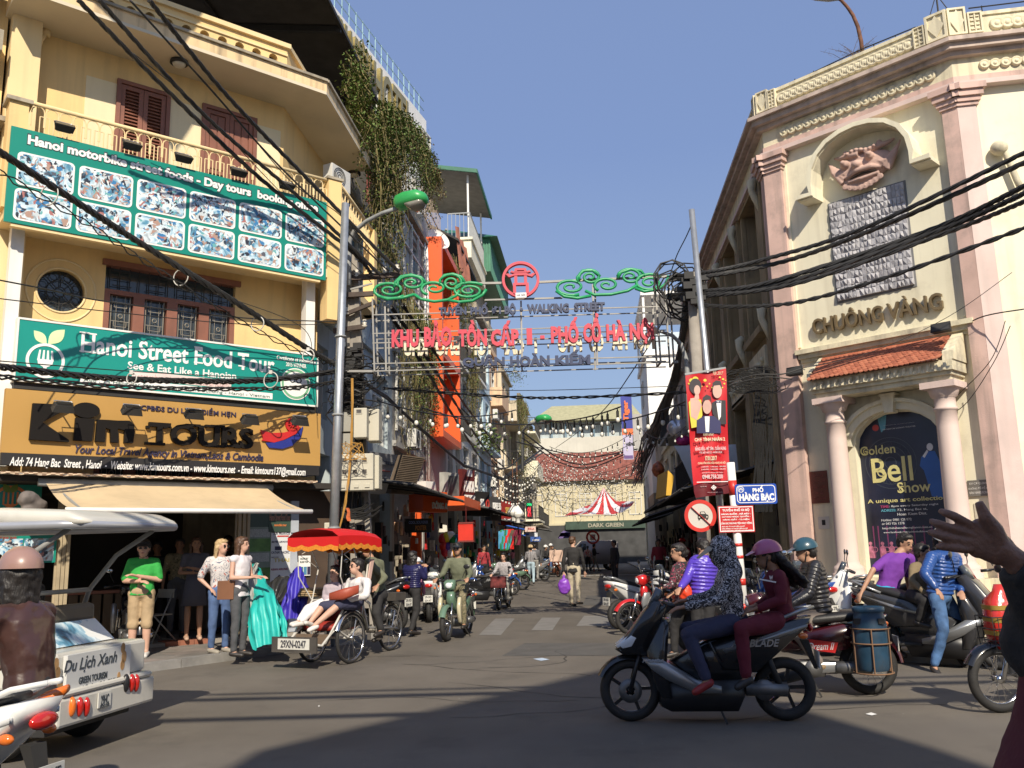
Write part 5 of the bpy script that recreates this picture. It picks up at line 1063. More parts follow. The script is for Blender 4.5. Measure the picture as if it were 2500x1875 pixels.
def vine_curtain(label,starts,mn,mx,n,leafn,brown=.5,clump=1.0):
 t=thing('hanging_vine',label,'plant',starts[0],'climbing plants hanging down the left house fronts');sm=MB();lf=[MB(),MB(),MB()]
 for _ in range(n):
  i=vr.randrange(len(starts)-1);s=Vc(starts[i]).lerp(Vc(starts[i+1]),vr.random())+Vc((vr.uniform(-.1,.35)*clump,0,vr.uniform(-.3,.25)));L=vr.uniform(mn,mx);pts=[s];
  for k in range(1,7): pts.append(s+Vc((vr.gauss(0,.05)*k*.5+.15*sin(k*.5),vr.gauss(0,.06)*k*.5,-L*k/6)))
  sm.tube(pts,[.016,.014,.012,.010,.008,.006,.004],3)
  for _l in range(leafn):
   t_=vr.random()**1.3*6;k=int(min(t_,5));p=pts[k].lerp(pts[k+1],t_-k)+Vc((vr.gauss(0,.07),vr.gauss(0,.07),vr.gauss(0,.05)));u=Vc((vr.uniform(-1,1),vr.uniform(-1,1),vr.uniform(-1,.2))).normalized();v=u.cross(UP+Vc((vr.random(),0,0))).normalized();z=vr.uniform(.05,.11)
   lf[0 if vr.random()>brown*(p.z<s.z-L*.35) else 2 if vr.random()<.6 else 1]._add([p,p+u*z*.5+v*z*.32,p+u*z,p+u*z*.5-v*z*.32],[(0,1,2,3)],False)
 sm.bd('stems',VB,t,kind='stuff');
 for q,mi in((0,0),(1,1),(2,3)):
  if lf[q].v: lf[q].bd('leaves',mleaf[mi],t,kind='stuff')
 return t
vs=[dep(D_(335,600),19.3),dep(D_(400,520),20.5),dep(D_(465,540),22)]
vine_curtain('thick curtain of trailing green and brown vines hanging below the hotel',vs,2.0,4.9,115,70,.4)
vine_curtain('bushy green creeper heaped where the dark canopy meets the hotel',[dep(D_(380,490),20.5),dep(D_(450,490),22),dep(D_(540,560),25),dep(D_(600,700),27.5)],.7,2.2,150,64,.05)
vine_curtain('thin vine climbing from the eaves corner up to the dark canopy edge',[dep(D_(285,185),19.3),dep(D_(270,330),18.5),dep(D_(310,520),18.5)],.6,1.6,60,40,.1)
vine_curtain('reddish leaf tips of creeper sticking out on the white hotel corner',[dep(D_(560,570),28),dep(D_(620,700),29),dep(D_(650,800),29.5)],.4,1.3,60,36,1)
vine_curtain('green creeper growing down the wall left of the orange frame',[LW.P(26.8,9.0,.2),LW.P(29.6,9.3,.2)],2.0,4.6,80,60,.05)
vine_curtain('brown dried creeper on the pipe between the blue glass and vine houses',[LW.P(24.6,10,.2),LW.P(25.6,9,.25)],3.0,5.5,30,24,.9)
vine_curtain('trailing creeper over the terrace wall above the orange frame',[LW.P(33.5,13.4,.1),LW.P(37.5,12.6,.3)],1.0,3.2,60,40,.4)
vine_curtain('yellow green creeper falling down the pale strip right of the orange frame',[LW.P(37.8,11.0,.3),LW.P(39.5,10.4,.3)],2.5,4.5,50,40,.6)
vine_curtain('creeper spilling from the planted balconies far up the street',[LW.P(55,11,1.1),LW.P(59,11,1.3)],1.0,5.5,60,40,.1)
for i,(a,b,c,r,n,sz,lb) in enumerate([(43.0,6.9,.7,.8,420,.22,'palm fronds on the ledge above the brown signboards'),(57,12.9,.9,.8,500,.12,'leafy shrubs along the top balcony of the beige house'),(57.5,6.8,1.2,.8,500,.12,'potted greenery on the first balcony of the beige house'),(63.5,8.6,1.0,.9,500,.13,'green shrubs crowding the upper balcony near the far junction'),(64,5.4,1.0,.9,500,.12,'dark leafy pots hanging at the lower balcony near the far junction'),(30.3,14.0,-.3,.7,500,.1,'leafy sprigs on the terrace trellis above the satellite dish')]):
 foliage('potted_plants',[LW.P(a+d,b+.1*sin(d*5),c) for d in(-1.2,-.6,0,.6,1.2)],r,n,lb,'plants',sz)
for i,(a,b,c,lb) in enumerate([(50.6,8.9,.15,'air conditioner on the upper wall of the peach house'),(53.6,9.2,.15,'air conditioner below the peach house top balcony'),(52.6,6.2,.15,'air conditioner low on the peach house wall'),(55.3,9.3,.4,'air conditioner on the beige house, upper left'),(58.2,5.9,.4,'air conditioner on the beige house by the first balcony'),(49.3,4.9,.1,'air conditioner above the red signboard'),(60.9,7.7,1.1,'air conditioner on the cream house balcony edge'),(26.5,4.6,.2,'air conditioner above the grey signboard')]): aircon(LW,a,b,c,lb)
q=dep(D_(205,800),17.6);acw=Wall((q.x,q.y,0),20);ac=aircon(acw,0,q.z-.3,0,'white air conditioner standing in the corner of the top balcony',.85)
# ================================================================ right side of the street beyond the theatre (mostly in shade)
def rh(y0,y1,*a,**k): return house(RW,-y1,-y0,*a,**k)
ty=TSD.P(-LEN,0).y
r1=rh(ty+.02,34.5,9.4,'grimy grey house beside the theatre behind the bundle of cables',OLDW,nwin=2,fl=(3.4,3.0,3.0),bal={1:.6})
r2=rh(34.55,39.5,8.3,'dark weathered house with an overhanging box balcony on the right',GREYP,nwin=2,fl=(3.3,2.6,2.6),bal={1:.9,2:.7})
r3=rh(39.55,46.5,7.0,'low cream house with grimy upper wall on the shaded side',CREAMD,nwin=2,fl=(3.2,3.0))
r4=rh(46.55,52,8.0,'old dark house before the tall white building',OLDW,nwin=2,fl=(3.2,2.8,2.6),bal={1:.6})
wt=thing('white_tall_building','tall white building with a roof terrace pergola at the right end of the street','building',RW.P(-55,0))
WB=mat('clean_white_wall',(.78,.77,.74),.7,var=.04,sc=.8)
mb=MB();RW.box(mb,-59.5,-52.1,0,12.6,-7,.25);mb.bd('wall',WB,wt)
mb=MB();RW.box(mb,-59.7,-51.9,12.6,12.85,-7,.4);RW.box(mb,-59.7,-51.9,16.3,16.5,-7,.4);mb.bd('slab',WB,wt)
mb=MB()
for a in(-59.5,-55.8,-52.1):
 for c in(.25,-3.2): mb.bar(RW.P(a,12.8,c),RW.P(a,16.3,c),.14)
mb.bd('terrace_post',WB,wt)
mb=MB();RW.box(mb,-59.4,-52.2,12.85,14.0,.22,.25);RW.box(mb,-52.2,-52.17,12.85,14.0,-3,.2);mb.bd('glass_balustrade',mat('balustrade_glass',(.55,.63,.68),.15,var=.05),wt)
mb=MB();RW.box(mb,-59,-52.4,12.9,16.2,-6.8,-3.3);mb.bd('terrace_back_wall',GREYP,wt)
for z in(4.2,7.2,10.2): window(RW,-57.6,-55.9,z,z+1.6,.28,wt,FRW,GLASS,2,False)
r6=rh(59.6,66,7.5,'low yellow house past the white building at the right end',CREAM,nwin=2,fl=(3.2,3.0))
EW=Wall((-12,80,0),90)   # faces the camera
e1=thing('end_terrace','long yellow colonial building with red tiled roof closing the street','building',EW.P(12,0))
YC=mat('yellow_cream_wall',(.56,.50,.34),.85,var=.06,sc=1,streak=.3,dirt=.2,dirtc=(.4,.33,.2))  # the wall's own yellow cream, with streaks and dirt
mb=MB();EW.box(mb,2,26,0,7.2,-8,0);mb.bd('wall',YC,e1)
for k in range(9):
 a=4.2+k*2.2;window(EW,a,a+1.1,4.2,6.2,.03,e1,FRW,GLASS,2,True);mb=MB();EW.box(mb,a-.55,a-.3,3.6,7.2,0,.15);mb.bd('pilaster',YC,e1)
mb=MB();EW.box(mb,2,26,7.2,7.45,-.2,.35);EW.box(mb,2,26,3.4,3.6,0,.25);mb.bd('cornice',YC,e1)
RT=mat('red_roof_tiles',(.24,.08,.055),.8,var=.3,sc=2.5,dirt=.4,dirtc=(.12,.06,.05))
mb=MB()
for k in range(60): a=2+k*.4;mb.hexa([EW.P(a,7.45,.5),EW.P(a+.34,7.45,.5),EW.P(a+.34,10.2,-4),EW.P(a,10.2,-4),EW.P(a+.04,7.53,.5),EW.P(a+.30,7.53,.5),EW.P(a+.30,10.28,-4),EW.P(a+.04,10.28,-4)])
mb.bd('tile_rows',RT,e1,kind='stuff');mb=MB();mb.hexa([EW.P(2,7.3,.5),EW.P(26,7.3,.5),EW.P(26,10.1,-4),EW.P(2,10.1,-4),EW.P(2,7.46,.5),EW.P(26,7.46,.5),EW.P(26,10.26,-4),EW.P(2,10.26,-4)]);mb.bd('roof',RT,e1)
e2=thing('pale_block','pale grey concrete block with a shed roof rising behind the red tiles','building',EW.P(12,0,-12))
mb=MB();EW.box(mb,3,17.5,0,12.6,-20,-11);mb.bd('wall',mat('pale_concrete_wall',(.58,.55,.47),.9,var=.06,sc=.7,streak=.25,dirt=.15,dirtc=(.3,.28,.25)),e2)
mb=MB();mb.hexa([EW.P(6.5,14.4,-20),EW.P(17,14.4,-20),EW.P(17.5,14.3,-10.5),EW.P(5.8,14.3,-10.5),EW.P(8,16.4,-18),EW.P(16.5,16.4,-18),EW.P(16.5,16.4,-14),EW.P(8,16.4,-14)]);mb.bd('shed_roof',mat('straw_coloured_roof',(.36,.34,.2),.7,var=.15),e2)
mb=MB();EW.box(mb,6.5,17.2,12.6,14.3,-12.2,-12.0);mb.bd('shed_wall',GREYB,e2)
mb=MB()
for k in range(8): mb.bar(EW.P(6.6+k*1.45,12.6,-11.2),EW.P(6.6+k*1.45,14.3,-11.2),.14)
mb.bd('shed_posts',mat('blue_steel_post',(.12,.2,.26),.5),e2)
e3=thing('grey_tower','grey rendered block with two white windows behind the far roofs','building',EW.P(19,0,-6))
mb=MB();EW.box(mb,16.2,24,0,14.2,-18,-7);mb.bd('wall',mat('grey_render',(.40,.38,.35),.9,var=.08,sc=.8,streak=.3),e3);window(EW,16.8,17.6,11.6,12.9,-6.98,e3,FRW,GLASS,1,False);window(EW,18.5,20.2,11.6,13.0,-6.98,e3,FRW,GLASS,3,False)
for x,y,z,lb in((20.3,-9,14.2,'silver water tank on the roof of the grey block'),(5.2,-13,12.6,'silver water tank on the pale block, left corner')):
 q=EW.P(x,z,y);mb=MB();mb.lathe([(0,0),(.75,0),(.8,.1),(.8,1.5),(.6,1.8),(0,1.85)],q,UP,20);tag(mb.bd('water_tank',CHROME),lb,'water tank')
mb=MB();EW.box(mb,2,26,0,3.38,.3,.5);mb.bd('shop_shutters',mat('dark_shopfront',(.045,.045,.045),.6,var=.4,sc=1.5),e1)
mb=MB();EW.box(mb,9.5,16.5,3.0,3.7,.5,.8);mb.bd('sign_board',mat('dark_green_board',(.04,.07,.05),.5,var=.2),e1);text('lettering','DARK GREEN',EW,11.5,14.6,3.15,3.5,.81,.03,mat('pale_gold_letter',(.35,.33,.25),.5),e1,.03)
e4=thing('back_houses','weathered houses closing the street ends on both sides','building',(0,95,0));mb=MB()
for x0,x1,y,h in((-40,-13,84,9),(14,42,84,10),(-30,-11.8,60,9)): mb.box(((x0+x1)/2,y+3,h/2),(x1-x0,6,h))
mb.bd('wall',BEIGE,e4)
ap=gnd((1558,1615));p1=gnd(V_(650,1600));p2=gnd(H_(1600,1310));YB=-9.0
def toward_sun(p,Y): t=(Y-p.y)/SUN.y;return p+SUN*t
A_p=toward_sun(ap,YB);B_p=toward_sun(p1,YB);C_p=toward_sun(p2,YB)
sl1=(A_p.z-B_p.z)/(A_p.x-B_p.x);sl2=(A_p.z-C_p.z)/(A_p.x-C_p.x)
bk=thing('house_behind','gabled ochre house on the near side of the junction, behind the viewer','building',(A_p.x,YB,0))
BW=Wall((0,YB,0),-90) # faces +Y
zl=B_p.z-.3;xl=B_p.x-.3/sl1;xr_=A_p.x+(zl-A_p.z)/sl2
mb=MB();mb.prism([(xl,0),(xr_,0),(xr_,zl),(A_p.x,A_p.z),(xl,zl)],(0,YB,0),(1,0,0),(0,0,1),(0,-1,0),8);mb.bd('wall',YEL,bk)
for k in range(3):
 for z in(4.2,7.4):
  x=-(xl+(xr_-xl)*(k+.5)/3);window(BW,x-.6,x+.6,z,z+1.8,.04,bk,BROWNW,GLASS,2)
nb2=thing('low_house_behind','lower plastered houses beside the gabled one, behind the viewer','building',(-10,YB-1,0));mb=MB();mb.box((xl-9.1,YB-4,3.0),(18,8,6));mb.box((xr_+9.1,YB-4,2.6),(18,8,5.2));mb.bd('wall',BEIGE,nb2)
# ================================================================ poles, gantry, cables, string lights
def CWall(D): q=FWD*D;return Wall((q.x,q.y,0),85)
STL=STEEL
def poleobj(name,label,p_top,p_bot,D,r0,r1,m,cat='pole',z0=0,n=12,**k):
 a=dep(p_top,D);b=dep(p_bot,D);d=(b-a);t=(z0-a.z)/d.z;b=a+d*t
 mb=MB();mb.tube([b,a],[r0,r1],n);return mb.bd(name,m,None,label,cat,loc=b,**k),a,b
sp,sa,sb=poleobj('steel_pole','tall galvanised steel pole standing by the kerb left of the street mouth',V_(746,440),V_(721,1150),15.2,.085,.07,STEEL)
for t in(.25,.5,.68): mb=MB();q=sb.lerp(sa,t);mb.torus(q,UP,.085,.02,16,6);mb.bd('pole_band',GREYM,sp)
DC=16.6
cpl=thing('utility_pole','weathered concrete utility pole with crossarms and cable tangle on the left pavement','utility pole',gnd(I_(690,1000),PZ))
ct=dep(D_(290,1180),DC);cb=dep(I_(685,520),DC);cb=ct+(cb-ct)*((PZ-ct.z)/(cb.z-ct.z))
mb=MB();
def at(t): return cb.lerp(ct,t)
for s in(-1,1): mb.bar(at(0)+RGT*.16*s,at(1)+RGT*.09*s,.09,.2,FWD)
for k in range(15):
 t=k/14;q=at(t);w_=.32-.14*t;mb.box(q,(w_,.16,.16 if k<9 else .5))
mb.bd('concrete_shaft',CONC,cpl)
mb=MB()
def bp(p,q,w=.07,h=.09,D=DC-.2,D2=None): mb.bar(dep(p,D),dep(q,D2 or D),w,h)
bp(D_(160,1262),D_(515,1235),.08,.1);bp(D_(165,1335),D_(390,1322),.08,.09);bp(D_(250,1420),D_(400,1360),.07,.07);bp(D_(170,1425),D_(260,1418));bp(D_(210,1490),D_(350,1470));bp(D_(240,1580),D_(340,1578));bp(D_(250,1290),D_(190,1330),.06,.06)
mb.bd('crossarms',mat('rusty_steel_arm',(.07,.05,.04),.8,var=.35,sc=6),cpl)
mb=MB()
for p in(D_(225,1245),D_(315,1236),D_(388,1226),D_(440,1222),D_(497,1213),D_(270,1405),D_(350,1460)):
 q=dep(p,DC-.2);mb.lathe([(.0,.16),(.04,.15),(.02,.11),(.055,.09),(.03,.06),(.06,.03),(.03,0)],q-UP*.06,UP,10)
mb.bd('insulator',mat('porcelain',(.62,.58,.50),.3),cpl)
lm1=thing('street_lamp','green capped street lamp on a curved grey arm above the left pavement','street lamp',dep(D_(275,1200),DC),'green street lamps')
mb=MB();mb.tube([dep(D_(u,v),D) for u,v,D in((278,1285,16.3),(278,1180,16.3),(282,1085,16.3),(305,1040,16.2),(360,995,16.0),(430,960,15.8),(500,936,15.6))],[.055,.055,.05,.045,.04,.04,.04],10);mb.bd('arm',GREYM,lm1)
def lamp_head(t,p0,p1,w,h):
 d=(p1-p0);L=d.length;x=d.normalized();y=x.cross(UP).normalized();z=y.cross(x)
 mb=MB();secs=[(p0+z*h*.1,y*w*.25,z*h*.25,2.5),(p0+x*L*.1+z*h*.1,y*w*.38,z*h*.45,2.8),(p0+x*L*.35+z*h*.12,y*w*.5,z*h*.5,2.6),(p0+x*L*.75+z*h*.1,y*w*.5,z*h*.48,2.4),(p0+x*L*.95,y*w*.36,z*h*.32,2.2),(p1,y*w*.12,z*h*.1,2)]
 mb.loft(secs,18);mb.bd('lamp_cover',mat('green_lamp_plastic',(.035,.34,.09),.35,var=.06),t)
 mb=MB();mb.loft([(p0+x*L*.38-z*h*.28,y*w*.40,z*h*.15,2.4),(p0+x*L*.55-z*h*.38,y*w*.43,z*h*.3,2.2),(p0+x*L*.8-z*h*.33,y*w*.4,z*h*.25,2.2),(p0+x*L*.95-z*h*.15,y*w*.2,z*h*.1,2)],16);mb.bd('lamp_glass',mat('smoky_lamp_glass',(.22,.21,.18),.15),t)
lamp_head(lm1,dep(D_(490,925),15.6),dep(D_(632,888),15.4),.42,.30)
lm2=thing('street_lamp','small green street lamp head further up the street on the left','street lamp',dep(J_(370,85),40),'green street lamps')
lamp_head(lm2,dep(J_(372,90),40),dep(J_(470,68),39.5),.6,.36);mb=MB();mb.tube([dep(J_(372,92),40),dep(J_(300,125),41),dep(J_(255,170),42),dep(J_(250,500),42)],.07,8);mb.bd('arm',GREYM,lm2)
MBX=mat('meter_box_plastic',(.50,.47,.38),.5,var=.05,dirt=.3,dirtc=(.25,.22,.17))
def mbox(label,p,q,D,dp,wins,m=MBX,cat='meter box',name='meter_box'):
 W=CWall(D);a0,a1,b0,b1=W.rect(p,q,0);t=thing(name,label,cat,W.P((a0+a1)/2,b0,0),'electric boxes on the concrete pole');mb=MB();W.box(mb,a0,a1,b0,b1,-dp,0);mb.bd('housing',m,t,bevel=.012)
 for (fx0,fx1,fy0,fy1) in wins:
  x0=a0+(a1-a0)*fx0;x1=a0+(a1-a0)*fx1;y0=b1-(b1-b0)*fy1;y1=b1-(b1-b0)*fy0
  mb=MB();W.box(mb,x0-.012,x1+.012,y0-.012,y0,0,.012);W.box(mb,x0-.012,x1+.012,y1,y1+.012,0,.012);W.box(mb,x0-.012,x0,y0,y1,0,.012);W.box(mb,x1,x1+.012,y0,y1,0,.012);f=mb.bd('window_rim',m,t)
  mb=MB();W.box(mb,x0,x1,y0,y1,.001,.004);mb.bd('window',mat('meter_window',(.10,.09,.08),.15,var=.4,sc=20),f)
 return t,W,a0,a1,b0,b1
six=[(x,x+.13,y,y+.12) for y in(.12,.44) for x in(.09,.40,.68)]
t,W,a0,a1,b0,b1=mbox('large cream meter box with six little windows, lowest on the pole',P_(28,920),P_(290,1200),15.9,.35,six)
mb=MB();W.box(mb,a0,a1,b0+.30*(b1-b0),b0+.33*(b1-b0),0,.02)
for f in(.1,.5,.82): W.box(mb,a0+(a1-a0)*(f-.06),a0+(a1-a0)*(f+.08),b0+.05,b0+.11,0,.02)
mb.bd('lid_clips',MBX,t)
mbox('cream meter box with a single window, hanging higher on the pole',P_(138,562),P_(240,790),15.7,.25,[(.22,.6,.06,.18)])
mbox('plain cream box behind the single-window meter box',P_(240,570),P_(335,815),16.1,.4,[])
mbox('flat cream side cabinet right of the six-window meter box',P_(293,930),P_(335,1190),16.1,.4,[])
mbox('grey cabinet behind the steel pole, upper',P_(40,592),P_(132,745),16.0,.3,[],mat('grey_cabinet',(.30,.29,.25),.6,dirt=.3))
mbox('grey cabinet behind the steel pole, lower',P_(38,760),P_(126,915),16.0,.3,[(.38,.5,.4,.62)],mat('grey_cabinet',(.3,.3,.3)))
mbox('small white junction box low beside the steel pole',I_(417,372),I_(470,482),15.4,.12,[(.3,.7,.75,.9)])
YCAB=mat('yellow_wire',(.45,.25,.06),.6)
yw=MB()
for k in range(7):
 r_=random.Random(k);pts=[dep(P_(u+r_.uniform(-9,9),v),15.6) for u,v in((125,330),(128,520),(125,700),(120,860),(110,1000),(95,1150),(75,1300),(45,1430),(20,1520))];yw.tube(pts,.006,4)
for k in range(6):
 r_=random.Random(k+50);c=dep(P_(135,900),15.55);yw.tube([c+RGT*(.28*cos(i*.9+k)*(.4+.1*k))+UP*.16*sin(i*.9+k*2) for i in range(9)],.006,4)
yl=yw.bd('wire_bundle',YCAB);tag(yl,'bunch of dirty yellow wires hanging down the concrete pole past the meter boxes','cable bundle')
tg=MB();r_=random.Random(77)
for k in range(70):
 u=r_.uniform(20,230);v=r_.uniform(180,620);q=dep(P_(u,v),16.2+r_.uniform(-.3,.2));s_=r_.uniform(.1,.4);ph=r_.uniform(0,6)
 tg.tube([q+RGT*s_*cos(ph+i*.8)+UP*s_*.6*sin(ph+i*.8)*(1 if k%2 else -.4)+FWD*r_.uniform(-.05,.05) for i in range(r_.randrange(4,9))],r_.uniform(.006,.014),4)
for k in range(30):
 u=r_.uniform(40,210);tg.tube([dep(P_(u+r_.uniform(-20,20),v),16.3) for v in(150,400,650,900,1200,1350)],.012,4)
for k in range(14):
 c=dep(P_(160+r_.uniform(-60,60),1250+r_.uniform(-20,60)),16.2);tg.tube([c+RGT*.35*cos(i*.6)+UP*.18*sin(i*.6)-UP*.1 for i in range(5,11)],.012,4)
for k in range(26):
 c=dep(P_(r_.uniform(60,190),r_.uniform(60,520)),16.25);tg.box(c,(r_.uniform(.05,.16),.06,r_.uniform(.05,.14)))
tag(tg.bd('cable_tangle',CABLE,kind='stuff'),'black tangle of cables, joints and coils round the concrete pole','cables',)
fl_=MB();fl_.smooth=True;P=[]
for j in range(7):
 for i in range(4): P.append(dep(P_(75+i*9+j*3+6*sin(j),1340+j*17),15.5)+FWD*.03*sin(i+j))
fl_._add(P,[(j*4+i,j*4+i+1,(j+1)*4+i+1,(j+1)*4+i) for j in range(6) for i in range(3)],True);tag(fl_.bd('small_flag',mat('orange_rag',(.55,.13,.04),.8,var=.4,sc=8)),'small orange and white rag flag tied to the concrete pole','flag')
rp1,ra,rbm=poleobj('steel_pole','tall galvanised steel pole leaning left in front of the theatre side',V_(1494,453),Q_(885,1110),13.6,.058,.048,STEEL)
rp2,r2a,r2b=poleobj('utility_pole','grey concrete pole behind the red banner carrying the thick cables',G_(222,165),U_(1205,700),14.6,.115,.095,CONC,'utility pole')
mb=MB()
for u,v,u2,v2 in((150,210,330,190),(120,262,310,250),(150,320,300,312)): mb.bar(dep(G_(u,v),14.4),dep(G_(u2,v2),14.4),.07,.08)
for u,v in((200,180),(235,215),(190,240),(250,262),(210,300),(240,330)): mb.box(dep(G_(u,v),14.35),(.16,.1,.12))
mb.bd('clamps',BLKM,rp2)
q=dep(V_(1452,700),15.6);lamp3=thing('street_lamp','white lamp head on a thin curved pole behind the gantry, right end','street lamp',q)
mb=MB();mb.tube([dep(E_(u,v),15.9) for u,v in((1940,505),(2000,515),(2070,540),(2120,590),(2150,680),(2160,800),(2165,1100))],[.03,.03,.035,.04,.045,.05,.05],8);mb.bd('pole',GREYM,lamp3);mb=MB();c0=dep(E_(1905,470),15.9);c1=dep(E_(1990,520),15.9);mb.loft([(c0,FWD*.06,UP*.03,2),(c0.lerp(c1,.4),FWD*.14,UP*.08,2),(c1,FWD*.08,UP*.05,2)],12);mb.bd('lamp_head',WHITEP,lamp3)
GD=15.6;GW=CWall(GD);FRM=mat('gantry_steel',(.27,.26,.24),.5,metal=.3,var=.15,dirt=.3)
gt_=thing('street_gantry','steel frame across the street with red letters, green scrolls and a round red emblem','sign gantry',GW.P(-1,5,0))
def G2(u,v,c=0): a,b=GW.ab(E_(u,v),c);return a,b
mb=MB()
def gb(u0,v0,u1,v1,w=.04,c=-.12): a=G2(u0,v0);b=G2(u1,v1);mb.bar(GW.P(a[0],a[1],c),GW.P(b[0],b[1],c),w)
for c in(-.12,-.55):
 for y0,y1 in((405,352),(518,462),(575,530),(700,655),(745,690)): gb(262,y0,2060,y1,.02,c)
 for a,b,c_,d in((262,305,275,745),(338,305,345,745),(1972,250,2005,690),(2050,175,2085,690),(1160,320,1168,720),(1605,180,1622,710)): gb(a,b,c_,d,.03,c)
gb(870,215,1060,212,.04);gb(300,215,870,215,.04);gb(1270,207,2050,172,.04);gb(940,315,1410,302,.03)
for u,v in((262,745),(345,745),(2005,690),(2085,690),(262,310),(2050,180)): a=G2(u,v);mb.bar(GW.P(*a,-.12),GW.P(*a,-.55),.03)
gb(60,745,262,745,.04);gb(2085,690,2110,688,.04);gb(130,250,262,215,.03)
mb.bd('frame',FRM,gt_)
RL_=mat('red_sign_letter',(.55,.045,.075),.45,var=.08);CRB=mat('cream_letter_back',(.70,.64,.48),.6,var=.05);NVY=mat('navy_letter',(.022,.035,.09),.45,var=.1)
def gline(s,bl,tr,m,d=.10,bold=.05):
 a0,b0=G2(*bl);a1,b1=G2(*tr);text('letters',s,GW,a0,a1,b0,b1,0,d,m,gt_,bold,res=2)
 if m is RL_: text('reverse_letters',s,GW,a0+.15,a1+.1,b0-.04,b1-.04,-.55,.08,CRB,gt_,bold,flip=True,res=2)
for s,bl,tr in(('KHU',(388,618),(550,508)),('BẢO',(582,616),(746,452)),('TỒN',(785,613),(955,452)),('CẤP',(980,610),(1145,455)),('1',(1195,600),(1225,502)),('-',(1275,565),(1300,545)),('PHỐ',(1340,592),(1500,435)),('CỔ',(1533,587),(1632,412)),('HÀ',(1672,578),(1780,452)),('NỘI',(1812,597),(1948,437))): gline(s,bl,tr,RL_)
for s,bl,tr in(('TUYẾN',(668,425),(833,348)),('PHỐ',(858,422),(960,348)),('ĐI',(985,418),(1040,370)),('BỘ',(1062,430),(1128,350)),('·',(1152,398),(1172,380)),('WALKING',(1197,412),(1445,352)),('STREET',(1478,400),(1660,345))): gline(s,bl,tr,NVY,.09,.055)
for s,bl,tr in(('QUẬN',(810,742),(1062,655)),('HOÀN',(1095,732),(1330,648)),('KIẾM',(1366,722),(1572,628))): gline(s,bl,tr,NVY,.09,.05)
SG=mat('green_scroll_paint',(.02,.30,.11),.4,var=.1,sc=8)
def spir(cx,cy,rx,ry,a0,a1,r_end,n=30):
 return [(cx+rx*(1-(1-r_end)*i/n)*cos(R_(a0+(a1-a0)*i/n)),cy+ry*(1-(1-r_end)*i/n)*sin(R_(a0+(a1-a0)*i/n))) for i in range(n+1)]
def cloud(lobes,base):
 mb=MB()
 for cx,cy,rx,ry,a0,a1 in lobes:
  P=[GW.P(*G2(u,v),.0) for u,v in spir(cx,cy,rx,ry,a0,a1,.12)];n=len(P);mb.tube(P,[.030-.008*i/n for i in range(n)],8,flat=1,up=GW.n)
 for b in base: P=[GW.P(*G2(u,v),.0) for u,v in b];mb.tube(P,.030,8,up=GW.n)
 return mb
lobL=[(372,265,112,55,40,760),(505,222,90,50,150,800),(640,255,85,45,120,700),(745,222,72,55,200,900),(848,270,105,52,320,-420)]
cloud(lobL,[[(300,300),(360,320),(450,312),(520,292)],[(400,250),(405,220),(440,185),(500,175),(560,190),(590,225)],[(520,292),(560,320),(640,335),(720,325),(770,300),(790,268)],[(672,240),(675,205),(700,178),(750,170),(800,185),(825,225)],[(720,325),(790,338),(870,330),(930,295),(952,262)]]).bd('green_scroll',SG,gt_)
lobR=[(1460,248,98,52,60,760),(1575,188,70,50,160,860),(1675,235,80,45,130,720),(1815,185,75,50,180,860),(1930,222,95,55,320,-420)]
cloud(lobR,[[(1370,270),(1420,305),(1500,315),(1580,300)],[(1500,225),(1498,190),(1530,150),(1590,148),(1635,185)],[(1545,270),(1600,295),(1700,292),(1800,270),(1860,235)],[(1740,195),(1760,160),(1820,140),(1880,150),(1905,185)],[(1845,255),(1900,275),(1980,262),(2035,225),(2045,180)]]).bd('green_scroll',SG,gt_)
lx,ly=G2(1158,205);lr=G2(1270,205)[0]-lx;mb=MB();ring(mb,GW,lx,ly,-.05,lr*.86,lr,.10,48);mb.bd('emblem_ring',RL_,gt_)
def U2(x,y): return lx+x*lr,ly+y*lr
mb=MB()
for poly in([(-.80,.30),(-.62,.12),(-.30,.22),(.30,.22),(.62,.12),(.80,.30),(.66,.34),(.52,.25),(.30,.34),(-.30,.34),(-.52,.25),(-.66,.34)],[(-.34,.42),(-.30,.62),(.30,.62),(.34,.42),(.2,.42),(.18,.5),(-.18,.5),(-.2,.42)],[(-.55,.40),(-.36,.36),(.36,.36),(.55,.40),(.48,.5),(.34,.44),(-.34,.44),(-.48,.5)],
 [(-.34,.20),(-.18,.20),(-.18,-.20),(-.34,-.20)],[(.18,.20),(.34,.20),(.34,-.20),(.18,-.20)],[(-.42,-.20),(.42,-.20),(.42,-.32),(-.42,-.32)],[(-.42,-.321),(-.26,-.321),(-.26,-.88),(-.42,-.82)],[(.26,-.321),(.42,-.321),(.42,-.82),(.26,-.88)]):
 GW.prism(mb,[U2(*p) for p in poly],-.04,.05)
mb.bd('emblem_gate',RL_,gt_)
mb=MB();p=G2(1128,318);q=G2(1192,287);GW.box(mb,p[0],q[0],p[1],q[1],.04,.07);mb.bd('name_plate',WHITEC,gt_);text('lettering','HÀ NỘI',GW,p[0]+.02,q[0]-.02,p[1]+.02,q[1]-.015,.071,.004,NAVY,gt_,.02)
CG='overhead cables'
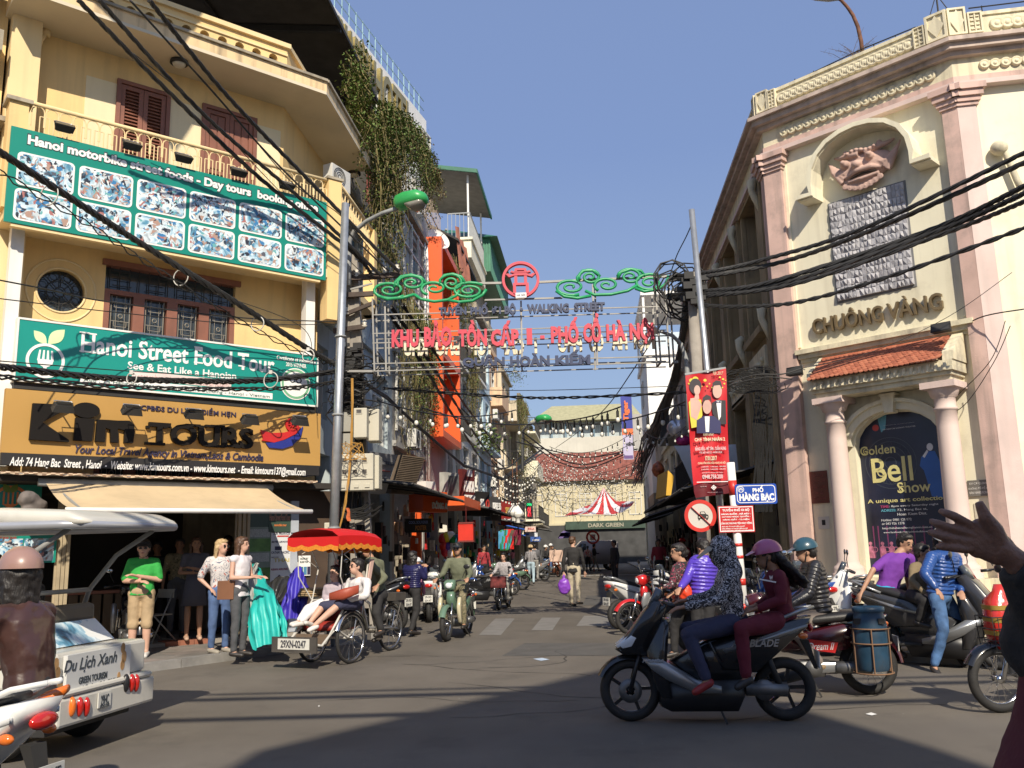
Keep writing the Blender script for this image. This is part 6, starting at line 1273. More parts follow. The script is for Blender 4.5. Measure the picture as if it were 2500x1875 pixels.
def cable(label,pts,r,sag=0,n=24,strands=1,name='cable',m=CABLE,spread=.03,group=None):
 """pts: (photo point, depth); smooth polyline through them"""
 Q=[dep(p,D) for p,D in pts];P=[]
 seg=max(2,n//(len(Q)-1))
 for i in range(len(Q)-1):
  p0=Q[max(0,i-1)];p1=Q[i];p2=Q[i+1];p3=Q[min(len(Q)-1,i+2)]
  for k in range(seg):
   t=k/seg;P.append(.5*((2*p1)+(p2-p0)*t+(2*p0-5*p1+4*p2-p3)*t*t+(3*p1-p0-3*p2+p3)*t**3)+UP*(-sag*sin(pi*(i+t)/(len(Q)-1))))
 P.append(Q[-1]);mb=MB()
 for s in range(strands):
  if strands==1: mb.tube(P,r,6)
  else:
   ph=s*2*pi/strands;mb.tube([p+UP*spread*cos(ph+i*1.1)+RGT*spread*sin(ph+i*1.1) for i,p in enumerate(P)],r,5)
 o=mb.bd(name,m);return tag(o,label,'cable',group)
cable('thick twisted cable from the top edge, leftmost of four crossing the yellow facade',[(A_(470,0),11.5),(A_(1000,540),12.9),(A_(1560,1070),14.5),(A_(2100,1500),15.9),(D_(385,1240),16.3)],.024,n=60,strands=3,spread=.018)
cable('thick twisted cable from the top edge, second of four crossing the yellow facade',[(A_(595,0),11.5),(A_(1215,680),13.2),(A_(1800,1190),15),(D_(420,1238),16.3)],.022,n=60,strands=3,spread=.017)
cable('thinner bare cable from the top edge, third of four crossing the yellow facade',[(A_(780,0),11.5),(A_(1250,520),13.0),(A_(1680,1000),14.6),(D_(460,1222),16.3)],.017,n=50)
cable('thick twisted cable from the top edge, fourth and rightmost over the yellow facade',[(A_(895,0),11.5),(A_(1350,560),13.2),(A_(1850,1080),15),(D_(505,1224),16.3)],.024,n=60,strands=3,spread=.017)
cable('thin slack wire hanging just under the left thick cables',[(A_(800,320),12.4),(A_(1200,650),13.3),(A_(1700,1170),14.8),(D_(380,1270),16.3)],.007,n=40)
cable('thin wire with clips beside the third facade cable',[(A_(1560,880),14.2),(A_(1780,1120),14.8),(A_(2050,1300),15.6),(D_(470,1240),16.3)],.008,n=40)
cable('heavy black bundle sloping down across the photo banner towards the steel pole',[(A_(-30,895),10.5),(A_(500,1240),11.8),(A_(860,1470),12.8),(B_(1400,330),14.0),(B_(1850,620),15.2),(P_(0,225),15.6)],.026,n=70,strands=4,spread=.03)
cable('thin pair of wires below the heavy bundle on the photo banner',[(A_(-20,1025),10.5),(A_(500,1330),12),(A_(900,1590),13),(B_(1380,420),14.2),(B_(1800,640),15.3),(P_(0,240),15.6)],.010,n=60,strands=2,spread=.04)
cable('thin wire crossing the round window and grille doors',[(B_(-20,203),11),(B_(300,265),12),(B_(640,335),13),(B_(1450,432),14.5),(B_(2025,455),15.4)],.011,n=40)
cable('thin wire crossing the middle floor below the round window',[(B_(-20,315),11),(B_(700,400),13),(B_(1450,470),14.5),(B_(2020,470),15.4)],.008,n=40)
cable('thick bundle drooping across the lower edge of the teal sign',[(B_(-20,725),10.8),(B_(600,790),12.3),(B_(1100,812),13.3),(B_(1600,806),14.5),(B_(2080,745),15.6)],.020,n=60,strands=4,spread=.035)
cable('second drooping bundle just below on the teal sign address strip',[(B_(-20,785),10.8),(B_(700,845),12.4),(B_(1300,860),13.6),(B_(1800,850),15.0),(B_(2090,800),15.7)],.014,n=60,strands=3,spread=.03)
cable('single wire rising from the teal sign badge to the poles',[(B_(-20,690),11),(B_(900,760),13),(B_(1700,790),14.6),(B_(2080,730),15.6)],.008)
cable('thin shadowed wire under the heavy bundle near the white post',[(B_(1300,290),14),(B_(1800,480),15),(B_(1880,700),15.2),(B_(1905,1020),15.3)],.006)
for i,(c,r,D,lb) in enumerate(((B_(1085,190),53,13.6,'over the grille doors'),(B_(1545,468),45,14.4,'right of the grille doors'),(B_(1625,805),48,14.3,'on the right of the teal sign'),(B_(790,795),36,12.5,'on the left of the teal sign'),(A_(295,1170),70,11.4,'over the first banner photo'),(B_(1850,660),40,15,'by the white post'))):
 q=dep(c,D);mb=MB();mb.torus(q,(FWD+RGT*.3).normalized(),r/2.4578/FPX*D,.010,28,5);mb.box(q+UP*(r/2.4578/FPX*D),(.05,.05,.06));tag(mb.bd('wire_coil',mat('white_wire',(.55,.53,.48),.5)),'loop of white wire hung on the cables '+lb,'wire coil')
for lb,pts,r,s in (('uppermost thick cable sweeping from the right pole across the stone panel',[(G_(90,185),15),(G_(300,160),14.4),(F_(640,1560),14.0),(F_(1250,1370),13),(F_(2240,905),11.3)],.022,3),
 ('second thick cable across the stone panel, just under the uppermost',[(G_(80,205),15),(G_(300,185),14.4),(F_(800,1560),13.9),(F_(1400,1340),12.9),(F_(2240,965),11.3)],.026,3),
 ('third thick cable across the foot of the stone panel',[(G_(70,300),15),(G_(300,272),14.4),(G_(700,215),13.8),(F_(1650,1380),12.6),(F_(2240,1105),11.3)],.026,3),
 ('fourth thick cable across the foot of the stone panel',[(G_(75,315),15),(G_(300,290),14.4),(G_(800,215),13.7),(F_(1700,1385),12.5),(F_(2240,1150),11.3)],.026,3),
 ('fifth thick cable, last of the group at the foot of the stone panel',[(G_(90,318),15),(G_(300,302),14.4),(G_(850,225),13.6),(F_(1750,1395),12.4),(F_(2240,1200),11.3)],.022,3),
 ('lone lower cable crossing above the bronze letters',[(G_(240,355),14.5),(G_(500,365),14.2),(G_(870,335),13.6),(G_(1450,170),12.6),(F_(2240,1360),11.3)],.022,2)):
 cable(lb,pts,r,n=70,strands=s,spread=.018)
for lb,pts,r in (('thin drooping wire from the right floodlight across the door column',[(G_(1760,540),13.9),(G_(1950,430),13.2),(G_(2212,380),12.6)],.010),
 ('slack wire hanging in front of the right pink column',[(G_(1668,1045),14),(G_(1850,960),13.4),(G_(2030,700),12.9),(G_(2130,480),12.5)],.006),
 ('second slack wire hanging in front of the right pink column',[(G_(1668,1040),14),(G_(1790,920),13.6),(G_(2010,690),12.9),(G_(2100,450),12.5)],.006),
 ('loose wires running from the banner to the left porch floodlight',[(G_(440,820),13.8),(G_(600,775),14),(G_(760,770),14),(G_(880,735),14)],.012),
 ('loose wires below the porch lamp joining the side wall tangle',[(G_(440,835),13.8),(G_(650,790),14),(G_(820,800),14)],.01),
 ('long thin wire across the cream wall above the tiled porch',[(G_(880,735),13.8),(G_(1290,640),13.6),(G_(1750,430),13.2),(G_(2140,160),12.5)],.005),
 ('stay wire from the steel pole top down to the gantry corner',[(F_(225,1330),13.6),(F_(185,1420),14),(F_(130,1530),14.8),(E_(2055,172),15.5)],.010)):
 cable(lb,pts,r)
tb=MB();r_=random.Random(5)
for k in range(60):
 u=r_.uniform(480,680);v=r_.uniform(760,860);q=dep(G_(u,v),14.3);s_=r_.uniform(.08,.3);ph=r_.uniform(0,6);tb.tube([q+RGT*s_*cos(ph+i*.8)+UP*s_*.4*sin(ph+i*.8) for i in range(6)],.008,4)
for k in range(26):
 u=r_.uniform(590,700);tb.tube([dep(G_(u+r_.uniform(-25,25),v),14.8) for v in(720,900,1100,1300,1598)],.010,4)
tag(tb.bd('cable_tangle',CABLE,kind='stuff'),'tangle of thin wires on the shaded theatre side behind the banner','cables')
fb=MB()
for k in range(34):
 t=k/33;x0=G_(180+50*t,230+110*r_.random());fb.tube([dep(x0,14.7),dep(Q_(560-40*t+r_.uniform(-20,20),150+r_.uniform(-20,20)),19),dep(Q_(470-60*t+r_.uniform(-30,30),420+r_.uniform(-30,30)),26),dep(Q_(330+r_.uniform(-60,60),650+r_.uniform(-60,60)),36),dep(Q_(240+r_.uniform(-50,50),900+r_.uniform(-100,100)),50)],r_.uniform(.012,.03),5)
for k in range(20):
 c=dep(G_(150+r_.uniform(-60,60),260+r_.uniform(-80,80)),14.8);fb.tube([c+RGT*.3*cos(i*.7+k)+UP*.35*sin(i*.7+k)+FWD*.02*i for i in range(7)],.014,5)
tag(fb.bd('cable_fan',CABLE,kind='stuff'),'fan of black cables running down the right side of the street','cables')
fb=MB()
for k in range(9):
 j=lambda s:r_.uniform(-s,s)
 fb.tube([dep(P_(0,225+j(8)),15.6),dep(P_(130,300+j(14)),16.2),dep(P_(400,480+j(14)),20),dep(P_(700,760+j(14)),25),dep(P_(1000,1010+j(12)),31),dep(P_(1300,1115+j(12)),38),dep(J_(420,330+j(30)),55)],.022,5)
tag(fb.bd('cable_bundle',CABLE,kind='stuff'),'thick cable bundle running along the left house fronts above the signboards','cables')
for lb,pts,r,s in (('black cable falling steeply past the orange frame, left of three',[(D_(440,1380),16.6),(E_(600,760),20),(E_(740,1000),26),(E_(930,1290),38),(E_(1010,1330),45)],.026,2),
 ('black cable falling steeply past the orange frame, middle of three',[(D_(470,1380),16.6),(E_(640,740),20),(E_(800,1000),27),(E_(960,1240),38),(E_(1060,1330),45)],.026,2),
 ('black cable falling past the orange frame, right of three',[(D_(520,1370),16.6),(E_(680,700),20),(E_(820,950),28),(E_(1000,1180),40),(E_(1110,1300),50)],.022,2),
 ('straight cable crossing the street under the gantry',[(E_(330,855),16.5),(E_(1100,908),17),(E_(1500,910),17),(E_(2160,880),15.5)],.016,2),
 ('thin line just above the straight crossing cable',[(E_(400,850),16.5),(E_(1200,868),17),(E_(2160,840),15.5)],.007,1),
 ('diagonal cable rising from the far left houses to the right pole',[(J_(520,310),55),(E_(1600,1040),30),(E_(1850,720),20),(E_(2120,250),15)],.014,1),
 ('sagging cable high across the far street, upper of four',[(J_(250,180),36),(J_(560,400),44),(J_(800,440),46),(J_(1150,310),40)],.035,1),
 ('sagging cable high across the far street, second of four',[(J_(250,230),36),(J_(560,430),44),(J_(800,470),46),(J_(1150,330),40)],.03,1),
 ('sagging cable high across the far street, third of four',[(J_(200,260),36),(J_(520,340),44),(J_(800,385),46),(J_(1180,320),40)],.03,1),
 ('sagging cable high across the far street, lowest of four',[(J_(0,420),30),(J_(60,475),33),(J_(150,460),36),(J_(240,380),38)],.03,1)):
 cable(lb,pts,r,n=48,strands=s,spread=.02)
def bulb_mesh(s=1):
 mb=MB();mb.lathe([(.006,.0),(.012,-.04),(.022,-.05),(.022,-.15),(.016,-.16)],(0,0,0),UP,8);mb.mi=1;mb.ell((0,0,-.195),(.036,.036,.045),None,8,6);return mb.bd('bulb',[BLKM,mat('bulb_glass',(.75,.74,.68),.15,var=.04)])
bm_=bulb_mesh();usedb=[False];WR=random.Random(6);nbulb=[0]
def light_string(label,p0,D0,p1,D1,sag,n,sc=1.0):
 a=dep(p0,D0);b=dep(p1,D1);t=thing('light_string',label,'string lights',a,'strings of light bulbs across the street');P=[a.lerp(b,i/20)-UP*sag*4*(i/20)*(1-i/20) for i in range(21)]
 mb=MB();mb.tube(P,.012*sc,4);mb.bd('wire',CABLE,t)
 for k in range(n):
  f=(k+.5+WR.uniform(-.2,.2))/n;q=a.lerp(b,f)-UP*sag*4*f*(1-f);s=sc*WR.uniform(.9,1.1)
  M=MTr(q-a)@MRo(WR.uniform(-.25,.25),4,'X')@Matrix.Scale(s,4)
  if not usedb[0]: bm_.parent=t;bm_.matrix_local=M;usedb[0]=True
  else: inst(bm_,t,M)
  nbulb[0]+=1
LS=[('nearest',(300,930),18,(1130,985),24,.25,11,1.3),('second nearest',(1290,1050),26,(1760,965),20,.12,12,1.5),('third nearest',(1330,1045),28,(2160,930),19,.3,12,1.5),('fourth',(560,970),20,(1300,1060),27,.2,9,1.4)]
for lb,p0,D0,p1,D1,sg_,n,sc in LS: light_string('string of hanging bulbs across the upper street, %s'%lb,E_(*p0),D0,E_(*p1),D1,sg_,n,sc)
FL_=[((470,300),34,(1150,180),30),((440,330),36,(1180,250),32),((430,420),40,(1180,330),36),((420,480),44,(1170,420),40),((400,540),46,(1180,470),42),((420,590),50,(1180,520),46),((430,640),54,(1180,570),50),((380,470),30,(20,420),24),((360,520),32,(0,500),26),((400,600),38,(0,560),28),((330,640),36,(0,620),30),((420,680),56,(1180,640),52),((430,720),58,(1170,690),54),((560,770),60,(1150,740),58),((430,800),60,(1130,810),58),((500,560),48,(1100,500),44),((1180,120),26,(1640,60),19),((1170,200),30,(1560,130),20),((1180,300),34,(1420,200),24)]
for i,(p0,D0,p1,D1) in enumerate(FL_):
 if nbulb[0]>=292: break
 light_string(['faint','thin','drooping','slack','tight','long'][i%6]+' string of hanging bulbs over the street, '+['level with the tall white building','just below it','over the red roofs, highest','over the red roofs, middle','over the red roofs, lowest','above the striped tent','touching the striped tent','by the beige house','by the peach house','by the planted balconies','over the red signboard','at the far crossing','over the far crossing, lower','by the far lamp pole','near the tiled crossing','crossing the others aslant','by the doll balloon','right of the blue banner','by the right cable fan'][i],J_(*p0),D0,J_(*p1),D1,.45,min(15,292-nbulb[0]),.85)
ex=MB();BG=mat('bulb_glass',(.75,.74,.68));
for k in range(800):
 f=WR.random();u=WR.gauss(520,160) if f<.6 else WR.gauss(900,200);v=WR.gauss(560 if f<.6 else 620,110);D=WR.uniform(30,60)
 if not(0<u<1240 and 330<v<900): continue
 q=dep(J_(u,v),D);q.x=max(min(q.x,3.2),-5.2);r=.028*WR.uniform(.8,1.2)
 ex._add([q+UP*r,q+RGT*r,q-FWD*r,q-RGT*r,q+FWD*r,q-UP*r],[(0,1,2),(0,2,3),(0,3,4),(0,4,1),(5,2,1),(5,3,2),(5,4,3),(5,1,4)],True)
tag(ex.bd('distant_bulbs',BG,kind='stuff'),'hundreds of small round bulbs glinting among the far cables','light bulbs')
ex=MB()
for k in range(100):
 u=WR.gauss(560,250);v=WR.gauss(600,120);D=WR.uniform(28,60);q=dep(J_(u,v),D);q.x=max(min(q.x,3.2),-5.2);b=dep(J_(u+WR.uniform(-260,260),v+WR.uniform(-60,60)),min(62,D+WR.uniform(-6,10)));b.x=max(min(b.x,3.4),-5.5);m_=(q+b)/2-UP*WR.uniform(.1,.6);ex.tube([q,m_,b],.011,3)
tag(ex.bd('distant_wires',CABLE,kind='stuff'),'mesh of thin wires strung between the far house fronts','cables')
for lb,a,b in(('nearer',(330,1762),(1300,1736)),('further',(363,1712),(1500,1686)),('thin',(363,1700),(1500,1672))):
 a,b=gnd(a)+SUN*13,gnd(b)+SUN*13;d=b-a;mb=MB();mb.tube([a-d*2,a,b,b+d*2],.035 if lb=='thin' else .07,6);tag(mb.bd('cable_bundle',CABLE),'cable bundle high over the junction throwing the %s streak of shadow on the road'%lb,'cable')
# ================================================================ shop fronts, signboards, awnings
rs=random.Random(31)
def goods(label,W,a0,a1,b0,b1,c0,c1,n,cols,cat='goods',sz=.3,parent=None):
 """shelves crammed with small wares behind or under a shop opening"""
 t=thing('shop_wares',label,cat,W.P((a0+a1)/2,b0,c0));M_=[mat('ware_%s'%c,hexc(c),.6,var=.3,sc=8) for c in cols]
 for i,m in enumerate(M_):
  mb=MB()
  for _ in range(n//len(M_)):
   a=rs.uniform(a0,a1);b=rs.uniform(b0,b1);c=rs.uniform(c0,c1);s=sz*rs.uniform(.3,1)
   if rs.random()<.5: W.box(mb,a,a+s*.6,b,b+s,c,c+s*.4)
   else: mb.loft([(W.P(a,b+s,c),W.u*s*.25,W.n*s*.08,2),(W.P(a,b+s*.5,c),W.u*s*.4,W.n*s*.12,2),(W.P(a,b,c),W.u*s*.3,W.n*s*.1,2)],8)
  mb.bd('wares',m,t,kind='stuff')
 return t
f0,f1=KIM.ab(T_(480,500),0)[0],KIM.ab(T_(1665,500),0)[0];zt_=2.66
TERR=mat('terracotta_step',(.30,.115,.07),.8,var=.15,sc=6,dirt=.3)
st=thing('open_shop','open dark ground floor of the corner shop with folding gate and red tiled step','shop front',KIM.P(0,0,0))
mb=MB();KIM.box(mb,K0,aK,PZ-.02,PZ+.06,-4,.12);mb.bd('floor_step',CONC,st)
a0_,a1_=KIM.ab(T_(1175,1160),.13)[0],KIM.ab(T_(1480,1140),.13)[0]
for i in range(3): mb=MB();w_=(a1_-a0_)/3;KIM.box(mb,a0_+i*w_,a0_+i*w_+w_-.01,PZ+.06,PZ+.075,-.25,.14);KIM.box(mb,a0_+i*w_,a0_+i*w_+w_-.01,PZ-.02,PZ+.059,.12,.14);mb.bd('red_tile',TERR,st)
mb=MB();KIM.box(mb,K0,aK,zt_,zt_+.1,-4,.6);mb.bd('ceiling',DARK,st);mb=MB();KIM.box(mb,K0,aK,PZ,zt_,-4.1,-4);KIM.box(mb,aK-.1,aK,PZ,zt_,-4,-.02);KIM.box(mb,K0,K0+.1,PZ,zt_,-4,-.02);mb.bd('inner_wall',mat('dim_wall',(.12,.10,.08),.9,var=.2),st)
GATE=mat('beige_gate_steel',(.42,.34,.22),.5,var=.1,dirt=.3)
for (u0,u1) in((1665,1762),(395,485)):
 x0,x1=KIM.ab(T_(u0,500),.02)[0],KIM.ab(T_(u1,500),.02)[0];n=6
 for k in range(n): mb=MB();xa=x0+(x1-x0)*k/n;mb.box(KIM.P(xa+.01,(PZ+zt_)/2,.05+.03*(k%2)),(.05,.03,zt_-PZ-.02),MRo(R_(44),3,'Z'));mb.bd('folding_gate_bar',GATE,st)
 mb=MB()
 for z in(.5,1.3,2.1): mb.bar(KIM.P(x0,z,.02),KIM.P(x1,z,.02),.02)
 mb.bd('gate_lattice',GATE,st)
x0=KIM.ab(T_(1765,400),.05)[0];mb=MB();KIM.box(mb,x0,aK+.25,PZ+.07,zt_,-.15,.03);mb.bd('display_wall',mat('dark_brown_panel',(.07,.045,.03),.6,var=.2),st)
def poster(label,p,q,c,m,cat='poster',W=KIM,lines=(),lm=None,name='poster',fr=None):
 a0,a1,b0,b1=W.rect(p,q,c);t=thing(name,label,cat,W.P(a0,b0,c));mb=MB();W.box(mb,a0,a1,b0,b1,c-.015,c);mb.bd('sheet',m,t)
 for s,fx0,fx1,fy0,fy1,mm in lines:
  x0=a0+(a1-a0)*fx0;x1=a0+(a1-a0)*fx1;y1=b1-(b1-b0)*fy0;y0=b1-(b1-b0)*fy1
  if s is None: mb=MB();W.box(mb,x0,x1,y0,y1,c,c+.004);mb.bd('printed_block',mm,t)
  else: text('lettering',s,W,x0,x1,y0,y1,c+.001,.004,mm,t,.015)
 return t
DG=mat('poster_dark_green',(.04,.07,.05),.4);FG=mat('poster_field_green',(.10,.22,.05),.4,var=.4,sc=6);TXT=mat('poster_text_grey',(.35,.37,.36),.5,var=.5,sc=60,stretch=(1,1,3));RDT=mat('red_print',(.5,.05,.04),.5)
poster('tall tour poster with green landscape photos beside the folding gate',T_(1768,208),T_(1925,720),.06,mat('poster_greenish',(.20,.25,.21),.4,var=.2,sc=3),lines=[(None,.02,.95,.0,.2,DG),(None,.05,.9,.23,.34,TXT),(None,.02,.95,.36,.54,FG),(None,.05,.9,.56,.68,TXT),(None,.02,.95,.76,.94,FG)])
poster('brown headed poster reading Hanoi Street Food Tour in the shop window',T_(1912,200),T_(2065,345),.07,DG,lines=[('Hanoi Street Food Tour',.03,.97,.12,.45,mat('copper_print',(.55,.28,.2),.5)),('motorbike tour',.25,.8,.6,.72,mat('orange_print',(.7,.2,.05),.5))])
poster('white airline poster with a column of logos beside the tour posters',T_(1928,352),T_(2058,735),.075,mat('airline_poster_white',(.66,.67,.68),.4),lines=[('AIR FRANCE',.1,.95,.0,.035,NAVY),('▰▰▰',.3,.9,.05,.075,RDT),('BRITISH AIRWAYS',.03,.85,.15,.185,NAVY),(None,.2,.55,.25,.32,NAVY),('CATHAY PACIFIC',.02,.95,.34,.385,NAVY),('THAI',.15,.95,.47,.54,mat('thai_gold',(.55,.45,.12),.5)),('QATAR',.02,.4,.44,.46,NAVY),('ASIAN AIRLINES',.02,.9,.65,.69,mat('maroon_print',(.3,.02,.06),.5)),('◆',.3,.6,.77,.88,NAVY),('SINGAPORE AIRLINES',.05,.98,.93,.97,NAVY)])
poster('framed halong bay tour leaflet in the right window',T_(2120,515),T_(2205,655),.07,WHITEC,lines=[('HALONG BAY',.15,.8,.1,.2,DG),('ISLAND TOUR',.15,.8,.26,.36,DG),(None,.1,.4,.55,.95,mat('leaf_teal',(.05,.2,.18),.5)),(None,.45,.7,.55,.95,mat('leaf_blue',(.08,.25,.4),.5)),(None,.74,.98,.55,.95,NAVY)])
pq=KIM.rect(T_(2072,125),T_(2122,350),.09);mb=MB();KIM.box(mb,pq[0],pq[1],pq[2],pq[3],-.1,.09);KIM.box(mb,pq[0],pq[1],PZ+.07,pq[2]-.01,-.1,.07);mb.bd('grey_pier',mat('pale_metal_pier',(.42,.45,.5),.5),st)
gp=poster('green shop panel with orange fork logo, partly shaded, at the left edge',T_(-60,5),T_(285,225),.12,GRN,cat='sign',name='green_sign');a,b=KIM.ab(T_(72,138),.12);ORP=mat('orange_print',(.7,.2,.05),.5)
mb=MB();ring(mb,KIM,a,b,.122,.21,.255,.004,30);mb.bd('logo_ring',ORP,gp);mb=MB()
for d in(-.09,-.03,.03,.09): KIM.box(mb,a+d-.012,a+d+.012,b-.02,b+.16,.122,.127)
KIM.prism(mb,[(a-.105,b-.02),(a-.02,b-.08),(a-.03,b-.2),(a+.03,b-.2),(a+.02,b-.08),(a+.105,b-.02)],.122,.1265);mb.bd('logo_fork',ORP,gp)
mb=MB();leaf(mb,KIM,T_(70,70),T_(25,5),.3,.122);leaf(mb,KIM,T_(78,70),T_(125,5),.3,.122);mb.bd('logo_leaves',mat('olive_print',(.16,.24,.03),.5),gp)
ptext('Hanoi Street Food Tour',KIM,T_(-150,228),T_(262,214),.124,WHITEC,gp,.02)
gp2=poster('green photo panel of food tours hanging behind the cart',T_(-60,300),T_(393,562),.12,GRN,cat='sign',name='green_sign',lines=[(None,.02,.48,.35,.95,PH[0]),(None,.50,.96,.35,.95,PH[1])])
ptext('STREET FOOD TOURS',KIM,T_(-40,395),T_(118,378),.126,RDT,gp2,.02)
mb=MB();q=KIM.P(aa0-.12,za-.25,.7)
for i in range(5): mb.ell(q+Vc((rs.uniform(-.08,.08),rs.uniform(-.08,.08),-.1*i)),(.16-.015*i,.14,.12))
tag(mb.bd('rolled_rag',mat('dusty_grey_cloth',(.14,.12,.11),.9,var=.4,sc=6),remesh=.025,disp=.06,dsc=.15),'dusty rolled cloth bundle hanging at the left end of the awning','cloth')
def deskobj():
 t=thing('wooden_counter','dim wooden counter with slatted front inside the corner shop','counter',KIM.P(-1.7,PZ,-.9));mb=MB();KIM.box(mb,-2.6,-.9,.95,1.0,-1.4,-.8);mb.bd('top',BROWNW,t)
 for k in range(9): mb=MB();KIM.box(mb,-2.55+.18*k,-2.41+.18*k,PZ+.06,.94,-.86,-.83);mb.bd('slat',mat('dim_wood',(.10,.07,.045),.7,var=.2),t)
deskobj()
def folding_chair(p,ang,label):
 t=thing('folding_chair',label,'chair',p);G=mat('grey_chair_metal',(.34,.34,.32),.4,metal=.3);X=MTr(p)@MRo(ang,4,'Z')
 for s in(-.2,.2):
  mb=MB();mb.X=X;mb.tube([(s,.22,0),(s,-.16,.84)],.012,6);mb.bd('leg',G,t);mb=MB();mb.X=X;mb.tube([(s,-.24,0),(s,.2,.44)],.012,6);mb.bd('leg',G,t)
 mb=MB();mb.X=X;mb.box((0,.05,.44),(.4,.38,.02));mb.bd('seat',mat('chair_vinyl',(.28,.26,.22),.6),t);mb=MB();mb.X=X;mb.box((0,-.14,.77),(.42,.02,.14));mb.bd('backrest',mat('chair_pad',(.34,.33,.29),.6),t)
 mb=MB();mb.X=X;mb.tube([(-.2,.2,.03),(.2,.2,.03)],.01,5);mb.tube([(-.2,-.22,.03),(.2,-.22,.03)],.01,5);mb.bd('crossbar',G,t);return t
fq=gnd(T_(1110,1130),PZ+.06);folding_chair(fq,R_(150),'grey metal folding chair with open back in the shop doorway')
goods('dim shelves of leaflets and boxes at the back of the corner shop',KIM,-2.6,1.2,.6,2.2,-3.7,-3.3,60,('4a4038','3a3a34','5a4a3a'),sz=.35)
poster('framed dim pictures on the back wall of the shop',T_(640,380),T_(860,500),-2.5,mat('dim_picture',(.10,.09,.07),.5,var=.5,sc=8),name='picture',cat='picture')
SGN='shop signs along the left row'
def lsign(label,p,q,c,m,th_=.25,lines=(),W=LW,name='shop_sign',tilt=0,frame=None):
 a=LW.ab(((p[0]+q[0])/2,(p[1]+q[1])/2),c)[0];o=LW.P(a,0,c);W=Wall((o.x,o.y,0),24);c=0
 a0,a1,b0,b1=W.rect(p,q,c);t=thing(name,label,'sign',W.P((a0+a1)/2,b0,c),SGN);mb=MB()
 mb.hexa([W.P(a0,b0,c-th_-tilt),W.P(a1,b0,c-th_-tilt),W.P(a1,b0,c-tilt),W.P(a0,b0,c-tilt),W.P(a0,b1,c-th_),W.P(a1,b1,c-th_),W.P(a1,b1,c),W.P(a0,b1,c)]);mb.bd('panel',m,t)
 for s,fx0,fx1,fy0,fy1,mm in lines:
  x0=a0+(a1-a0)*fx0;x1=a0+(a1-a0)*fx1;y1=b1-(b1-b0)*fy0;y0=b1-(b1-b0)*fy1;cc=c+.004-tilt*((b1-(y0+y1)/2)/(b1-b0))
  if s is None: mb=MB();W.box(mb,x0,x1,y0,y1,cc,cc+.02);mb.bd('printed_block',mm,t)
  else: text('lettering',s,W,x0,x1,y0,y1,cc,.03,mm,t,.03)
 return t,(a0,a1,b0,b1,W)
GSG=mat('grey_signboard',(.34,.34,.35),.5,var=.05,dirt=.25);WL=WHITEC;BRS=mat('brown_louvre',(.16,.12,.085),.7,var=.2,dirt=.4);MRN=mat('maroon_board',(.11,.02,.02),.5);BLB=mat('black_signboard',(.025,.023,.022),.5,var=.2)
lsign('grey tilted signboard with faint lettering and a red line, first on the left row',P_(262,900),P_(480,1225),.95,GSG,.2,[('INTIMEX HOTEL',.45,.95,.18,.28,mat('faint_dark_print',(.16,.16,.17),.6)),(None,.35,.9,.42,.44,RDT),('khach san',.3,.8,.52,.6,mat('faint_print',(.25,.25,.26),.6)),('rooms and tours',.3,.85,.66,.74,mat('faint_print',(.25,.25,.26),.6))],tilt=.35)
t,(a0,a1,b0,b1,W)=lsign('brown slatted signboard leaning outward beside the grey one',P_(520,925),P_(690,1230),1.0,BRS,.15,(),tilt=.4)
for k in range(22): mb=MB();y=b0+(b1-b0)*(k+.5)/22;f=1-(y-b0)/(b1-b0);mb.bar(W.P(a0,y,.015-.4*f),W.P(a1,y,.015-.4*f),.03,(b1-b0)/30);mb.bd('slat',BRS,t)
lsign('bright orange shop sign with white letters over the souvenir shop',P_(680,1205),P_(868,1375),1.15,ORG,.5,[('DÔNG A',.35,.98,.45,.85,WL)])
lsign('small white box sign above the orange sign',P_(700,1130),P_(775,1205),1.0,WHITEP,.4)
lsign('white framed signboard half hidden by cables, right of the orange sign',P_(845,1060),P_(960,1300),1.0,mat('dull_white_board',(.45,.44,.40),.5,var=.2,sc=3),.2,[(None,.25,.95,.1,.9,mat('dark_panel_print',(.12,.13,.13),.4,var=.4,sc=4))])
lsign('maroon signboard with tall white lettering halfway up the left row',P_(985,1035),P_(1085,1345),1.0,MRN,.2,[(None,.35,.75,.02,.18,WL),('HAKA',.1,.95,.3,.58,WL),('SILK SHOP',.1,.95,.66,.78,WL),('TAILOR',.1,.8,.86,.95,WL)])
lsign('black signboard with white and red picture panel, before the red sign',P_(1048,1205),P_(1200,1405),1.15,BLB,.4,[('SEA',.5,.7,.3,.6,WL),('O',.78,.96,.3,.7,RDT)])
lsign('charcoal signboard with blurred white lettering beside the red sign',P_(1203,1250),P_(1290,1440),1.15,mat('charcoal_board',(.07,.07,.07),.5,var=.3),.3,[('KAFE 55',.2,.95,.25,.55,WL),('massage',.2,.9,.65,.8,WL)])
lsign('red signboard with golden characters, last of the near signs',P_(1295,1285),P_(1368,1475),1.15,mat('red_board',(.30,.025,.02),.45),.1,[('SPA',.35,.85,.25,.55,mat('gold_print',(.55,.38,.1),.5)),('hair wash',.2,.9,.72,.8,WL)])
def canopy(label,W,a0,a1,z,d,drop,m,cat='shop canopy',amp=.03,c0=0):
 t=thing('shop_canopy',label,cat,W.P((a0+a1)/2,z,c0));corrugated(W,a0,a1,c0,c0+d,z-drop,drop,m,t,amp=amp);mb=MB()
 mb.bar(W.P(a0,z-drop-.03,c0+d),W.P(a1,z-drop-.03,c0+d),.04)
 for k in range(int((a1-a0)/1.6)+1): a=a0+.05+k*1.6;mb.bar(W.P(a,z-.04,c0),W.P(a,z-drop-.04,c0+d),.04)
 mb.bd('rafters',BLKM,t);return t
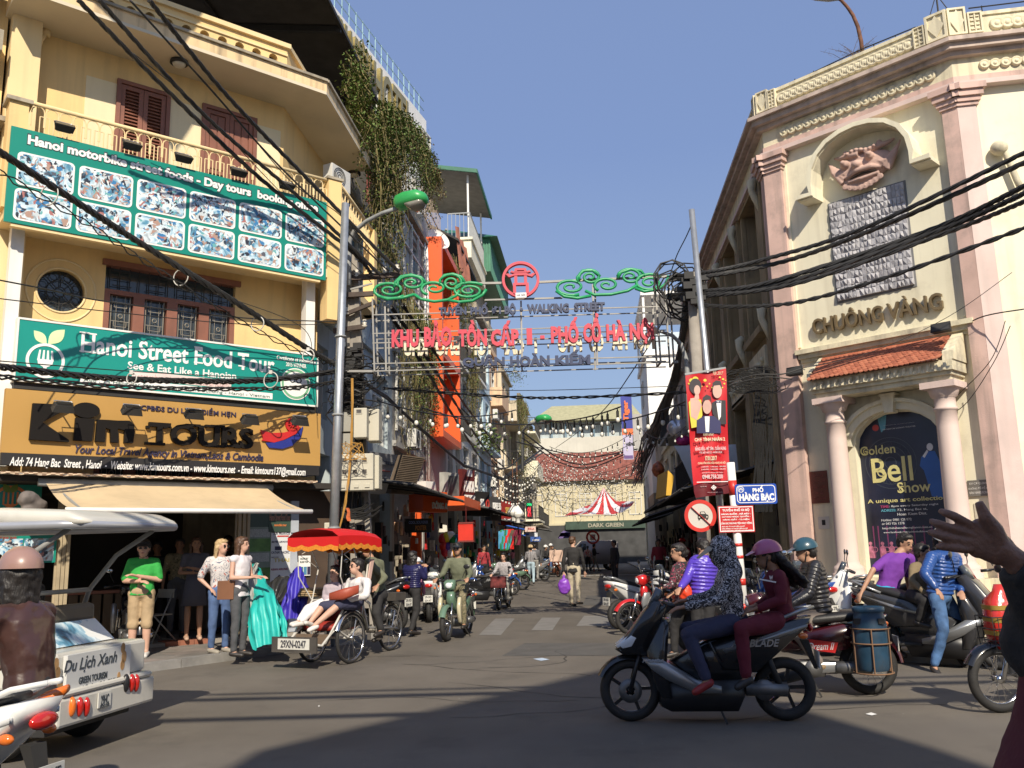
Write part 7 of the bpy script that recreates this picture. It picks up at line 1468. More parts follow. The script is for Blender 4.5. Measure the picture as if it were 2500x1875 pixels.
DS=mat('grimy_dark_sheet',(.07,.065,.06),.7,var=.35,sc=2);
canopy('grimy corrugated canopy under the grey and brown signboards',LW,19.6,27.5,3.25,1.7,.25,DS);canopy('dark corrugated canopy along the middle shops of the left row',LW,33.5,44.5,3.35,1.8,.3,DS)
canopy('sagging dark canopy further up the left row',LW,46,53,3.2,1.9,.4,DS);canopy('blue plastic canopy over a shop up the left row',LW,53.3,57.2,3.0,2.0,.5,mat('blue_plastic_sheet',(.03,.10,.42),.4,var=.2));canopy('second blue canopy lower beyond the first',LW,58,61,2.6,2.1,.5,mat('blue_plastic_sheet',(.03,.1,.42),.4));canopy('black canopy near the far junction on the left',LW2,61.2,67,3.0,1.6,.3,DS)
ocan=thing('shop_canopy','orange souvenir shop canopy with a sunlit front board','shop canopy',LW.P(31,3,0));mb=MB();LW.box(mb,29.0,33.2,2.95,3.25,0,1.5);mb.bd('board',ORG,ocan);mb=MB();LW.box(mb,28.98,29.0-.01,0,3.2,-.3,.0);mb.bd('side_panel',ORG,ocan)
mb=MB();LW.box(mb,28.6,28.8,PZ,3.0,0,.12);mb.bd('orange_post',ORG,ocan)
CWp=CWall(27.2);a0,a1,b0,b1=CWp.rect(I_(1003,345),I_(1190,440),0);t=thing('hanging_sign','black hanging sign with glowing blue and orange lettering reading Poster','sign',CWp.P(a0,b1,0),SGN);mb=MB();CWp.box(mb,a0,a1,b0,b1,-.12,0);mb.bd('panel',BLB,t)
text('lettering','COOL SOUVENIR',CWp,a0+.1,a1-.1,b0+(b1-b0)*.62,b0+(b1-b0)*.85,.002,.01,mat('neon_blue',(.25,.35,.65),.5),t,.02);text('lettering','POSTER',CWp,a0+.3,a1-.15,b0+(b1-b0)*.15,b0+(b1-b0)*.5,.002,.01,mat('neon_orange',(.65,.28,.06),.5),t,.02)
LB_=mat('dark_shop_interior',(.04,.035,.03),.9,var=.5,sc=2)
for i,(y0,y1,cols,lb) in enumerate([(ys,24.8,('1a1a1c','3a2a20','50483a','222a30'),'dark wares behind the concrete pole'),(25,28.4,('e8e0d0','2a2a2a','c8a080','706860'),'hanging shirts and bags in the poster shop'),(29,34.3,('c01818','e8b020','2040a0','188040','e8e0d8','201818'),'colourful lanterns and souvenirs in the orange shop'),(34.6,38.5,('1a1a20','602020','e0d8c8','303840'),'dark clothes under the middle canopy'),(38.7,44.5,('38a8c8','d82020','20a060','801040','181818','e0c040'),'bright scarves hanging in the scarf shop'),(44.7,50,('202020','404858','a01828','c8b090'),'mixed wares beyond the scarf shop'),(50.3,54.5,('d8c030','2050c0','c03018','e8e8e8'),'yellow and blue packets in the shop by the blue canopy'),(54.7,60,('e8d8b0','3060a0','902020','308040'),'stacked goods under the second blue canopy')]):
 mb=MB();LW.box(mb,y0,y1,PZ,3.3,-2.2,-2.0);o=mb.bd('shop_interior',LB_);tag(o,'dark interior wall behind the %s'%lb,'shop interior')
 goods(lb,LW,y0+.3,y1-.3,.2,2.7,-1.7,.15,110,cols,sz=.42)
for i,(u,v0,v1,c,lb) in enumerate([(228,130,470,'4a90b8','pale blue'),(262,110,500,'2a7a40','green'),(290,105,480,'2a9aa0','teal'),(335,95,480,'d02018','bright red'),(400,110,400,'55483a','brown'),(470,110,400,'701030','plum')]):
 D=36;a=dep(X_(u,v0),D);b=dep(X_(u,v1),D);mb=MB();mb.smooth=True;P=[]
 for j in range(9):
  for k in range(5): P.append(a.lerp(b,j/8)+RGT*(k-2)*.10+FWD*.05*sin(k*2+j*.7))
 mb._add(P,[(j*5+k,j*5+k+1,(j+1)*5+k+1,(j+1)*5+k) for j in range(8) for k in range(4)],True);tag(mb.bd('hanging_scarf',mat('silk_'+c,hexc(c),.5,var=.15,sc=5)),'long %s silk scarf hanging in front of the scarf shop'%lb,'scarf','scarves hanging at the scarf shop')
for i,(u,v,c,lb) in enumerate([(1272,490,'b02018','red lantern, top left'),(1300,478,'d8c020','yellow lantern beside the red one'),(1328,470,'e8e0c8','cream lantern at the top middle'),(1345,490,'208030','green lantern, upper'),(1378,490,'2a6a80','blue lantern, top right'),(1280,545,'d03020','red lantern, left of the middle row'),(1310,550,'5a3a90','purple lantern in the middle row'),(1345,545,'d0c8b8','pale lantern in the middle row'),(1375,540,'308050','green lantern, middle right'),(1290,580,'c02030','crimson lantern, lower left'),(1328,585,'e0d0d0','white lantern, lower middle'),(1358,580,'d89020','amber lantern, lower right')]):
 q=dep(I_(u,v),28.5);t=thing('silk_lantern',lb+' in the cluster before the souvenir shop','lantern',q,'silk lanterns hanging in a cluster');mb=MB();mb.ell(q,(.15,.15,.17),None,12,8);mb.bd('shade',mat('silk_'+c,hexc(c),.45,var=.1),t);mb=MB();mb.tube([q-UP*.16,q-UP*.34],[.03,.012],6);mb.lathe([(.05,.0),(.05,.02)],q+UP*.16,UP,10);mb.bd('tassel',mat('tassel_red',(.4,.03,.02),.7),t)
q=dep(I_(1440,440),28);t=thing('box_lantern','square bright red paper lantern hanging at the shop corner','lantern',q);mb=MB();mb.box(q,(.46,.3,.52));mb.bd('shade',mat('bright_red_paper',(.62,.03,.015),.5,var=.1),t);mb=MB();mb.box(q-UP*.28,(.5,.34,.05));mb.box(q+UP*.28,(.5,.34,.05));mb.tube([q+UP*.28,q+UP*.8],.01,4);mb.bd('rim',mat('dark_red_steel',(.2,.03,.03),.5),t)
for i,(u,v) in enumerate(((178,838),(214,852))):
 q=dep(J_(u,v),40);t=thing('hanging_lamp','white bell-shaped hanging lamp over the left pavement, %s of two'%('left','right')[i],'lamp',q,'white hanging lamps');mb=MB();mb.lathe([(.03,.42),(.06,.38),(.28,.08),(.30,.0),(.1,-.12),(.09,-.35)],q,UP,10);mb.bd('shade',WHITEP,t);mb=MB();mb.tube([q+UP*.4,q+UP*2.4],.02,4);mb.bd('cord',mat('brown_cord',(.2,.09,.05),.8),t)
nq=CWall(44);
def csign(label,D,p,q,m,lines=(),name='hanging_sign',thk=.12,emit=None):
 W=CWall(D);a0,a1,b0,b1=W.rect(p,q,0);t=thing(name,label,'sign',W.P(a0,b1,0),SGN);mb=MB();W.box(mb,a0,a1,b0,b1,-thk,0);mb.bd('panel',m,t)
 for s,fx0,fx1,fy0,fy1,mm in lines:
  x0=a0+(a1-a0)*fx0;x1=a0+(a1-a0)*fx1;y1=b1-(b1-b0)*fy0;y0=b1-(b1-b0)*fy1
  if s is None: mb=MB();W.box(mb,x0,x1,y0,y1,0,.01);mb.bd('printed_block',mm,t)
  else: text('lettering',s,W,x0,x1,y0,y1,.002,.02,mm,t,.03)
 return t
csign('dark hanging sign with green neon over red neon letters',44,J_(280,755),J_(332,875),BLB,[('OPEN',.1,.9,.03,.2,mat('neon_green',(.05,.8,.25),.4,emit=1.2)),('SPA',.2,.8,.28,.95,mat('neon_red',(.8,.03,.05),.4,emit=1.0))])
csign('pale pink shop sign under the blue canopy',50,X_(640,45),X_(855,140),mat('pale_pink_board',(.62,.45,.40),.5),[('ĐÔ-LA',.3,.85,.2,.6,RDT)]);csign('white and blue striped fascia below the pink sign',50.5,X_(650,165),X_(890,240),mat('white_fascia',(.6,.62,.66),.5),[(None,.0,.3,.1,.6,mat('fascia_blue',(.05,.12,.4),.5))]);csign('blue shop sign with white letters, lowest of the hanging signs',49,X_(750,240),X_(940,330),mat('sign_blue',(.03,.08,.30),.5),[('NO SMOKING',.2,.9,.55,.85,WL)])
RB=lambda y:-y
canopy('low black tarpaulin canopy on the shaded right side, nearest',RW,-24.5,-17.8,3.15,2.0,.55,DS,amp=.02);canopy('black corrugated canopy on the shaded right side, middle',RW,-33,-25,3.3,1.9,.6,DS);canopy('dark canopy on the shaded right side, further on',RW,-42,-33.5,3.1,1.7,.5,DS);canopy('last dark canopy on the right before the white building',RW,-51,-42.5,3.0,1.6,.4,DS)
ya=thing('yellow_awning','yellow framed shop awning with a curved white printed cover over the right shops','awning',RW.P(-23,4,0));YW=mat('yellow_fascia',(.62,.36,.03),.5,var=.08)
W=CWall(21.5);a0,a1,b0,b1=W.rect(Q_(455,855),Q_(720,1045),0)
mb=MB();W.prism(mb,[(a0,b0),(a0+.12,b0),(a0+.22,b1-.15),(a0+.08,b1)],-1.6,0);W.box(mb,a0+.55,a1+1.6,b0+.12,b0+.24,-.02,.1);W.box(mb,a1+.4,a1+1.7,b0+.25,b0+.7,-.1,0);mb.bd('frame',YW,ya)
mb=MB();mb.smooth=True;P=[]
for i in range(11):
 t_=i/10*pi/2
 for j in range(2): P.append(W.P(a0+.28+.25*(1-cos(t_))*0+j*2.0+.35*(1-sin(t_))*1,b0+.22+1.05*sin(t_)*.95,.25*cos(t_)*1.4-.2))
mb._add(P,[(2*i,2*i+1,2*i+3,2*i+2) for i in range(10)],True);mb.bd('curved_cover',mat('white_awning_film',(.62,.63,.66),.4,var=.06,sc=2),ya)
bb=csign('vertical blue banner with orange script hanging before the white building',36,Q_(110,268),Q_(208,530),mat('banner_deep_blue',(.03,.045,.30),.5,var=.25,sc=1.5),(),'hanging_banner',.02);
W=CWall(36);a0,a1,b0,b1=W.rect(Q_(110,268),Q_(208,530),0)
class Rot90:   # vertical writing frame
 def __init__(s,W,a,b): s.W=W;s.a=a;s.b=b
 def P(s,x,y,c=0): return s.W.P(s.a-y,s.b+x,c)
text('lettering','Tiger',Rot90(W,a1-.1,b0+.3),0,(b1-b0)*.62,0,(a1-a0)*.62,.01,.03,mat('banner_orange',(.75,.17,.05),.5),bb,.05)
mb=MB();W.box(mb,a0,a1,b0-.25,b0,-.02,.005);mb.bd('orange_band',mat('banner_orange',(.75,.17,.05),.5),bb)
csign('pale lilac street banner hanging below the blue one',36,Q_(126,548),Q_(214,770),mat('pale_lilac_banner',(.50,.47,.66),.6,var=.06),[('TẠ',.2,.9,.05,.22,BLKM),('HIỆN',.3,1.0,.38,.55,BLKM),(None,.05,.95,.86,.97,mat('purple_band',(.14,.08,.25),.6))],'hanging_banner',.02)
tn=thing('striped_tent','red and white striped pointed awning spanning the far street','tent',dep(J_(905,760),50));D=50;ap_=dep(J_(908,632),D);TR_=mat('tent_red',(.50,.04,.04),.7,var=.1);TW=mat('tent_white',(.72,.70,.74),.7,var=.05)
rim=[dep(J_(u,v),d) for u,v,d in((590,862,48),(660,850,46.5),(740,845,46),(820,848,46),(905,850,46),(985,848,46),(1060,832,46.5),(1135,780,48),(1160,745,51),(1100,742,54),(980,742,55),(860,750,55),(740,790,54),(640,830,51))]
N=len(rim)
for i in range(N):
 if 1:
  p=rim[i];q=rim[(i+1)%N];h=i%2;mb=MB();mb.smooth=True;P=[]
  for k in range(6):
   t_=k/5;s_=UP*(-.5*sin(pi*t_));P+=[ap_.lerp(p,t_)+s_,ap_.lerp(q,t_)+s_]
  mb._add(P,[(2*k,2*k+1,2*k+3,2*k+2) for k in range(5)],True);mb.bd('stripe',TR_ if h else TW,tn)
q=dep(J_(1515,150),22);t=thing('foil_balloon','silvery white foil balloon with a magenta lobe hanging on the right side','balloon',q);mb=MB();mb.ell(q,(.30,.16,.24));mb.bd('body',mat('silver_foil',(.6,.6,.66),.2,metal=.5),t);mb=MB();mb.ell(q-UP*.32+RGT*.1,(.2,.1,.13));mb.bd('lobe',mat('magenta_foil',(.45,.03,.2),.25,metal=.3),t)
q=dep(J_(1350,490),24);mb=MB();mb.lathe([(0,.26),(.13,.15),(.18,.0),(.12,-.15),(0,-.22)],q,UP,8);tag(mb.bd('paper_ornament',mat('gold_red_paper',(.45,.12,.05),.4,var=.6,sc=12)),'dark gold and red paper ornament hanging by the yellow awning','ornament')
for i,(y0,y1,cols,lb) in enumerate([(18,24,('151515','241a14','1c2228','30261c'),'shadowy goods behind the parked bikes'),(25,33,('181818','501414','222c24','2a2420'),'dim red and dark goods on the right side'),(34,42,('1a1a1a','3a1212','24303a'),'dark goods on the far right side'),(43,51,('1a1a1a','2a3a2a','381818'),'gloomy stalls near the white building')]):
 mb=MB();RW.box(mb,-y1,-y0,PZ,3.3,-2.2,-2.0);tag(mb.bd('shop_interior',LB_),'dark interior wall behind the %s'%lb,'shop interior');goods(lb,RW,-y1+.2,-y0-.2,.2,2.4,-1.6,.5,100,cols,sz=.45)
csign('tiny red no-vehicles disc sign at the far crossing',55,J_(798,1012),J_(842,1058),mat('white_disc',(.6,.58,.55),.5),(),'far_sign',.02)
W=CWall(54.9);a,b=W.ab(J_(820,1035));mb=MB();ring(mb,W,a,b,.02,.30,.42,.02,20);mb.bar(W.P(a-.2,b+.2,.03),W.P(a+.2,b-.2,.03),.08);mb.tube([W.P(a,b-.42,0),W.P(a,0,0)],.04,6);tag(mb.bd('road_sign',mat('sign_red',(.55,.03,.02),.4)),'small round red road sign on a post at the far crossing','road sign')
mb=MB();q=[dep(X_(u,v),52) for u,v in((1335,165),(1525,160),(1520,265),(1275,275))];c=sum(q,Vc())/4+UP*.3+FWD*1.2;mb._add(q+[c],[(0,1,4),(1,2,4),(2,3,4),(3,0,4)],False);tag(mb.bd('parasol',mat('purple_parasol',(.16,.11,.28),.7)),'faded purple market parasol at the end of the left row','parasol')
rsn=thing('round_road_sign','large round red-bordered no-cars sign on the right corner','road sign',dep(U_(1165,490),13.3));W=CWall(13.3);a,b=W.ab(U_(1165,490));r=abs(W.ab(U_(1340,490))[0]-a);SR=mat('sign_red',(.55,.03,.02),.4);SWt=mat('reflective_sign_grey',(.56,.53,.47),.35,var=.05)
mb=MB();disc(mb,W,a,b,-.02,r,.02,40);mb.bd('disc',GREYM,rsn);mb=MB();disc(mb,W,a,b,.001,r*.8,.004,40);mb.bd('face',SWt,rsn);mb=MB();ring(mb,W,a,b,.001,r*.77,r,.008,48);mb.bd('red_border',SR,rsn)
mb=MB();s=r*.01;car=[(-30,-18),(-30,-2),(-25,6),(-18,10),(-12,26),(14,26),(24,9),(36,5),(38,-6),(36,-18)]
W.prism(mb,[(a+x*s+.03,b+y*s) for x,y in car],.006,.010);
mb.bd('car_symbol',BLKM,rsn)
mb=MB();W.prism(mb,[(a+x*s+.03,b+y*s) for x,y in((-11,12),(-8,22),(11,22),(17,11))],.011,.013);disc(mb,W,a-20*s+.03,b-8*s,.011,5*s,.002,12);disc(mb,W,a+27*s+.03,b-8*s,.011,5*s,.002,12);mb.bd('car_symbol_glass',SWt,rsn)
mb=MB()
for x in(-22,27): W.box(mb,a+(x-5)*s+.03,a+(x+5)*s+.03,b-27*s,b-18*s,.006,.0095)
mb.bd('car_symbol_wheels',BLKM,rsn)
mb=MB();mb.bar(W.P(a-r*.56,b+r*.56,.018),W.P(a+r*.56,b-r*.56,.018),r*.17,.006);mb.bd('red_slash',SR,rsn)
pst=thing('striped_post','white post with red bands carrying the street name plate','post',dep(Q_(1050,1600),13.0));t0=dep(Q_(968,795),13.0);t1=dep(Q_(1048,1659),13.0);d=t1-t0;t1=t0+d*((0-t0.z)/d.z);mb=MB();mb.tube([t1,t0],[.058,.058],14);mb.bd('white_tube',WHITEP,pst)
for v0,v1 in((935,1050),(1425,1450),(1520,1545)): mb=MB();p=t0.lerp(t1,0);f0=(dep(Q_(980,v0),13).z-t0.z)/(t1.z-t0.z);f1=(dep(Q_(980,v1),13).z-t0.z)/(t1.z-t0.z);mb.tube([t0.lerp(t1,f0),t0.lerp(t1,f1)],.0605,14);mb.bd('red_band',SR,pst)
for f in(.62,.75,.88): mb=MB();mb.tube([t0.lerp(t1,f),t0.lerp(t1,f+.035)],.0605,14);mb.bd('red_band',SR,pst)
W=CWall(12.93);a0,a1,b0,b1=W.rect(Q_(868,1135),Q_(1160,1335),0);rp_=thing('red_notice_sign','red rectangular walking street notice with white lettering','sign',W.P(a0,b0,0));mb=MB();W.box(mb,a0,a1,b0,b1,-.02,0);mb.bd('panel',mat('notice_red',(.50,.02,.02),.4),rp_)
mb=MB();e=.012
for x in((a0+e,a1-e,b0+e,b0+2*e),(a0+e,a1-e,b1-2*e,b1-e),(a0+e,a0+2*e,b0+2*e,b1-2*e),(a1-2*e,a1-e,b0+2*e,b1-2*e)): W.box(mb,*x,0,.003)
mb.bd('white_border',WHITEC,rp_)
H=b1-b0;Wd=a1-a0
for s,f0,f1,g0,g1 in(('TUYẾN PHỐ ĐI BỘ',.12,.88,.08,.23),('HÀNG BUỒM - MÃ MÂY -',.08,.92,.25,.34),('LƯƠNG NGỌC QUYẾN -',.1,.9,.36,.45),('HÀNG GIẦY - TẠ HIỆN',.12,.86,.47,.56),('CẤM CÁC PHƯƠNG TIỆN HOẠT ĐỘNG',.06,.93,.59,.71),('MÙA HÈ: TỪ 19 GIỜ ĐẾN 24 GIỜ',.08,.72,.74,.80),('MÙA ĐÔNG: TỪ 18 GIỜ ĐẾN 24 GIỜ',.08,.8,.82,.88),('NGÀY THỨ SÁU, THỨ BẢY VÀ CHỦ NHẬT',.08,.93,.90,.96)): text('lettering',s,W,a0+Wd*f0,a0+Wd*f1,b1-H*g1,b1-H*g0,.001,.003,WHITEC,rp_,.03)
W=CWall(12.93);a0,a1,b0,b1=W.rect(Q_(1000,965),Q_(1335,1115),0);bp_=thing('street_name_plate','blue enamel street name plate with white border reading Pho Hang Bac','sign',W.P(a0,b0,0));bl_=mat('enamel_blue',(.02,.07,.36),.3);mb=MB();W.prism(mb,rrect(a0,a1,b0,b1,.03),-.015,0);mb.bd('panel',bl_,bp_)
mb=MB();P1=rrect(a0+.02,a1-.02,b0+.02,b1-.02,.05);P0=rrect(a0+.03,a1-.03,b0+.03,b1-.03,.042)
for i in range(len(P1)): j=(i+1)%len(P1);W.prism(mb,[P1[i],P1[j],P0[j],P0[i]],0,.003)
mb.bd('white_border',WHITEC,bp_);H=b1-b0;Wd=a1-a0
text('lettering','PHỐ',W,a0+Wd*.42,a0+Wd*.68,b0+H*.58,b0+H*.90,.001,.004,WHITEC,bp_,.04);text('lettering','HÀNG BẠC',W,a0+Wd*.09,a0+Wd*.93,b0+H*.08,b0+H*.60,.001,.004,WHITEC,bp_,.05)
mb=MB();ring(mb,W,a0+Wd*.14,b0+H*.74,.001,H*.13,H*.155,.003,24)
for s in(-1,1): W.box(mb,a0+Wd*.14+s*H*.06-.004,a0+Wd*.14+s*H*.06+.004,b0+H*.64,b0+H*.74,.001,.004)
W.box(mb,a0+Wd*.14-H*.10,a0+Wd*.14+H*.10,b0+H*.74,b0+H*.77,.001,.004);W.box(mb,a0+Wd*.14-H*.06,a0+Wd*.14+H*.06,b0+H*.79,b0+H*.82,.001,.004);mb.bd('plate_emblem',WHITEC,bp_)
W=CWall(13.45);bn2=thing('concert_banner','tall red concert banner with three printed performers hanging on the steel pole','banner',dep(Q_(800,600),13.45));RB_=mat('banner_red',(.52,.012,.018),.45,var=.12,sc=1.5);DRB=mat('banner_dark_red',(.13,.008,.012),.45,var=.1)
def bw(u,v,c=0): return W.P(*W.ab(Q_(u,v),0),c)
def bcol(x,v): # x 0..1 across, v photo row -> point on the slightly rippled cloth
 l=615+(690-615)*max(0,(v-125)/935) if v<1000 else 684+(v-1000)*.25;r=928+(972-928)*(v-65)/985;yl=v-5+0*0;return l+(r-l)*x
def cloth(v0,v1,m,name,c=0,x0=0,x1=1,n=14,k=10):
 mb=MB();mb.smooth=True;P=[]
 for j in range(n+1):
  for i in range(k+1):
   x=x0+(x1-x0)*i/k;v=v0+(v1-v0)*j/n;u=bcol(x,v);vv=v+(1-x)*55*(1 if v<700 else 1-(v-700)/1200)-0;P.append(bw(u,vv-20,c+.035*sin(x*7+v*.006)))
 mb._add(P,[(j*(k+1)+i,(j+1)*(k+1)+i,(j+1)*(k+1)+i+1,j*(k+1)+i+1) for j in range(n) for i in range(k)],True);return mb.bd(name,m,bn2)
cloth(85,948,RB_,'red_cloth');cloth(948,1052,DRB,'dark_foot_band')
def bt(s,u0,v0,u1,v1,m,b=.02,sh=0): a0,b0=W.ab(Q_(u0,v1));a1,b1=W.ab(Q_(u1,v0));text('lettering',s,W,a0,a1,b0,b1,.045,.004,m,bn2,b,sh)
CRM=mat('cream_print',(.70,.62,.42),.5);LPK=mat('pale_rose_print',(.66,.50,.50),.5)
bt('Tết 2017',820,82,908,118,CRM,.0,.3);bt('Tình khúc',745,565,835,590,CRM,.0,.3);bt('CHỢ TÌNH NHÂN 2',685,595,918,640,CRM,.03);bt('BẰNG KIỀU - MỸ TÂM - TUẤN HƯNG',690,660,925,705,LPK,.03);bt('ĐẶC BIỆT NGÔ LỆ - NHÓM S PLUS',722,705,895,732,LPK,.02);bt('17.01.2017',768,745,855,782,CRM,.03);bt('CUNG VĂN HÓA HỮU NGHỊ HÀ NỘI',710,785,922,815,CRM,.02);bt('1.200.000 - 1.000.000 - 800.000',735,822,925,836,LPK,.02);bt('2.500.000 - 2.000.000 - 600.000',735,842,925,856,LPK,.02);bt('HOTLINE ĐẶT VÉ QUA ĐIỆN THOẠI',742,868,900,884,LPK,.02);bt('0948.758.200',745,888,902,925,LPK,.03);bt('◈',812,970,852,1012,WHITEC,.03);bt('NHÀ TÀI TRỢ',730,978,775,990,LPK,.0);bt('RẠP HÁT KIM MÃ HÀ NỘI',785,1022,900,1034,LPK,.0)
mb=MB();W.box(mb,W.ab(Q_(700,935))[0],W.ab(Q_(955,935))[0],W.ab(Q_(830,950))[1],W.ab(Q_(830,944))[1],.045,.049);mb.bd('white_line',WHITEC,bn2)
def bpoly(pts,m,name,c=.042): mb=MB();W.prism(mb,[W.ab(Q_(u,v)) for u,v in pts][::-1],c,c+.002);return mb.bd(name,m,bn2)
def bell(u,v,ru,rv,m,name,c=.046): bpoly([(u+ru*cos(i*pi/9),v+rv*sin(i*pi/9)) for i in range(18)],m,name,c)
SKP=mat('printed_skin',(.58,.36,.29),.5);HRP=mat('printed_hair_dark',(.03,.02,.025),.5);YLP=mat('printed_yellow',(.65,.55,.05),.5);NVP=mat('printed_navy',(.02,.02,.09),.5);BKP=mat('printed_black',(.02,.018,.022),.5)
for u,v,r in((690,150,38),(660,160,30),(765,158,20),(905,150,14),(915,185,12),(800,185,10),(880,135,12),(640,185,12),(780,205,9),(740,205,8),(900,215,10),(925,160,8),(820,215,9)): bell(u,v,r*.62,r*.55,YLP,'printed_blossom',.041)
bpoly([(638,330),(660,300),(735,310),(745,430),(705,520),(660,530),(645,420)],YLP,'printed_dress');bpoly([(650,300),(700,290),(740,350),(700,470),(655,440)],SKP,'printed_shoulder',.044)
bell(690,205,48,60,HRP,'printed_hair',.045);bell(703,235,24,38,SKP,'printed_face',.049);bpoly([(690,262),(715,262),(720,305),(680,305)],SKP,'printed_neck',.047)
bpoly([(815,335),(860,310),(925,315),(930,500),(880,500),(825,420)],BKP,'printed_suit');bpoly([(850,318),(890,318),(888,440),(872,470)],WHITEC,'printed_shirt',.044);bell(860,240,36,58,SKP,'printed_face',.047);bpoly([(822,225),(822,180),(850,160),(885,165),(895,200),(893,225),(880,195),(835,200)],HRP,'printed_hair',.05);bpoly([(846,318),(866,326),(886,316),(886,336),(866,330),(846,338)],NVP,'printed_bow_tie',.05)
bpoly([(700,470),(755,435),(830,435),(885,480),(890,570),(700,570)],NVP,'printed_suit',.048);bpoly([(762,440),(800,440),(795,560),(770,560)],WHITEC,'printed_shirt',.05);bell(780,365,34,55,SKP,'printed_face',.052);bpoly([(742,345),(745,295),(775,270),(808,285),(815,340),(800,310),(755,315)],HRP,'printed_hair',.055)
mb=MB();mb.bar(bw(612,108),bw(930,58),.03);tag(mb.bd('banner_rod',GREYM,bn2))
for u,v,w_,h_,D,lb in((1140,770,50,120,14.45,'white floral sticker strip pasted on the concrete pole behind the sign'),):
 W=CWall(D);a0,a1,b0,b1=W.rect(U_(u,v-40),U_(u+w_,v+h_),0);mb=MB();W.box(mb,a0,a1,b0,b1,-.01,.0);tag(mb.bd('sticker_strip',mat('sticker_white_red',(.55,.45,.45),.5,var=.5,sc=16)),lb,'sticker')
# ================================================================ vehicles: local axes x forward, y left, z up
def paint(n,c,**k): return mat('paint_'+n,c,k.get('rough',.25),var=.05,sc=3,coat=k.get('coat',.6),dirt=k.get('dirt',.2),dirtc=(.09,.08,.07))
PBK=paint('black',(.014,.014,.016));PWH=paint('white',(.72,.72,.70));PRD=paint('red',(.50,.015,.015));PSV=mat('paint_silver',(.34,.35,.36),.3,metal=.6,var=.05,dirt=.2);PMR=paint('maroon',(.055,.006,.010));PCR=paint('cream',(.55,.50,.34));PGN=paint('sage_green',(.12,.20,.14));PBL=paint('blue',(.03,.08,.30));PBR=paint('brown',(.12,.04,.02))
SEATM=mat('seat_vinyl',(.022,.021,.021),.5,bump=.2,bsc=80);ENG=mat('engine_alloy',(.17,.17,.17),.45,metal=.7,var=.25,sc=8,dirt=.4);LENS=mat('headlight_lens',(.72,.75,.78),.08,var=.1,coat=1);ORL=mat('orange_lens',(.70,.16,.02),.15,coat=.8);RDL=mat('red_lens',(.45,.015,.01),.15,coat=.8);MIRR=mat('mirror_glass',(.7,.74,.78),.05,metal=1,var=.02);PLT=mat('number_plate_white',(.62,.61,.56),.5,dirt=.3)
Y_=Vc((0,1,0))
def puff(mb,pts,w,k=.86,y=0): # rounded slab from a side profile (x,z)
 cx=sum(p[0] for p in pts)/len(pts);cz=sum(p[1] for p in pts)/len(pts);n=len(pts);vs=[];fs=[]
 for yy,s in((-w,k),(-w*.72,.97),(0,1),(w*.72,.97),(w,k)): vs+=[(cx+(x-cx)*s,y+yy,cz+(z-cz)*s) for x,z in pts]
 for r in range(4):
  for i in range(n): a=r*n+i;b=r*n+(i+1)%n;fs.append((a,b,b+n,a+n))
 fs.append(tuple(range(n-1,-1,-1)));fs.append(tuple(4*n+i for i in range(n)));mb._add(vs,fs,True)
def wheel(t,x,R,y=0,kind='mag',tw=.045,disc_=True,ax=Y_,name='wheel'):
 c=Vc((x,y,R));mb=MB();mb.torus(c,ax,R-tw,tw,32,8,1.05);w=mb.bd(name,RUB,t);mb=MB();mb.torus(c,ax,R-tw*1.75,.012,32,6,1.6)
 u=Vc((1,0,0));v=UP
 if kind=='mag':
  for k in range(5): a=k*1.2566+.3;d=u*cos(a)+v*sin(a);e=u*cos(a+.25)+v*sin(a+.25);mb.bar(c+d*.03,c+e*(R-tw*1.7),.028,.022,ax)
 else:
  for k in range(32): a=k*.19635;d=u*cos(a)+v*sin(a);e=u*cos(a+(.35 if k%2 else -.35))+v*sin(a+(.35 if k%2 else -.35));mb.tube([c+d*.02+ax*(.025 if k%4<2 else -.025),c+e*(R-tw*1.7)],.0022,3)
 mb.lathe([(0,-.045),(.035,-.045),(.035,.045),(0,.045)],c,ax,12);mb.bd('rim',CHROME if kind!='mag' else PBK,w)
 if disc_: mb=MB();mb.lathe([(.04,.052),(.10,.052),(.10,.058),(.04,.058)],c,ax,24);mb.bd('brake_disc',ENG,w)
 return w
def mudguard(mb,x,R,r,a0,a1,w,y=0):
 n=10;vs=[];fs=[]
 for i in range(n+1):
  a=R_(a0+(a1-a0)*i/n)
  for yy,rr in((-w,r-.035),(-w*.7,r),(0,r+.008),(w*.7,r),(w,r-.035)): vs.append((x+rr*cos(a),y+yy,R+rr*sin(a)))
 for i in range(n):
  for j in range(4): q=i*5+j;fs.append((q,q+1,q+6,q+5))
 mb._add(vs,fs,True)
def mirror(t,x,y,z,s=1):
 mb=MB();mb.tube([(x,y,z-.16),(x+.01,y*1.25,z-.06),(x,y*1.35,z)],.006,5);e=(x,y*1.4,z+.03);mb.ell(e,(.012,.06*s,.04*s));m=mb.bd('mirror',BLK,t);mb=MB();mb.ell((x-.008,y*1.4,z+.03),(.01,.052*s,.033*s));mb.bd('mirror_glass',MIRR,m)
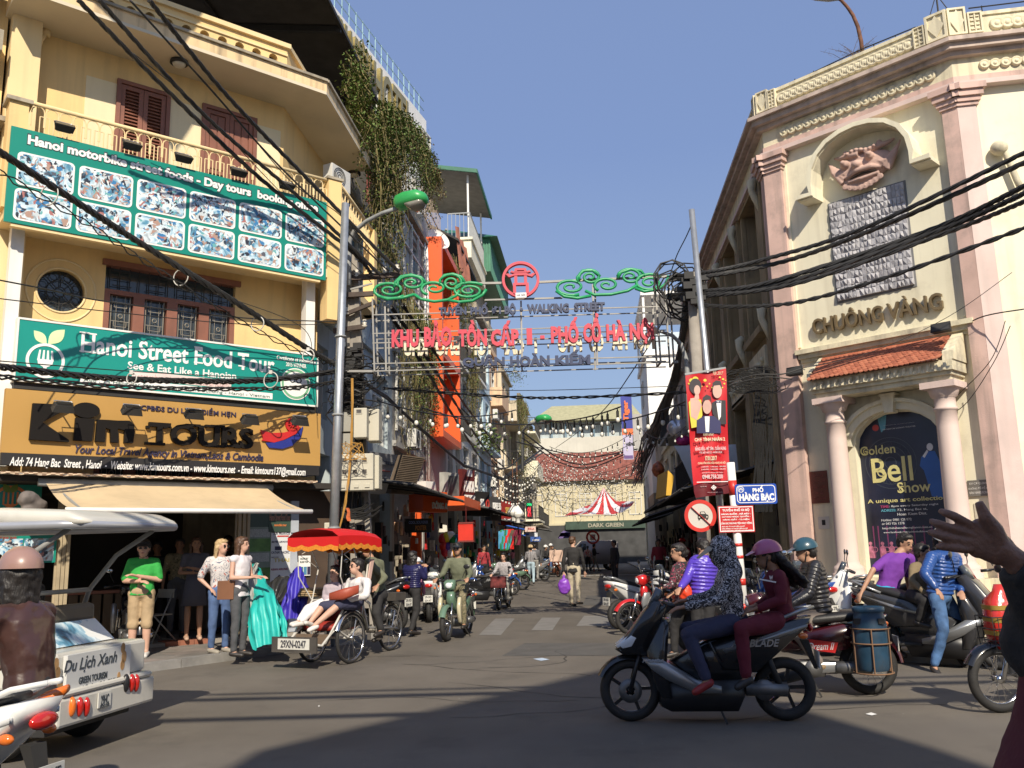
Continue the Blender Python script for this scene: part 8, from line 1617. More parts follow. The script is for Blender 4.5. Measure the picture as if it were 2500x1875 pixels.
def bike(name,label,kind='scooter',p1=PBK,p2=PSV,wheels='mag',group=None,plate=None,cat='motorbike'):
 t=thing(name,label,cat,(0,0,0),group);R=.26 if kind=='scooter' else .285;X1=.66;X2=-.64
 wheel(t,X1,R,0,wheels,.042,kind=='scooter');wheel(t,X2,R,0,wheels,.048,0)
 def P(nm,m,f,bev=0,**k): mb=MB();f(mb);return mb.bd(nm,m,t,bevel=bev,**k)
 P('fork',BLK if kind=='scooter' else CHROME,lambda m:[m.tube([(X1,s*.075,R),(X1-.10,s*.075,R+.34)],.018,8) for s in(-1,1)])
 P('front_fender',p1,lambda m:mudguard(m,X1,R,R+.035,25,150,.06))
 if kind=='scooter':
  P('front_cowl',p1,lambda m:puff(m,[(.78,.60),(.72,.56),(.50,.54),(.44,.60),(.36,.84),(.30,1.0),(.42,1.02),(.52,.92),(.64,.76)],.13))
  P('screen',mat('smoke_screen',(.06,.07,.08),.08,coat=1),lambda m:puff(m,[(.50,.92),(.40,.96),(.34,1.10),(.40,1.12)],.09))
  for s in(-1,1): P('headlight',LENS,lambda m:puff(m,[(.775,.64),(.73,.595),(.62,.62),(.56,.72),(.62,.75)],.045,.6,s*.088))
  P('leg_shield',p1,lambda m:puff(m,[(.52,.60),(.46,.34),(.40,.18),(.32,.17),(.34,.5),(.30,.86),(.37,.86)],.17))
  P('accent_panel',p2,lambda m:puff(m,[(.56,.54),(.40,.54),(.10,.36),(-.12,.30),(-.12,.24),(.10,.24),(.36,.36),(.48,.44)],.185,.9))
  P('floor_body',BLK,lambda m:puff(m,[(.42,.34),(.42,.14),(.34,.10),(-.24,.10),(-.30,.22),(-.30,.36)],.16,.95))
  P('centre_body',p1,lambda m:puff(m,[(.32,.50),(.1,.34),(-.3,.30),(-.40,.44),(-.30,.70),(.02,.66)],.12,.9))
  P('side_panel',p1,lambda m:puff(m,[(.02,.66),(-.10,.42),(-.40,.40),(-.62,.58),(-.86,.78),(-.90,.86),(-.74,.84),(-.3,.74)],.15,.88))
  P('trim_strip',PSV,lambda m:[puff(m,[(-.12,.60),(-.36,.66),(-.84,.80),(-.84,.775),(-.36,.615),(-.14,.57)],.008,.98,s*.146) for s in(-1,1)])
  P('seat',SEATM,lambda m:m.loft([((.10,0,.70),(0,.07,0),(0,0,.02),2.5),((.02,0,.73),(0,.11,0),(0,0,.045),2.5),((-.22,0,.74),(0,.135,0),(0,0,.05),2.8),((-.42,0,.80),(0,.13,0),(0,0,.055),2.8),((-.66,0,.85),(0,.10,0),(0,0,.045),2.5),((-.76,0,.87),(0,.06,0),(0,0,.02),2.5)],16))
  P('grab_rail',PSV,lambda m:[m.tube([(-.52,s*.13,.80),(-.80,s*.12,.91),(-.92,s*.04,.93)],.016,6) for s in(-1,1)])
  P('exhaust',BLKM,lambda m:m.tube([(-.1,-.15,.24),(-.35,-.17,.24),(-.45,-.18,.27),(-.85,-.18,.36)],[.02,.03,.055,.05],12))
  hz=1.0
 else:
  P('headlight_cowl',p1,lambda m:puff(m,[(.52,.98),(.50,.86),(.42,.82),(.28,.90),(.28,.98),(.40,1.02)],.09))
  P('headlight',LENS,lambda m:m.ell((.50,0,.92),(.035,.065,.055)))
  P('leg_shield',p2,lambda m:[puff(m,[(.46,.72),(.52,.56),(.46,.30),(.36,.26),(.36,.5),(.34,.72)],.03,.9,s*.17) for s in(-1,1)])
  P('down_tube_cover',p1,lambda m:puff(m,[(.44,.84),(.46,.66),(.20,.42),(-.05,.44),(-.05,.52),(.14,.54),(.34,.82)],.07))
  P('side_panel',p1,lambda m:puff(m,[(.0,.62),(-.06,.40),(-.42,.44),(-.80,.60),(-.80,.68),(-.4,.70)],.12,.9))
  P('seat',SEATM,lambda m:m.loft([((.06,0,.70),(0,.07,0),(0,0,.03),2.5),((-.15,0,.74),(0,.12,0),(0,0,.05),2.8),((-.5,0,.77),(0,.115,0),(0,0,.05),2.8),((-.74,0,.77),(0,.09,0),(0,0,.03),2.5)],14))
  P('rear_fender',p1,lambda m:mudguard(m,X2,R,R+.05,40,175,.07))
  P('exhaust',CHROME,lambda m:m.tube([(.15,-.12,.22),(-.2,-.15,.2),(-.35,-.15,.22),(-.85,-.16,.30)],[.018,.02,.04,.04],10))
  P('grab_rail',CHROME,lambda m:m.tube([(-.5,.13,.70),(-.80,.12,.76),(-.86,0,.77),(-.80,-.12,.76),(-.5,-.13,.70)],.011,6))
  P('chain_case',PSV,lambda m:puff(m,[(-.05,.33),(-.62,.33),(-.66,.25),(-.05,.22)],.02,.9,.10));hz=1.0
 P('engine',ENG,lambda m:(puff(m,[(.18,.34),(.16,.20),(-.2,.18),(-.26,.34)],.11,.85),[m.lathe([(0,-.02),(.085,-.02),(.085,.02),(0,.02)],(-.45 if kind=='scooter' else -.08,.13,.27),Y_,16)],m.tube([(-.3,.11,.28),(-.64,.11,.27)],.06,8)))
 P('swing_arm',BLKM,lambda m:[m.bar((-.2,s*.1,.3),(X2,s*.09,R),.04) for s in(-1,1)])
 P('shock_absorber',BLKM,lambda m:[m.tube([(X2+.06,s*.12,.30),(X2+.16,s*.12,.60)],[.028,.022],8) for s in(-1,1)])
 P('handlebar',BLK,lambda m:(m.tube([(.30,-.34,hz-.02),(.34,-.16,hz),(.36,0,hz-.03),(.34,.16,hz),(.30,.34,hz-.02)],.014,8),[m.tube([(.30,s*.22,hz-.01),(.28,s*.35,hz-.02)],.02,8) for s in(-1,1)],[m.tube([(.38,s*.17,hz+.0),(.36,s*.33,hz-.02)],.006,5) for s in(-1,1)]))
 for s in(-1,1): mirror(t,.34,s*.2,hz+.2)
 P('tail_light',RDL,lambda m:m.ell((-.88 if kind=='scooter' else -.83,0,.76 if kind=='scooter' else .68),(.03,.09,.04)));
 for s in(-1,1): P('indicator',ORL,lambda m:m.ell((-.80,s*.13,.70),(.04,.025,.025)))
 P('number_plate_bracket',BLKM,lambda m:m.hexa([(-.92,-.03,.42),(-.90,-.03,.42),(-.90,.03,.42),(-.92,.03,.42),(-.86,-.05,.66),(-.80,-.05,.66),(-.80,.05,.66),(-.86,.05,.66)]))
 pl=P('number_plate',PLT,lambda m:m.box((-.925,0,.50),(.008,.19,.14)))
 PWl=Wall((-.931,.09,0),180) ;PWl.u=Vc((0,-1,0));PWl.n=Vc((-1,0,0))
 a,b=(plate or ('29-X5','554.47'));mm=mat('plate_ink',(.06,.06,.07),.5)
 for s,z in((a,.51),(b,.44)): text('plate_number',s,PWl,.02,.16,z,z+.045,0,.002,mm,pl,.02)
 P('stand',BLKM,lambda m:m.tube([(-.05,.1,.2),(-.12,.2,.01)],.01,5))
 return t
def place(t,p,heading,lean=0,pitch=0): # heading: degrees counter-clockwise from +X
 t.location=p;t.rotation_euler=(R_(lean),R_(pitch),R_(heading));return t
def recolor(t,mp):
 for o in [t]+list(t.children_recursive):
  if o.type=='MESH':
   for s in o.material_slots:
    if s.material and s.material.name in mp: m=mp[s.material.name];s.link='OBJECT';s.material=m
def copy_bike(t,label,p,heading,mp=None,lean=0,group='parked motorbikes',name=None):
 c=copy_tree(t,None,label,group=group);place(c,p,heading,lean)
 if mp: recolor(c,mp)
 return c
def hd(p,q): d=q-p;return math.degrees(math.atan2(d.y,d.x))
bpy.context.view_layer.update()
f1_,f2_=gnd(L_(310,1565)),gnd(L_(1545,1560));h_=hd(f2_,f1_)
ab_=bike('motor_scooter','black scooter carrying two women, side-on in the big shadow',"scooter",PBK,PSV,'mag');
for s,x0,x1,z0,z1,m in (('HONDA',.36,.55,.505,.535,PSV),('AIR BLADE',-.60,-.20,.60,.66,PSV)):
 Wl=Wall((0,.19 if s=='HONDA' else .155,0),0);Wl.u=Vc((-1,0,0));Wl.n=Y_.copy();text('lettering',s,Wl,-x1,-x0,z0+.02*(s!='HONDA'),z1+.02*(s!='HONDA'),0,.003,mat('silver_print',(.5,.5,.5),.3,metal=.5),ab_,.02,.3)
mid=(f1_+f2_)/2;place(ab_,mid-Vc((.0,0,0)),h_);ab_.scale=(1.03,1.03,1.03)
dr=bike('motorbike','old maroon motorbike loaded with two blue plastic barrels','underbone',PMR,PSV,'wire');
g_=gnd(M_(575,1385));
Wl=Wall((0,.125,0),0);Wl.u=Vc((-1,0,0));Wl.n=Y_.copy();mb=MB();Wl.prism(mb,[(.0,.46),(.30,.42),(.34,.52),(.02,.56)],0,.006);mb.bd('badge_panel',PRD,dr);text('lettering','Dream II',Wl,.04,.30,.45,.52,.007,.003,WHITEC,dr,.0,.3)
hdr=178;place(dr,g_-Vc((cos(R_(hdr))*-.64,sin(R_(hdr))*-.64,0)),hdr)
BBL=mat('blue_barrel',(.018,.055,.10),.45,var=.4,sc=4,dirt=.8,dirtc=(.05,.04,.03));CG_=mat('rusty_cage',(.16,.09,.05),.8,var=.3)
def barrel(label,q,r,h,lidm=None):
 t=thing('plastic_barrel',label,'barrel',q,'blue barrels on the motorbike');mb=MB();mb.lathe([(r*.86,0),(r*.95,.03),(r,h*.3),(r*1.02,h*.5),(r,h*.62),(r*.98,h*.66),(r*.99,h*.7),(r*.88,h*.84),(r*.84,h*.88),(r*.84,h*.94)],q,UP,28);mb.lathe([(0,0),(r*.86,0)],q,UP,28);mb.bd('body',BBL,t)
 mb=MB();mb.lathe([(r*.9,h*.93),(r*.92,h*.95),(r*.92,h),(r*.84,h*1.01),(r*.8,h*.97),(0,h*.97)],q,UP,28);mb.bd('lid',lidm or BBL,t)
 mb=MB();
 for k in(0,1.57,3.14,4.7): mb.box(q+Vc((cos(k+.5)*r*.93,sin(k+.5)*r*.93,h*.79)),(.06,.06,.05))
 mb.bd('handle',BLKM,t)
qb=dep(M_(595,1190),9.05);barrel('blue plastic barrel in a rusty cage on the near side of the maroon motorbike',qb,.165,.60)
qb2=dep(M_(455,900),9.7);barrel('shorter blue barrel with a dark lid on the far side of the maroon motorbike',Vc((qb2.x,qb2.y,qb2.z-.28)),.16,.52,mat('dark_lid',(.07,.06,.05),.6,dirt=.3))
mb=MB()
for z in(-.02,.26,.40): mb.torus(qb+UP*z,UP,.185,.008,24,5)
for k in range(6): a=k*1.047+.3;mb.tube([qb+Vc((.185*cos(a),.185*sin(a),-.02)),qb+Vc((.185*cos(a),.185*sin(a),.40))],.008,5)
mb.bar(qb+Vc((-.18,.1,.3)),qb+Vc((-.35,.35,.35)),.02);mb.bar(qb+Vc((.1,.16,-.02)),qb+Vc((-.1,.5,.0)),.02);tag(mb.bd('barrel_cage',CG_),'rusty wire cage holding the near blue barrel','cage')
bs=copy_bike(ab_,'dark grey scooter with bright twin headlights under the blue jacketed rider',gnd(M_(1150,1210))+Vc((.15,.55,0)),-38,{'paint_black':paint('charcoal',(.035,.035,.038))},group=None);bs.scale=(1.08,)*3
gp_='bikes parked by the theatre'
ub=place(bike('motorbike','dark motorbike deep in the shaded parking row','underbone',PBK,PSV,'wire',gp_),Vc((1.9,18.8,0)),30);bpy.context.view_layer.update()
cb=copy_bike
sc_p=ab_
for lb,p,hdg,mp,src in (('white motorbike with red stripe parked tail-out at the front of the right row',gnd(L_(235,830),.0)+Vc((.45,.35,0)),38,{'paint_black':PWH},'u'),
 ('red underbone motorbike parked beside the white one, wheel towards the road',gnd(L_(330,880))+Vc((.55,.25,0)),200,{'paint_black':PRD},'w'),
 ('black scooter parked behind the white and red bikes on the right',Vc((1.9,13.6,0)),30,{},'u'),('black and teal scooter in the shaded parking row',Vc((1.8,15.6,0)),28,{},'u'),('pale blue scooter half hidden in the shaded parking row',Vc((2.0,17.2,0)),25,{'paint_black':PBL},'u'),
 ('grey scooter at the far end of the right parking row',Vc((1.9,20.6,0)),25,{'paint_black':PSV},'u'),('black bike beyond the grey scooter on the right',Vc((2.0,22.6,0)),30,{},'u'),('last black bike of the right parking row',Vc((2.0,25,0)),28,{},'w'),
 ('white and red scooter parked against the theatre behind the purple shirt',Vc((3.7,12.4,PZ)),168,{'paint_black':PWH},'u'),('black scooter with raised mirror parked beside the pink column',Vc((3.2,13.4,PZ)),120,{},'u'),('blue scooter parked under the red plaque',Vc((2.75,13.2,PZ)),115,{'paint_black':PBL},'u'),
 ('red and black bike parked by the right-hand pink column',Vc((5.3,12.2,PZ)),62,{'paint_black':PRD},'w'),('black motorbike parked at the foot of the poster wall',Vc((6.1,12.0,PZ)),70,{},'w'),('dark scooter parked at the far right edge',Vc((6.9,11.7,PZ)),64,{},'u')):
  cb(ub if src=='w' else sc_p,lb,p,hdg,mp,group=gp_);
gl='bikes parked along the left shops'
for lb,p,hdg,mp,src in (('black motorbike parked in front of the corner shop, seen from behind',gnd(T_(930,1235),PZ)+Vc((-.45,.75,0)),128,{},'w'),
 ('white and black scooter parked tail-out behind the woman with the baby',gnd(I_(1150,1110))+Vc((-.1,1.3,0)),95,{'paint_black':PWH},'u'),('black scooter next to the white one on the left',gnd(I_(1230,1065))+Vc((-.2,.6,0)),100,{},'u'),('dark scooter between the shop and the woman with the baby',Vc((-4.2,16.6,PZ)),150,{},'u'),
 ('silver scooter parked side-on before the orange shop',gnd(I_(1560,885))+Vc((.1,.5,0)),190,{'paint_black':PSV},'u'),('dark scooter parked behind the silver one',Vc((-3.3,25.4,0)),185,{},'u'),('green bike with red wheels parked past the scarf shop',Vc((-3.3,33,0)),200,{'paint_black':PGN},'w'),
 ('blue bike parked near the girl in pink',Vc((-3.4,29.5,0)),195,{'paint_black':PBL},'w'),('black scooter parked by the scarf shop',Vc((-3.7,36,0)),100,{},'u'),('silver scooter parked beyond the backpacker',Vc((-3.0,42,0)),200,{'paint_black':PSV},'u'),('dark bike at the far end of the left row',Vc((-3.2,46,0)),190,{},'w')):
 cb(ub if src=='w' else sc_p,lb,p,hdg,mp,group=gl)
def tarp(label,spine,m,n=16,seed=1):
 rr_=random.Random(seed);mb=MB();mb.smooth=True;secs=[]
 for (p,w,top) in spine:
  row=[]
  for j in range(n+1):
   t_=j/n*2-1;z=p.z+top*(1-abs(t_)**2.2)+.0;row.append(p+RGT*(w*math.copysign(abs(t_)**.8,t_)*(1+.10*sin(j*2.1+p.x*9)))*1+FWD*(.05*sin(j*1.9+p.y*5))+UP*(z-p.z))
  secs.append(row)
 vs=[q for r in secs for q in r];N=n+1
 mb._add(vs,[(i*N+j,i*N+j+1,(i+1)*N+j+1,(i+1)*N+j) for i in range(len(secs)-1) for j in range(n)],True)
 o=mb.bd('tarpaulin',m,sub=1);d=o.modifiers.new('d','DISPLACE');d.texture=dtex(.16);d.strength=.16;d.mid_level=.5;return tag(o,label,'tarpaulin')
TQ=mat('turquoise_tarp',(.02,.42,.38),.45,var=.08,sc=3,bump=.3,bsc=14);GYT=mat('grey_tarp',(.30,.30,.28),.5,var=.1,bump=.3,bsc=14);PUR=mat('indigo_tarp',(.045,.03,.38),.5,var=.1,bump=.3,bsc=14)
g0=gnd(I_(60,1270),PZ);
def sp_(u,v,D): return dep(I_(u,v),D)
tarp('turquoise tarpaulin draped over a parked motorbike beside the cyclo',[(sp_(35,1300,12.95),.25,.10),(sp_(20,1180,13.0),.28,.22),(sp_(0,1050,13.1),.26,.30),(sp_(-30,1010,13.4),.27,.36),(sp_(-60,960,13.7),.22,.40),(sp_(-90,860,13.9),.16,.40),(sp_(-110,830,14.1),.10,.35),(sp_(-120,900,14.3),.05,.05)],TQ)
tarp('grey part of the bike cover hanging below the turquoise tarpaulin',[(sp_(-95,1180,13.15),.20,.12),(sp_(-120,1060,13.2),.18,.18),(sp_(-135,960,13.4),.15,.25),(sp_(-105,860,13.6),.10,.32),(sp_(-70,790,13.75),.05,.28)],GYT,seed=2)
tarp('indigo blue tarpaulin bunched over the second parked bike',[(sp_(190,1120,13.85),.19,.12),(sp_(200,1010,13.9),.20,.22),(sp_(215,940,14),.20,.30),(sp_(235,860,14.1),.16,.36),(sp_(215,820,14.3),.12,.32),(sp_(190,900,14.5),.06,.1)],PUR,seed=3)
tarp('black plastic sheet over a bike seat between the coloured tarpaulins',[(sp_(50,960,14),.10,.1),(sp_(60,900,14.1),.22,.2),(sp_(110,860,14.3),.26,.26),(sp_(150,870,14.5),.15,.15)],mat('black_plastic_sheet',(.03,.03,.03),.25,bump=.6,bsc=20),seed=4)
for k in range(2): cb(ub,'%s motorbike hidden under the tarpaulins by the shop window'%('dark','black')[k],gnd(I_(20+190*k,1180),PZ)+Vc((-.35,.75,0)),140,{},group='covered bikes')
mb=MB();q=dep(K_(455,810),13.9)
for k in range(4): mb.lathe([(.0,.0),(.19,.0),(.2,.012),(.19,.028),(0,.03)],q+UP*.032*k+RGT*.01*k,UP,20)
tag(mb.bd('woven_trays',mat('woven_bamboo',(.35,.24,.13),.8,var=.3,sc=30)),'stack of woven bamboo trays behind the cyclo','trays')
cy=thing('cyclo','three-wheeled cyclo with scalloped red canopy and spoked wheels','cyclo',(0,0,0))
WM=mat('worn_white_steel',(.55,.53,.48),.4,var=.1,dirt=.3);DKS=mat('dark_cyclo_steel',(.10,.09,.08),.5,metal=.4,var=.3,dirt=.4)
def cw(x,y):
 w_=wheel(cy,x,.345,y,'wire',.022,0);return w_
cw(0,.33);cw(0,-.33);cw(-1.52,0)
def C(nm,m,f,**k): mb=MB();f(mb);return mb.bd(nm,m,cy,**k)
for s in(-1,1): C('wheel_guard',CHROME,lambda m:mudguard(m,0,.345,.385,20,170,.035,s*.33))
C('rear_guard',CHROME,lambda m:mudguard(m,-1.52,.345,.38,35,170,.03))
C('chassis',WM,lambda m:[(m.tube([(.80,s*.30,.34),(.62,s*.30,.30),(.42,s*.30,.44),(.30,s*.30,.50),(.05,s*.30,.36),(-.3,s*.28,.5)],.018,8),m.tube([(.55,s*.30,.32),(.05,s*.31,.86),(-.35,s*.30,.86)],.014,8),m.tube([(-.3,s*.28,.5),(-.5,s*.27,1.35)],.014,8),m.tube([(-.35,s*.28,.82),(-.75,s*.1,.42),(-1.52,s*.06,.345)],.016,8)) for s in(-1,1)]+[m.tube([(0,-.33,.345),(0,.33,.345)],.016,8),m.tube([(-.55,0,.95),(-.95,0,.75),(-1.1,0,.4)],.02,8),m.tube([(-1.15,0,.85),(-1.05,0,.35)],.018,8)])
C('foot_board',mat('worn_wood',(.17,.12,.08),.7,var=.2,dirt=.3),lambda m:(m.box((.62,0,.30),(.40,.56,.03)),m.box((.42,0,.36),(.03,.56,.14))))
C('front_box',DKS,lambda m:m.box((.815,0,.33),(.03,.74,.20)))
pl_=C('number_plate',PLT,lambda m:m.box((.834,0,.34),(.008,.52,.14)));PW2=Wall((.839,-.24,0),0);PW2.u=Y_.copy();PW2.n=Vc((1,0,0));text('plate_number','29XN-0247',PW2,.03,.45,.29,.39,0,.003,mat('plate_ink',(.06,.06,.07),.5),pl_,.03)
C('seat_cushion',mat('red_vinyl',(.30,.03,.02),.5),lambda m:m.loft([((.28,0,.50),(0,.28,0),(0,0,.04),4),((.2,0,.52),(0,.29,0),(0,0,.06),4),((-.25,0,.50),(0,.29,0),(0,0,.06),4),((-.3,0,.50),(0,.27,0),(0,0,.04),4)],16))
C('seat_back',mat('red_vinyl',(.3,.03,.02),.5),lambda m:m.hexa([(-.30,-.28,.52),(-.24,-.28,.52),(-.24,.28,.52),(-.30,.28,.52),(-.50,-.28,1.05),(-.44,-.28,1.05),(-.44,.28,1.05),(-.50,.28,1.05)]),bevel=.02)
for s in(-1,1): C('push_handle_board',mat('white_pink_board',(.66,.45,.38),.5,var=.1),lambda m:m.hexa([(-.40,s*.31,.84),(-.34,s*.31,.84),(-.34,s*.33,.84),(-.40,s*.33,.84),(-.58,s*.31,1.42),(-.50,s*.31,1.42),(-.50,s*.33,1.42),(-.58,s*.33,1.42)]))
C('side_armour',DKS,lambda m:[puff(m,[(.30,.44),(.28,.60),(.05,.78),(-.30,.80),(-.32,.5)],.012,.97,s*.285) for s in(-1,1)])
CNV=mat('red_canopy_cloth',(.56,.008,.008),.6,var=.07,sc=3,bump=.15,bsc=30);FRG=mat('orange_fringe',(.62,.22,.02),.8,var=.2,sc=30)
def cano(m):
 P=[];N=8;Mx=10
 for i in range(Mx+1):
  x=.46-1.06*i/Mx
  for j in range(N+1): y=-.44+.88*j/N;P.append((x,y,1.80+.07*cos(y*3.2)-.20*max(0,(x-.25))**2*1.6-.16*max(0,-x-.1)**1.5-(.05 if j%N==0 else 0)))
 m._add(P,[(i*(N+1)+j,(i+1)*(N+1)+j,(i+1)*(N+1)+j+1,i*(N+1)+j+1) for i in range(Mx) for j in range(N)],True)
C('canopy_cloth',CNV,cano)
def skirt(m,dz0,dz1,off_):
 e=[];
 for i in range(25): x=.46-1.06*i/24;e.append((x,-.44-off_))
 R1=[(.46+off_,-.44+.88*k/14) for k in range(15)];L1=[(-.60-off_,-.44+.88*k/14) for k in range(15)]
 for line in([(x,y) for x,y in e],[(x,-y) for x,y in e],R1,L1):
  for k in range(len(line)-1):
   q=[]
   for kk in(k,k+1):
    x,y=line[kk];xx=min(max(x,-.60),.46);z=1.75+.07*cos(.44*3.2)-.20*max(0,(xx-.25))**2*1.6-.16*max(0,-xx-.1)**1.5;sc_=.035*abs(sin(kk*.8));q.append((x,y,z+.0-dz0-sc_*(dz0>0)));q.append((x,y,z-dz1-sc_))
   m._add(q,[(0,1,3,2)],True)
C('canopy_skirt',CNV,lambda m:skirt(m,0,.13,0));C('canopy_fringe',FRG,lambda m:skirt(m,.10,.165,.006))
C('canopy_struts',WM,lambda m:[(m.tube([(.05,s*.31,.86),(.30,s*.36,1.2),(.30,s*.40,1.74)],.009,5),m.tube([(.05,s*.31,.86),(-.15,s*.36,1.3),(.1,s*.38,1.75)],.009,5),m.tube([(-.5,s*.29,1.35),(-.45,s*.38,1.7)],.009,5),m.tube([(-.15,s*.36,1.3),(.25,s*.38,1.5),(-.3,s*.38,1.72)],.007,5)) for s in(-1,1)])
C('driver_saddle',SEATM,lambda m:m.loft([((-1.0,0,.90),(0,.04,0),(0,0,.02),2),((-1.15,0,.91),(0,.10,0),(0,0,.035),2),((-1.25,0,.92),(0,.1,0),(0,0,.03),2)],12))
C('rear_rack',DKS,lambda m:(m.box((-1.62,0,.82),(.3,.26,.12)),m.tube([(-1.52,.08,.345),(-1.68,.1,.76)],.01,5),m.tube([(-1.52,-.08,.345),(-1.68,-.1,.76)],.01,5)))
C('crank',DKS,lambda m:(m.tube([(-1.05,-.12,.33),(-1.05,.12,.33)],.02,8),m.bar((-1.05,.12,.33),(-.93,.12,.24),.02),m.bar((-1.05,-.12,.33),(-1.17,-.12,.42),.02),m.bar((-.93,.1,.24),(-.93,.22,.24),.05,.02),m.tube([(-1.05,.1,.40),(-1.52,.06,.38)],.006,4),m.lathe([(0,-.005),(.09,-.005),(.09,.005),(0,.005)],(-1.05,.1,.33),Y_,20)))
cn_,cf_,cr_=gnd(K_(930,1558)),gnd(K_(440,1560)),gnd(K_(1330,1425));cm=(cn_+cf_)/2;CYH=hd(cr_,cm);place(cy,cm,CYH)
bpy.context.view_layer.update()
CH=hd(gnd(I_(1430,1180)),gnd(I_(1298,1228)))
cu_=bike('motorbike','small cream and sage green step-through motorbike ridden towards the viewer','underbone',PGN,PCR,'wire');q=gnd(I_(1298,1228));place(cu_,q-Vc((cos(R_(CH)),sin(R_(CH)),0))*.66,CH)
q=gnd(I_(1668,1000));es=copy_bike(ub,'tiny black electric scooter with a red basket ridden down the street',q+Vc((.1,.5,0)),-97,{},group=None);es.scale=(.85,.85,.85)
q=gnd(I_(2085,765));fb_=copy_bike(ab_,'dark red scooter with a parcel, ridden towards the viewer far up the street',q+Vc((-.2,.5,0)),-60,{'paint_black':PBR},group=None)
mb=MB();q=dep(X_(1250,610),40);mb.box(q,(.6,.4,.5));tag(mb.bd('parcel',mat('pale_parcel',(.6,.42,.33),.7,var=.2),bevel=.02),'pale pink parcel carried on the far dark red scooter','parcel')
mb=MB();q=dep(I_(1672,800),21.2);mb.box(q,(.36,.22,.26));tag(mb.bd('front_basket',mat('red_black_basket',(.14,.02,.02),.6,var=.4,sc=14),bevel=.01),'black and red basket on the front of the tiny electric scooter','basket')
vn=thing('minivan','grey minivan crossing the far end of the street','van',(0,0,0));mb=MB();puff(mb,[(-1.8,.35),(-1.8,1.75),(-1.5,1.88),(.6,1.88),(1.35,1.15),(1.75,1.0),(1.8,.4)],.75,.97);mb.bd('body',mat('paint_grey_van',(.40,.38,.40),.35,var=.05,coat=.3),vn)
mb=MB();puff(mb,[(.62,1.7),(1.15,1.15),(.3,1.15),(.3,1.7)],.77,.97);puff(mb,[(-1.5,1.7),(.15,1.7),(.15,1.2),(-1.5,1.2)],.745,.97);mb.bd('window',GLASS,vn)
for x in(-1.15,1.15): mb=MB();mb.torus((x,-.6,.3),Y_,.2,.09,20,8);mb.torus((x,.6,.3),Y_,.2,.09,20,8);mb.bd('wheel',RUB,vn)
place(vn,dep(X_(1900,560),58)*1+Vc((0,0,0)),185);vn.location.z=0
# ================================================================ people: one fused body, clothes as children
SKN=mat('skin_tan',(.42,.235,.15),.55,var=.06,sc=6,spec=.4);SKL=mat('skin_light',(.55,.33,.24),.55,var=.06,sc=6,spec=.4);SKD=mat('skin_brown',(.28,.145,.085),.55,var=.06,sc=6)
HBK=mat('black_hair',(.015,.012,.011),.45,var=.3,sc=20,stretch=(6,6,1),bump=.5,bsc=30);HBR=mat('brown_hair',(.08,.04,.022),.5,var=.4,sc=20,bump=.5,bsc=30);HBL=mat('blonde_hair',(.45,.32,.17),.5,var=.25,sc=20,bump=.5,bsc=30)
def fab(n,c,**k): return mat('cloth_'+n,c,.85,var=k.pop('var',.08),sc=k.pop('sc',4),bump=.25,bsc=k.pop('bsc',60),**k)
def printed(n,base,inks,sc,w=.08):
 m=mat('cloth_'+n,base,.8);nn,b=nodes(m);L=nn.links;tc=nn.nodes.new('ShaderNodeTexCoord');z=nn.nodes.new('ShaderNodeTexNoise');z.inputs['Scale'].default_value=sc;z.inputs['Detail'].default_value=1;z.inputs['Distortion'].default_value=2.5;L.new(tc.outputs['Object'],z.inputs[0])
 r=nn.nodes.new('ShaderNodeValToRGB');r.color_ramp.interpolation='CONSTANT';e=r.color_ramp.elements;e[0].color=tuple(base)+(1,);e[1].position=.48;e[1].color=tuple(inks[0])+(1,);x=e.new(.48+w);x.color=tuple(base)+(1,)
 if len(inks)>1: x=e.new(.64);x.color=tuple(inks[1])+(1,)
 L.new(z.outputs[0],r.inputs[0]);L.new(r.outputs[0],b.inputs['Base Color']);return m
SHOE=mat('dark_shoe',(.03,.026,.024),.5);SHW=mat('white_shoe',(.6,.58,.54),.5,dirt=.2)
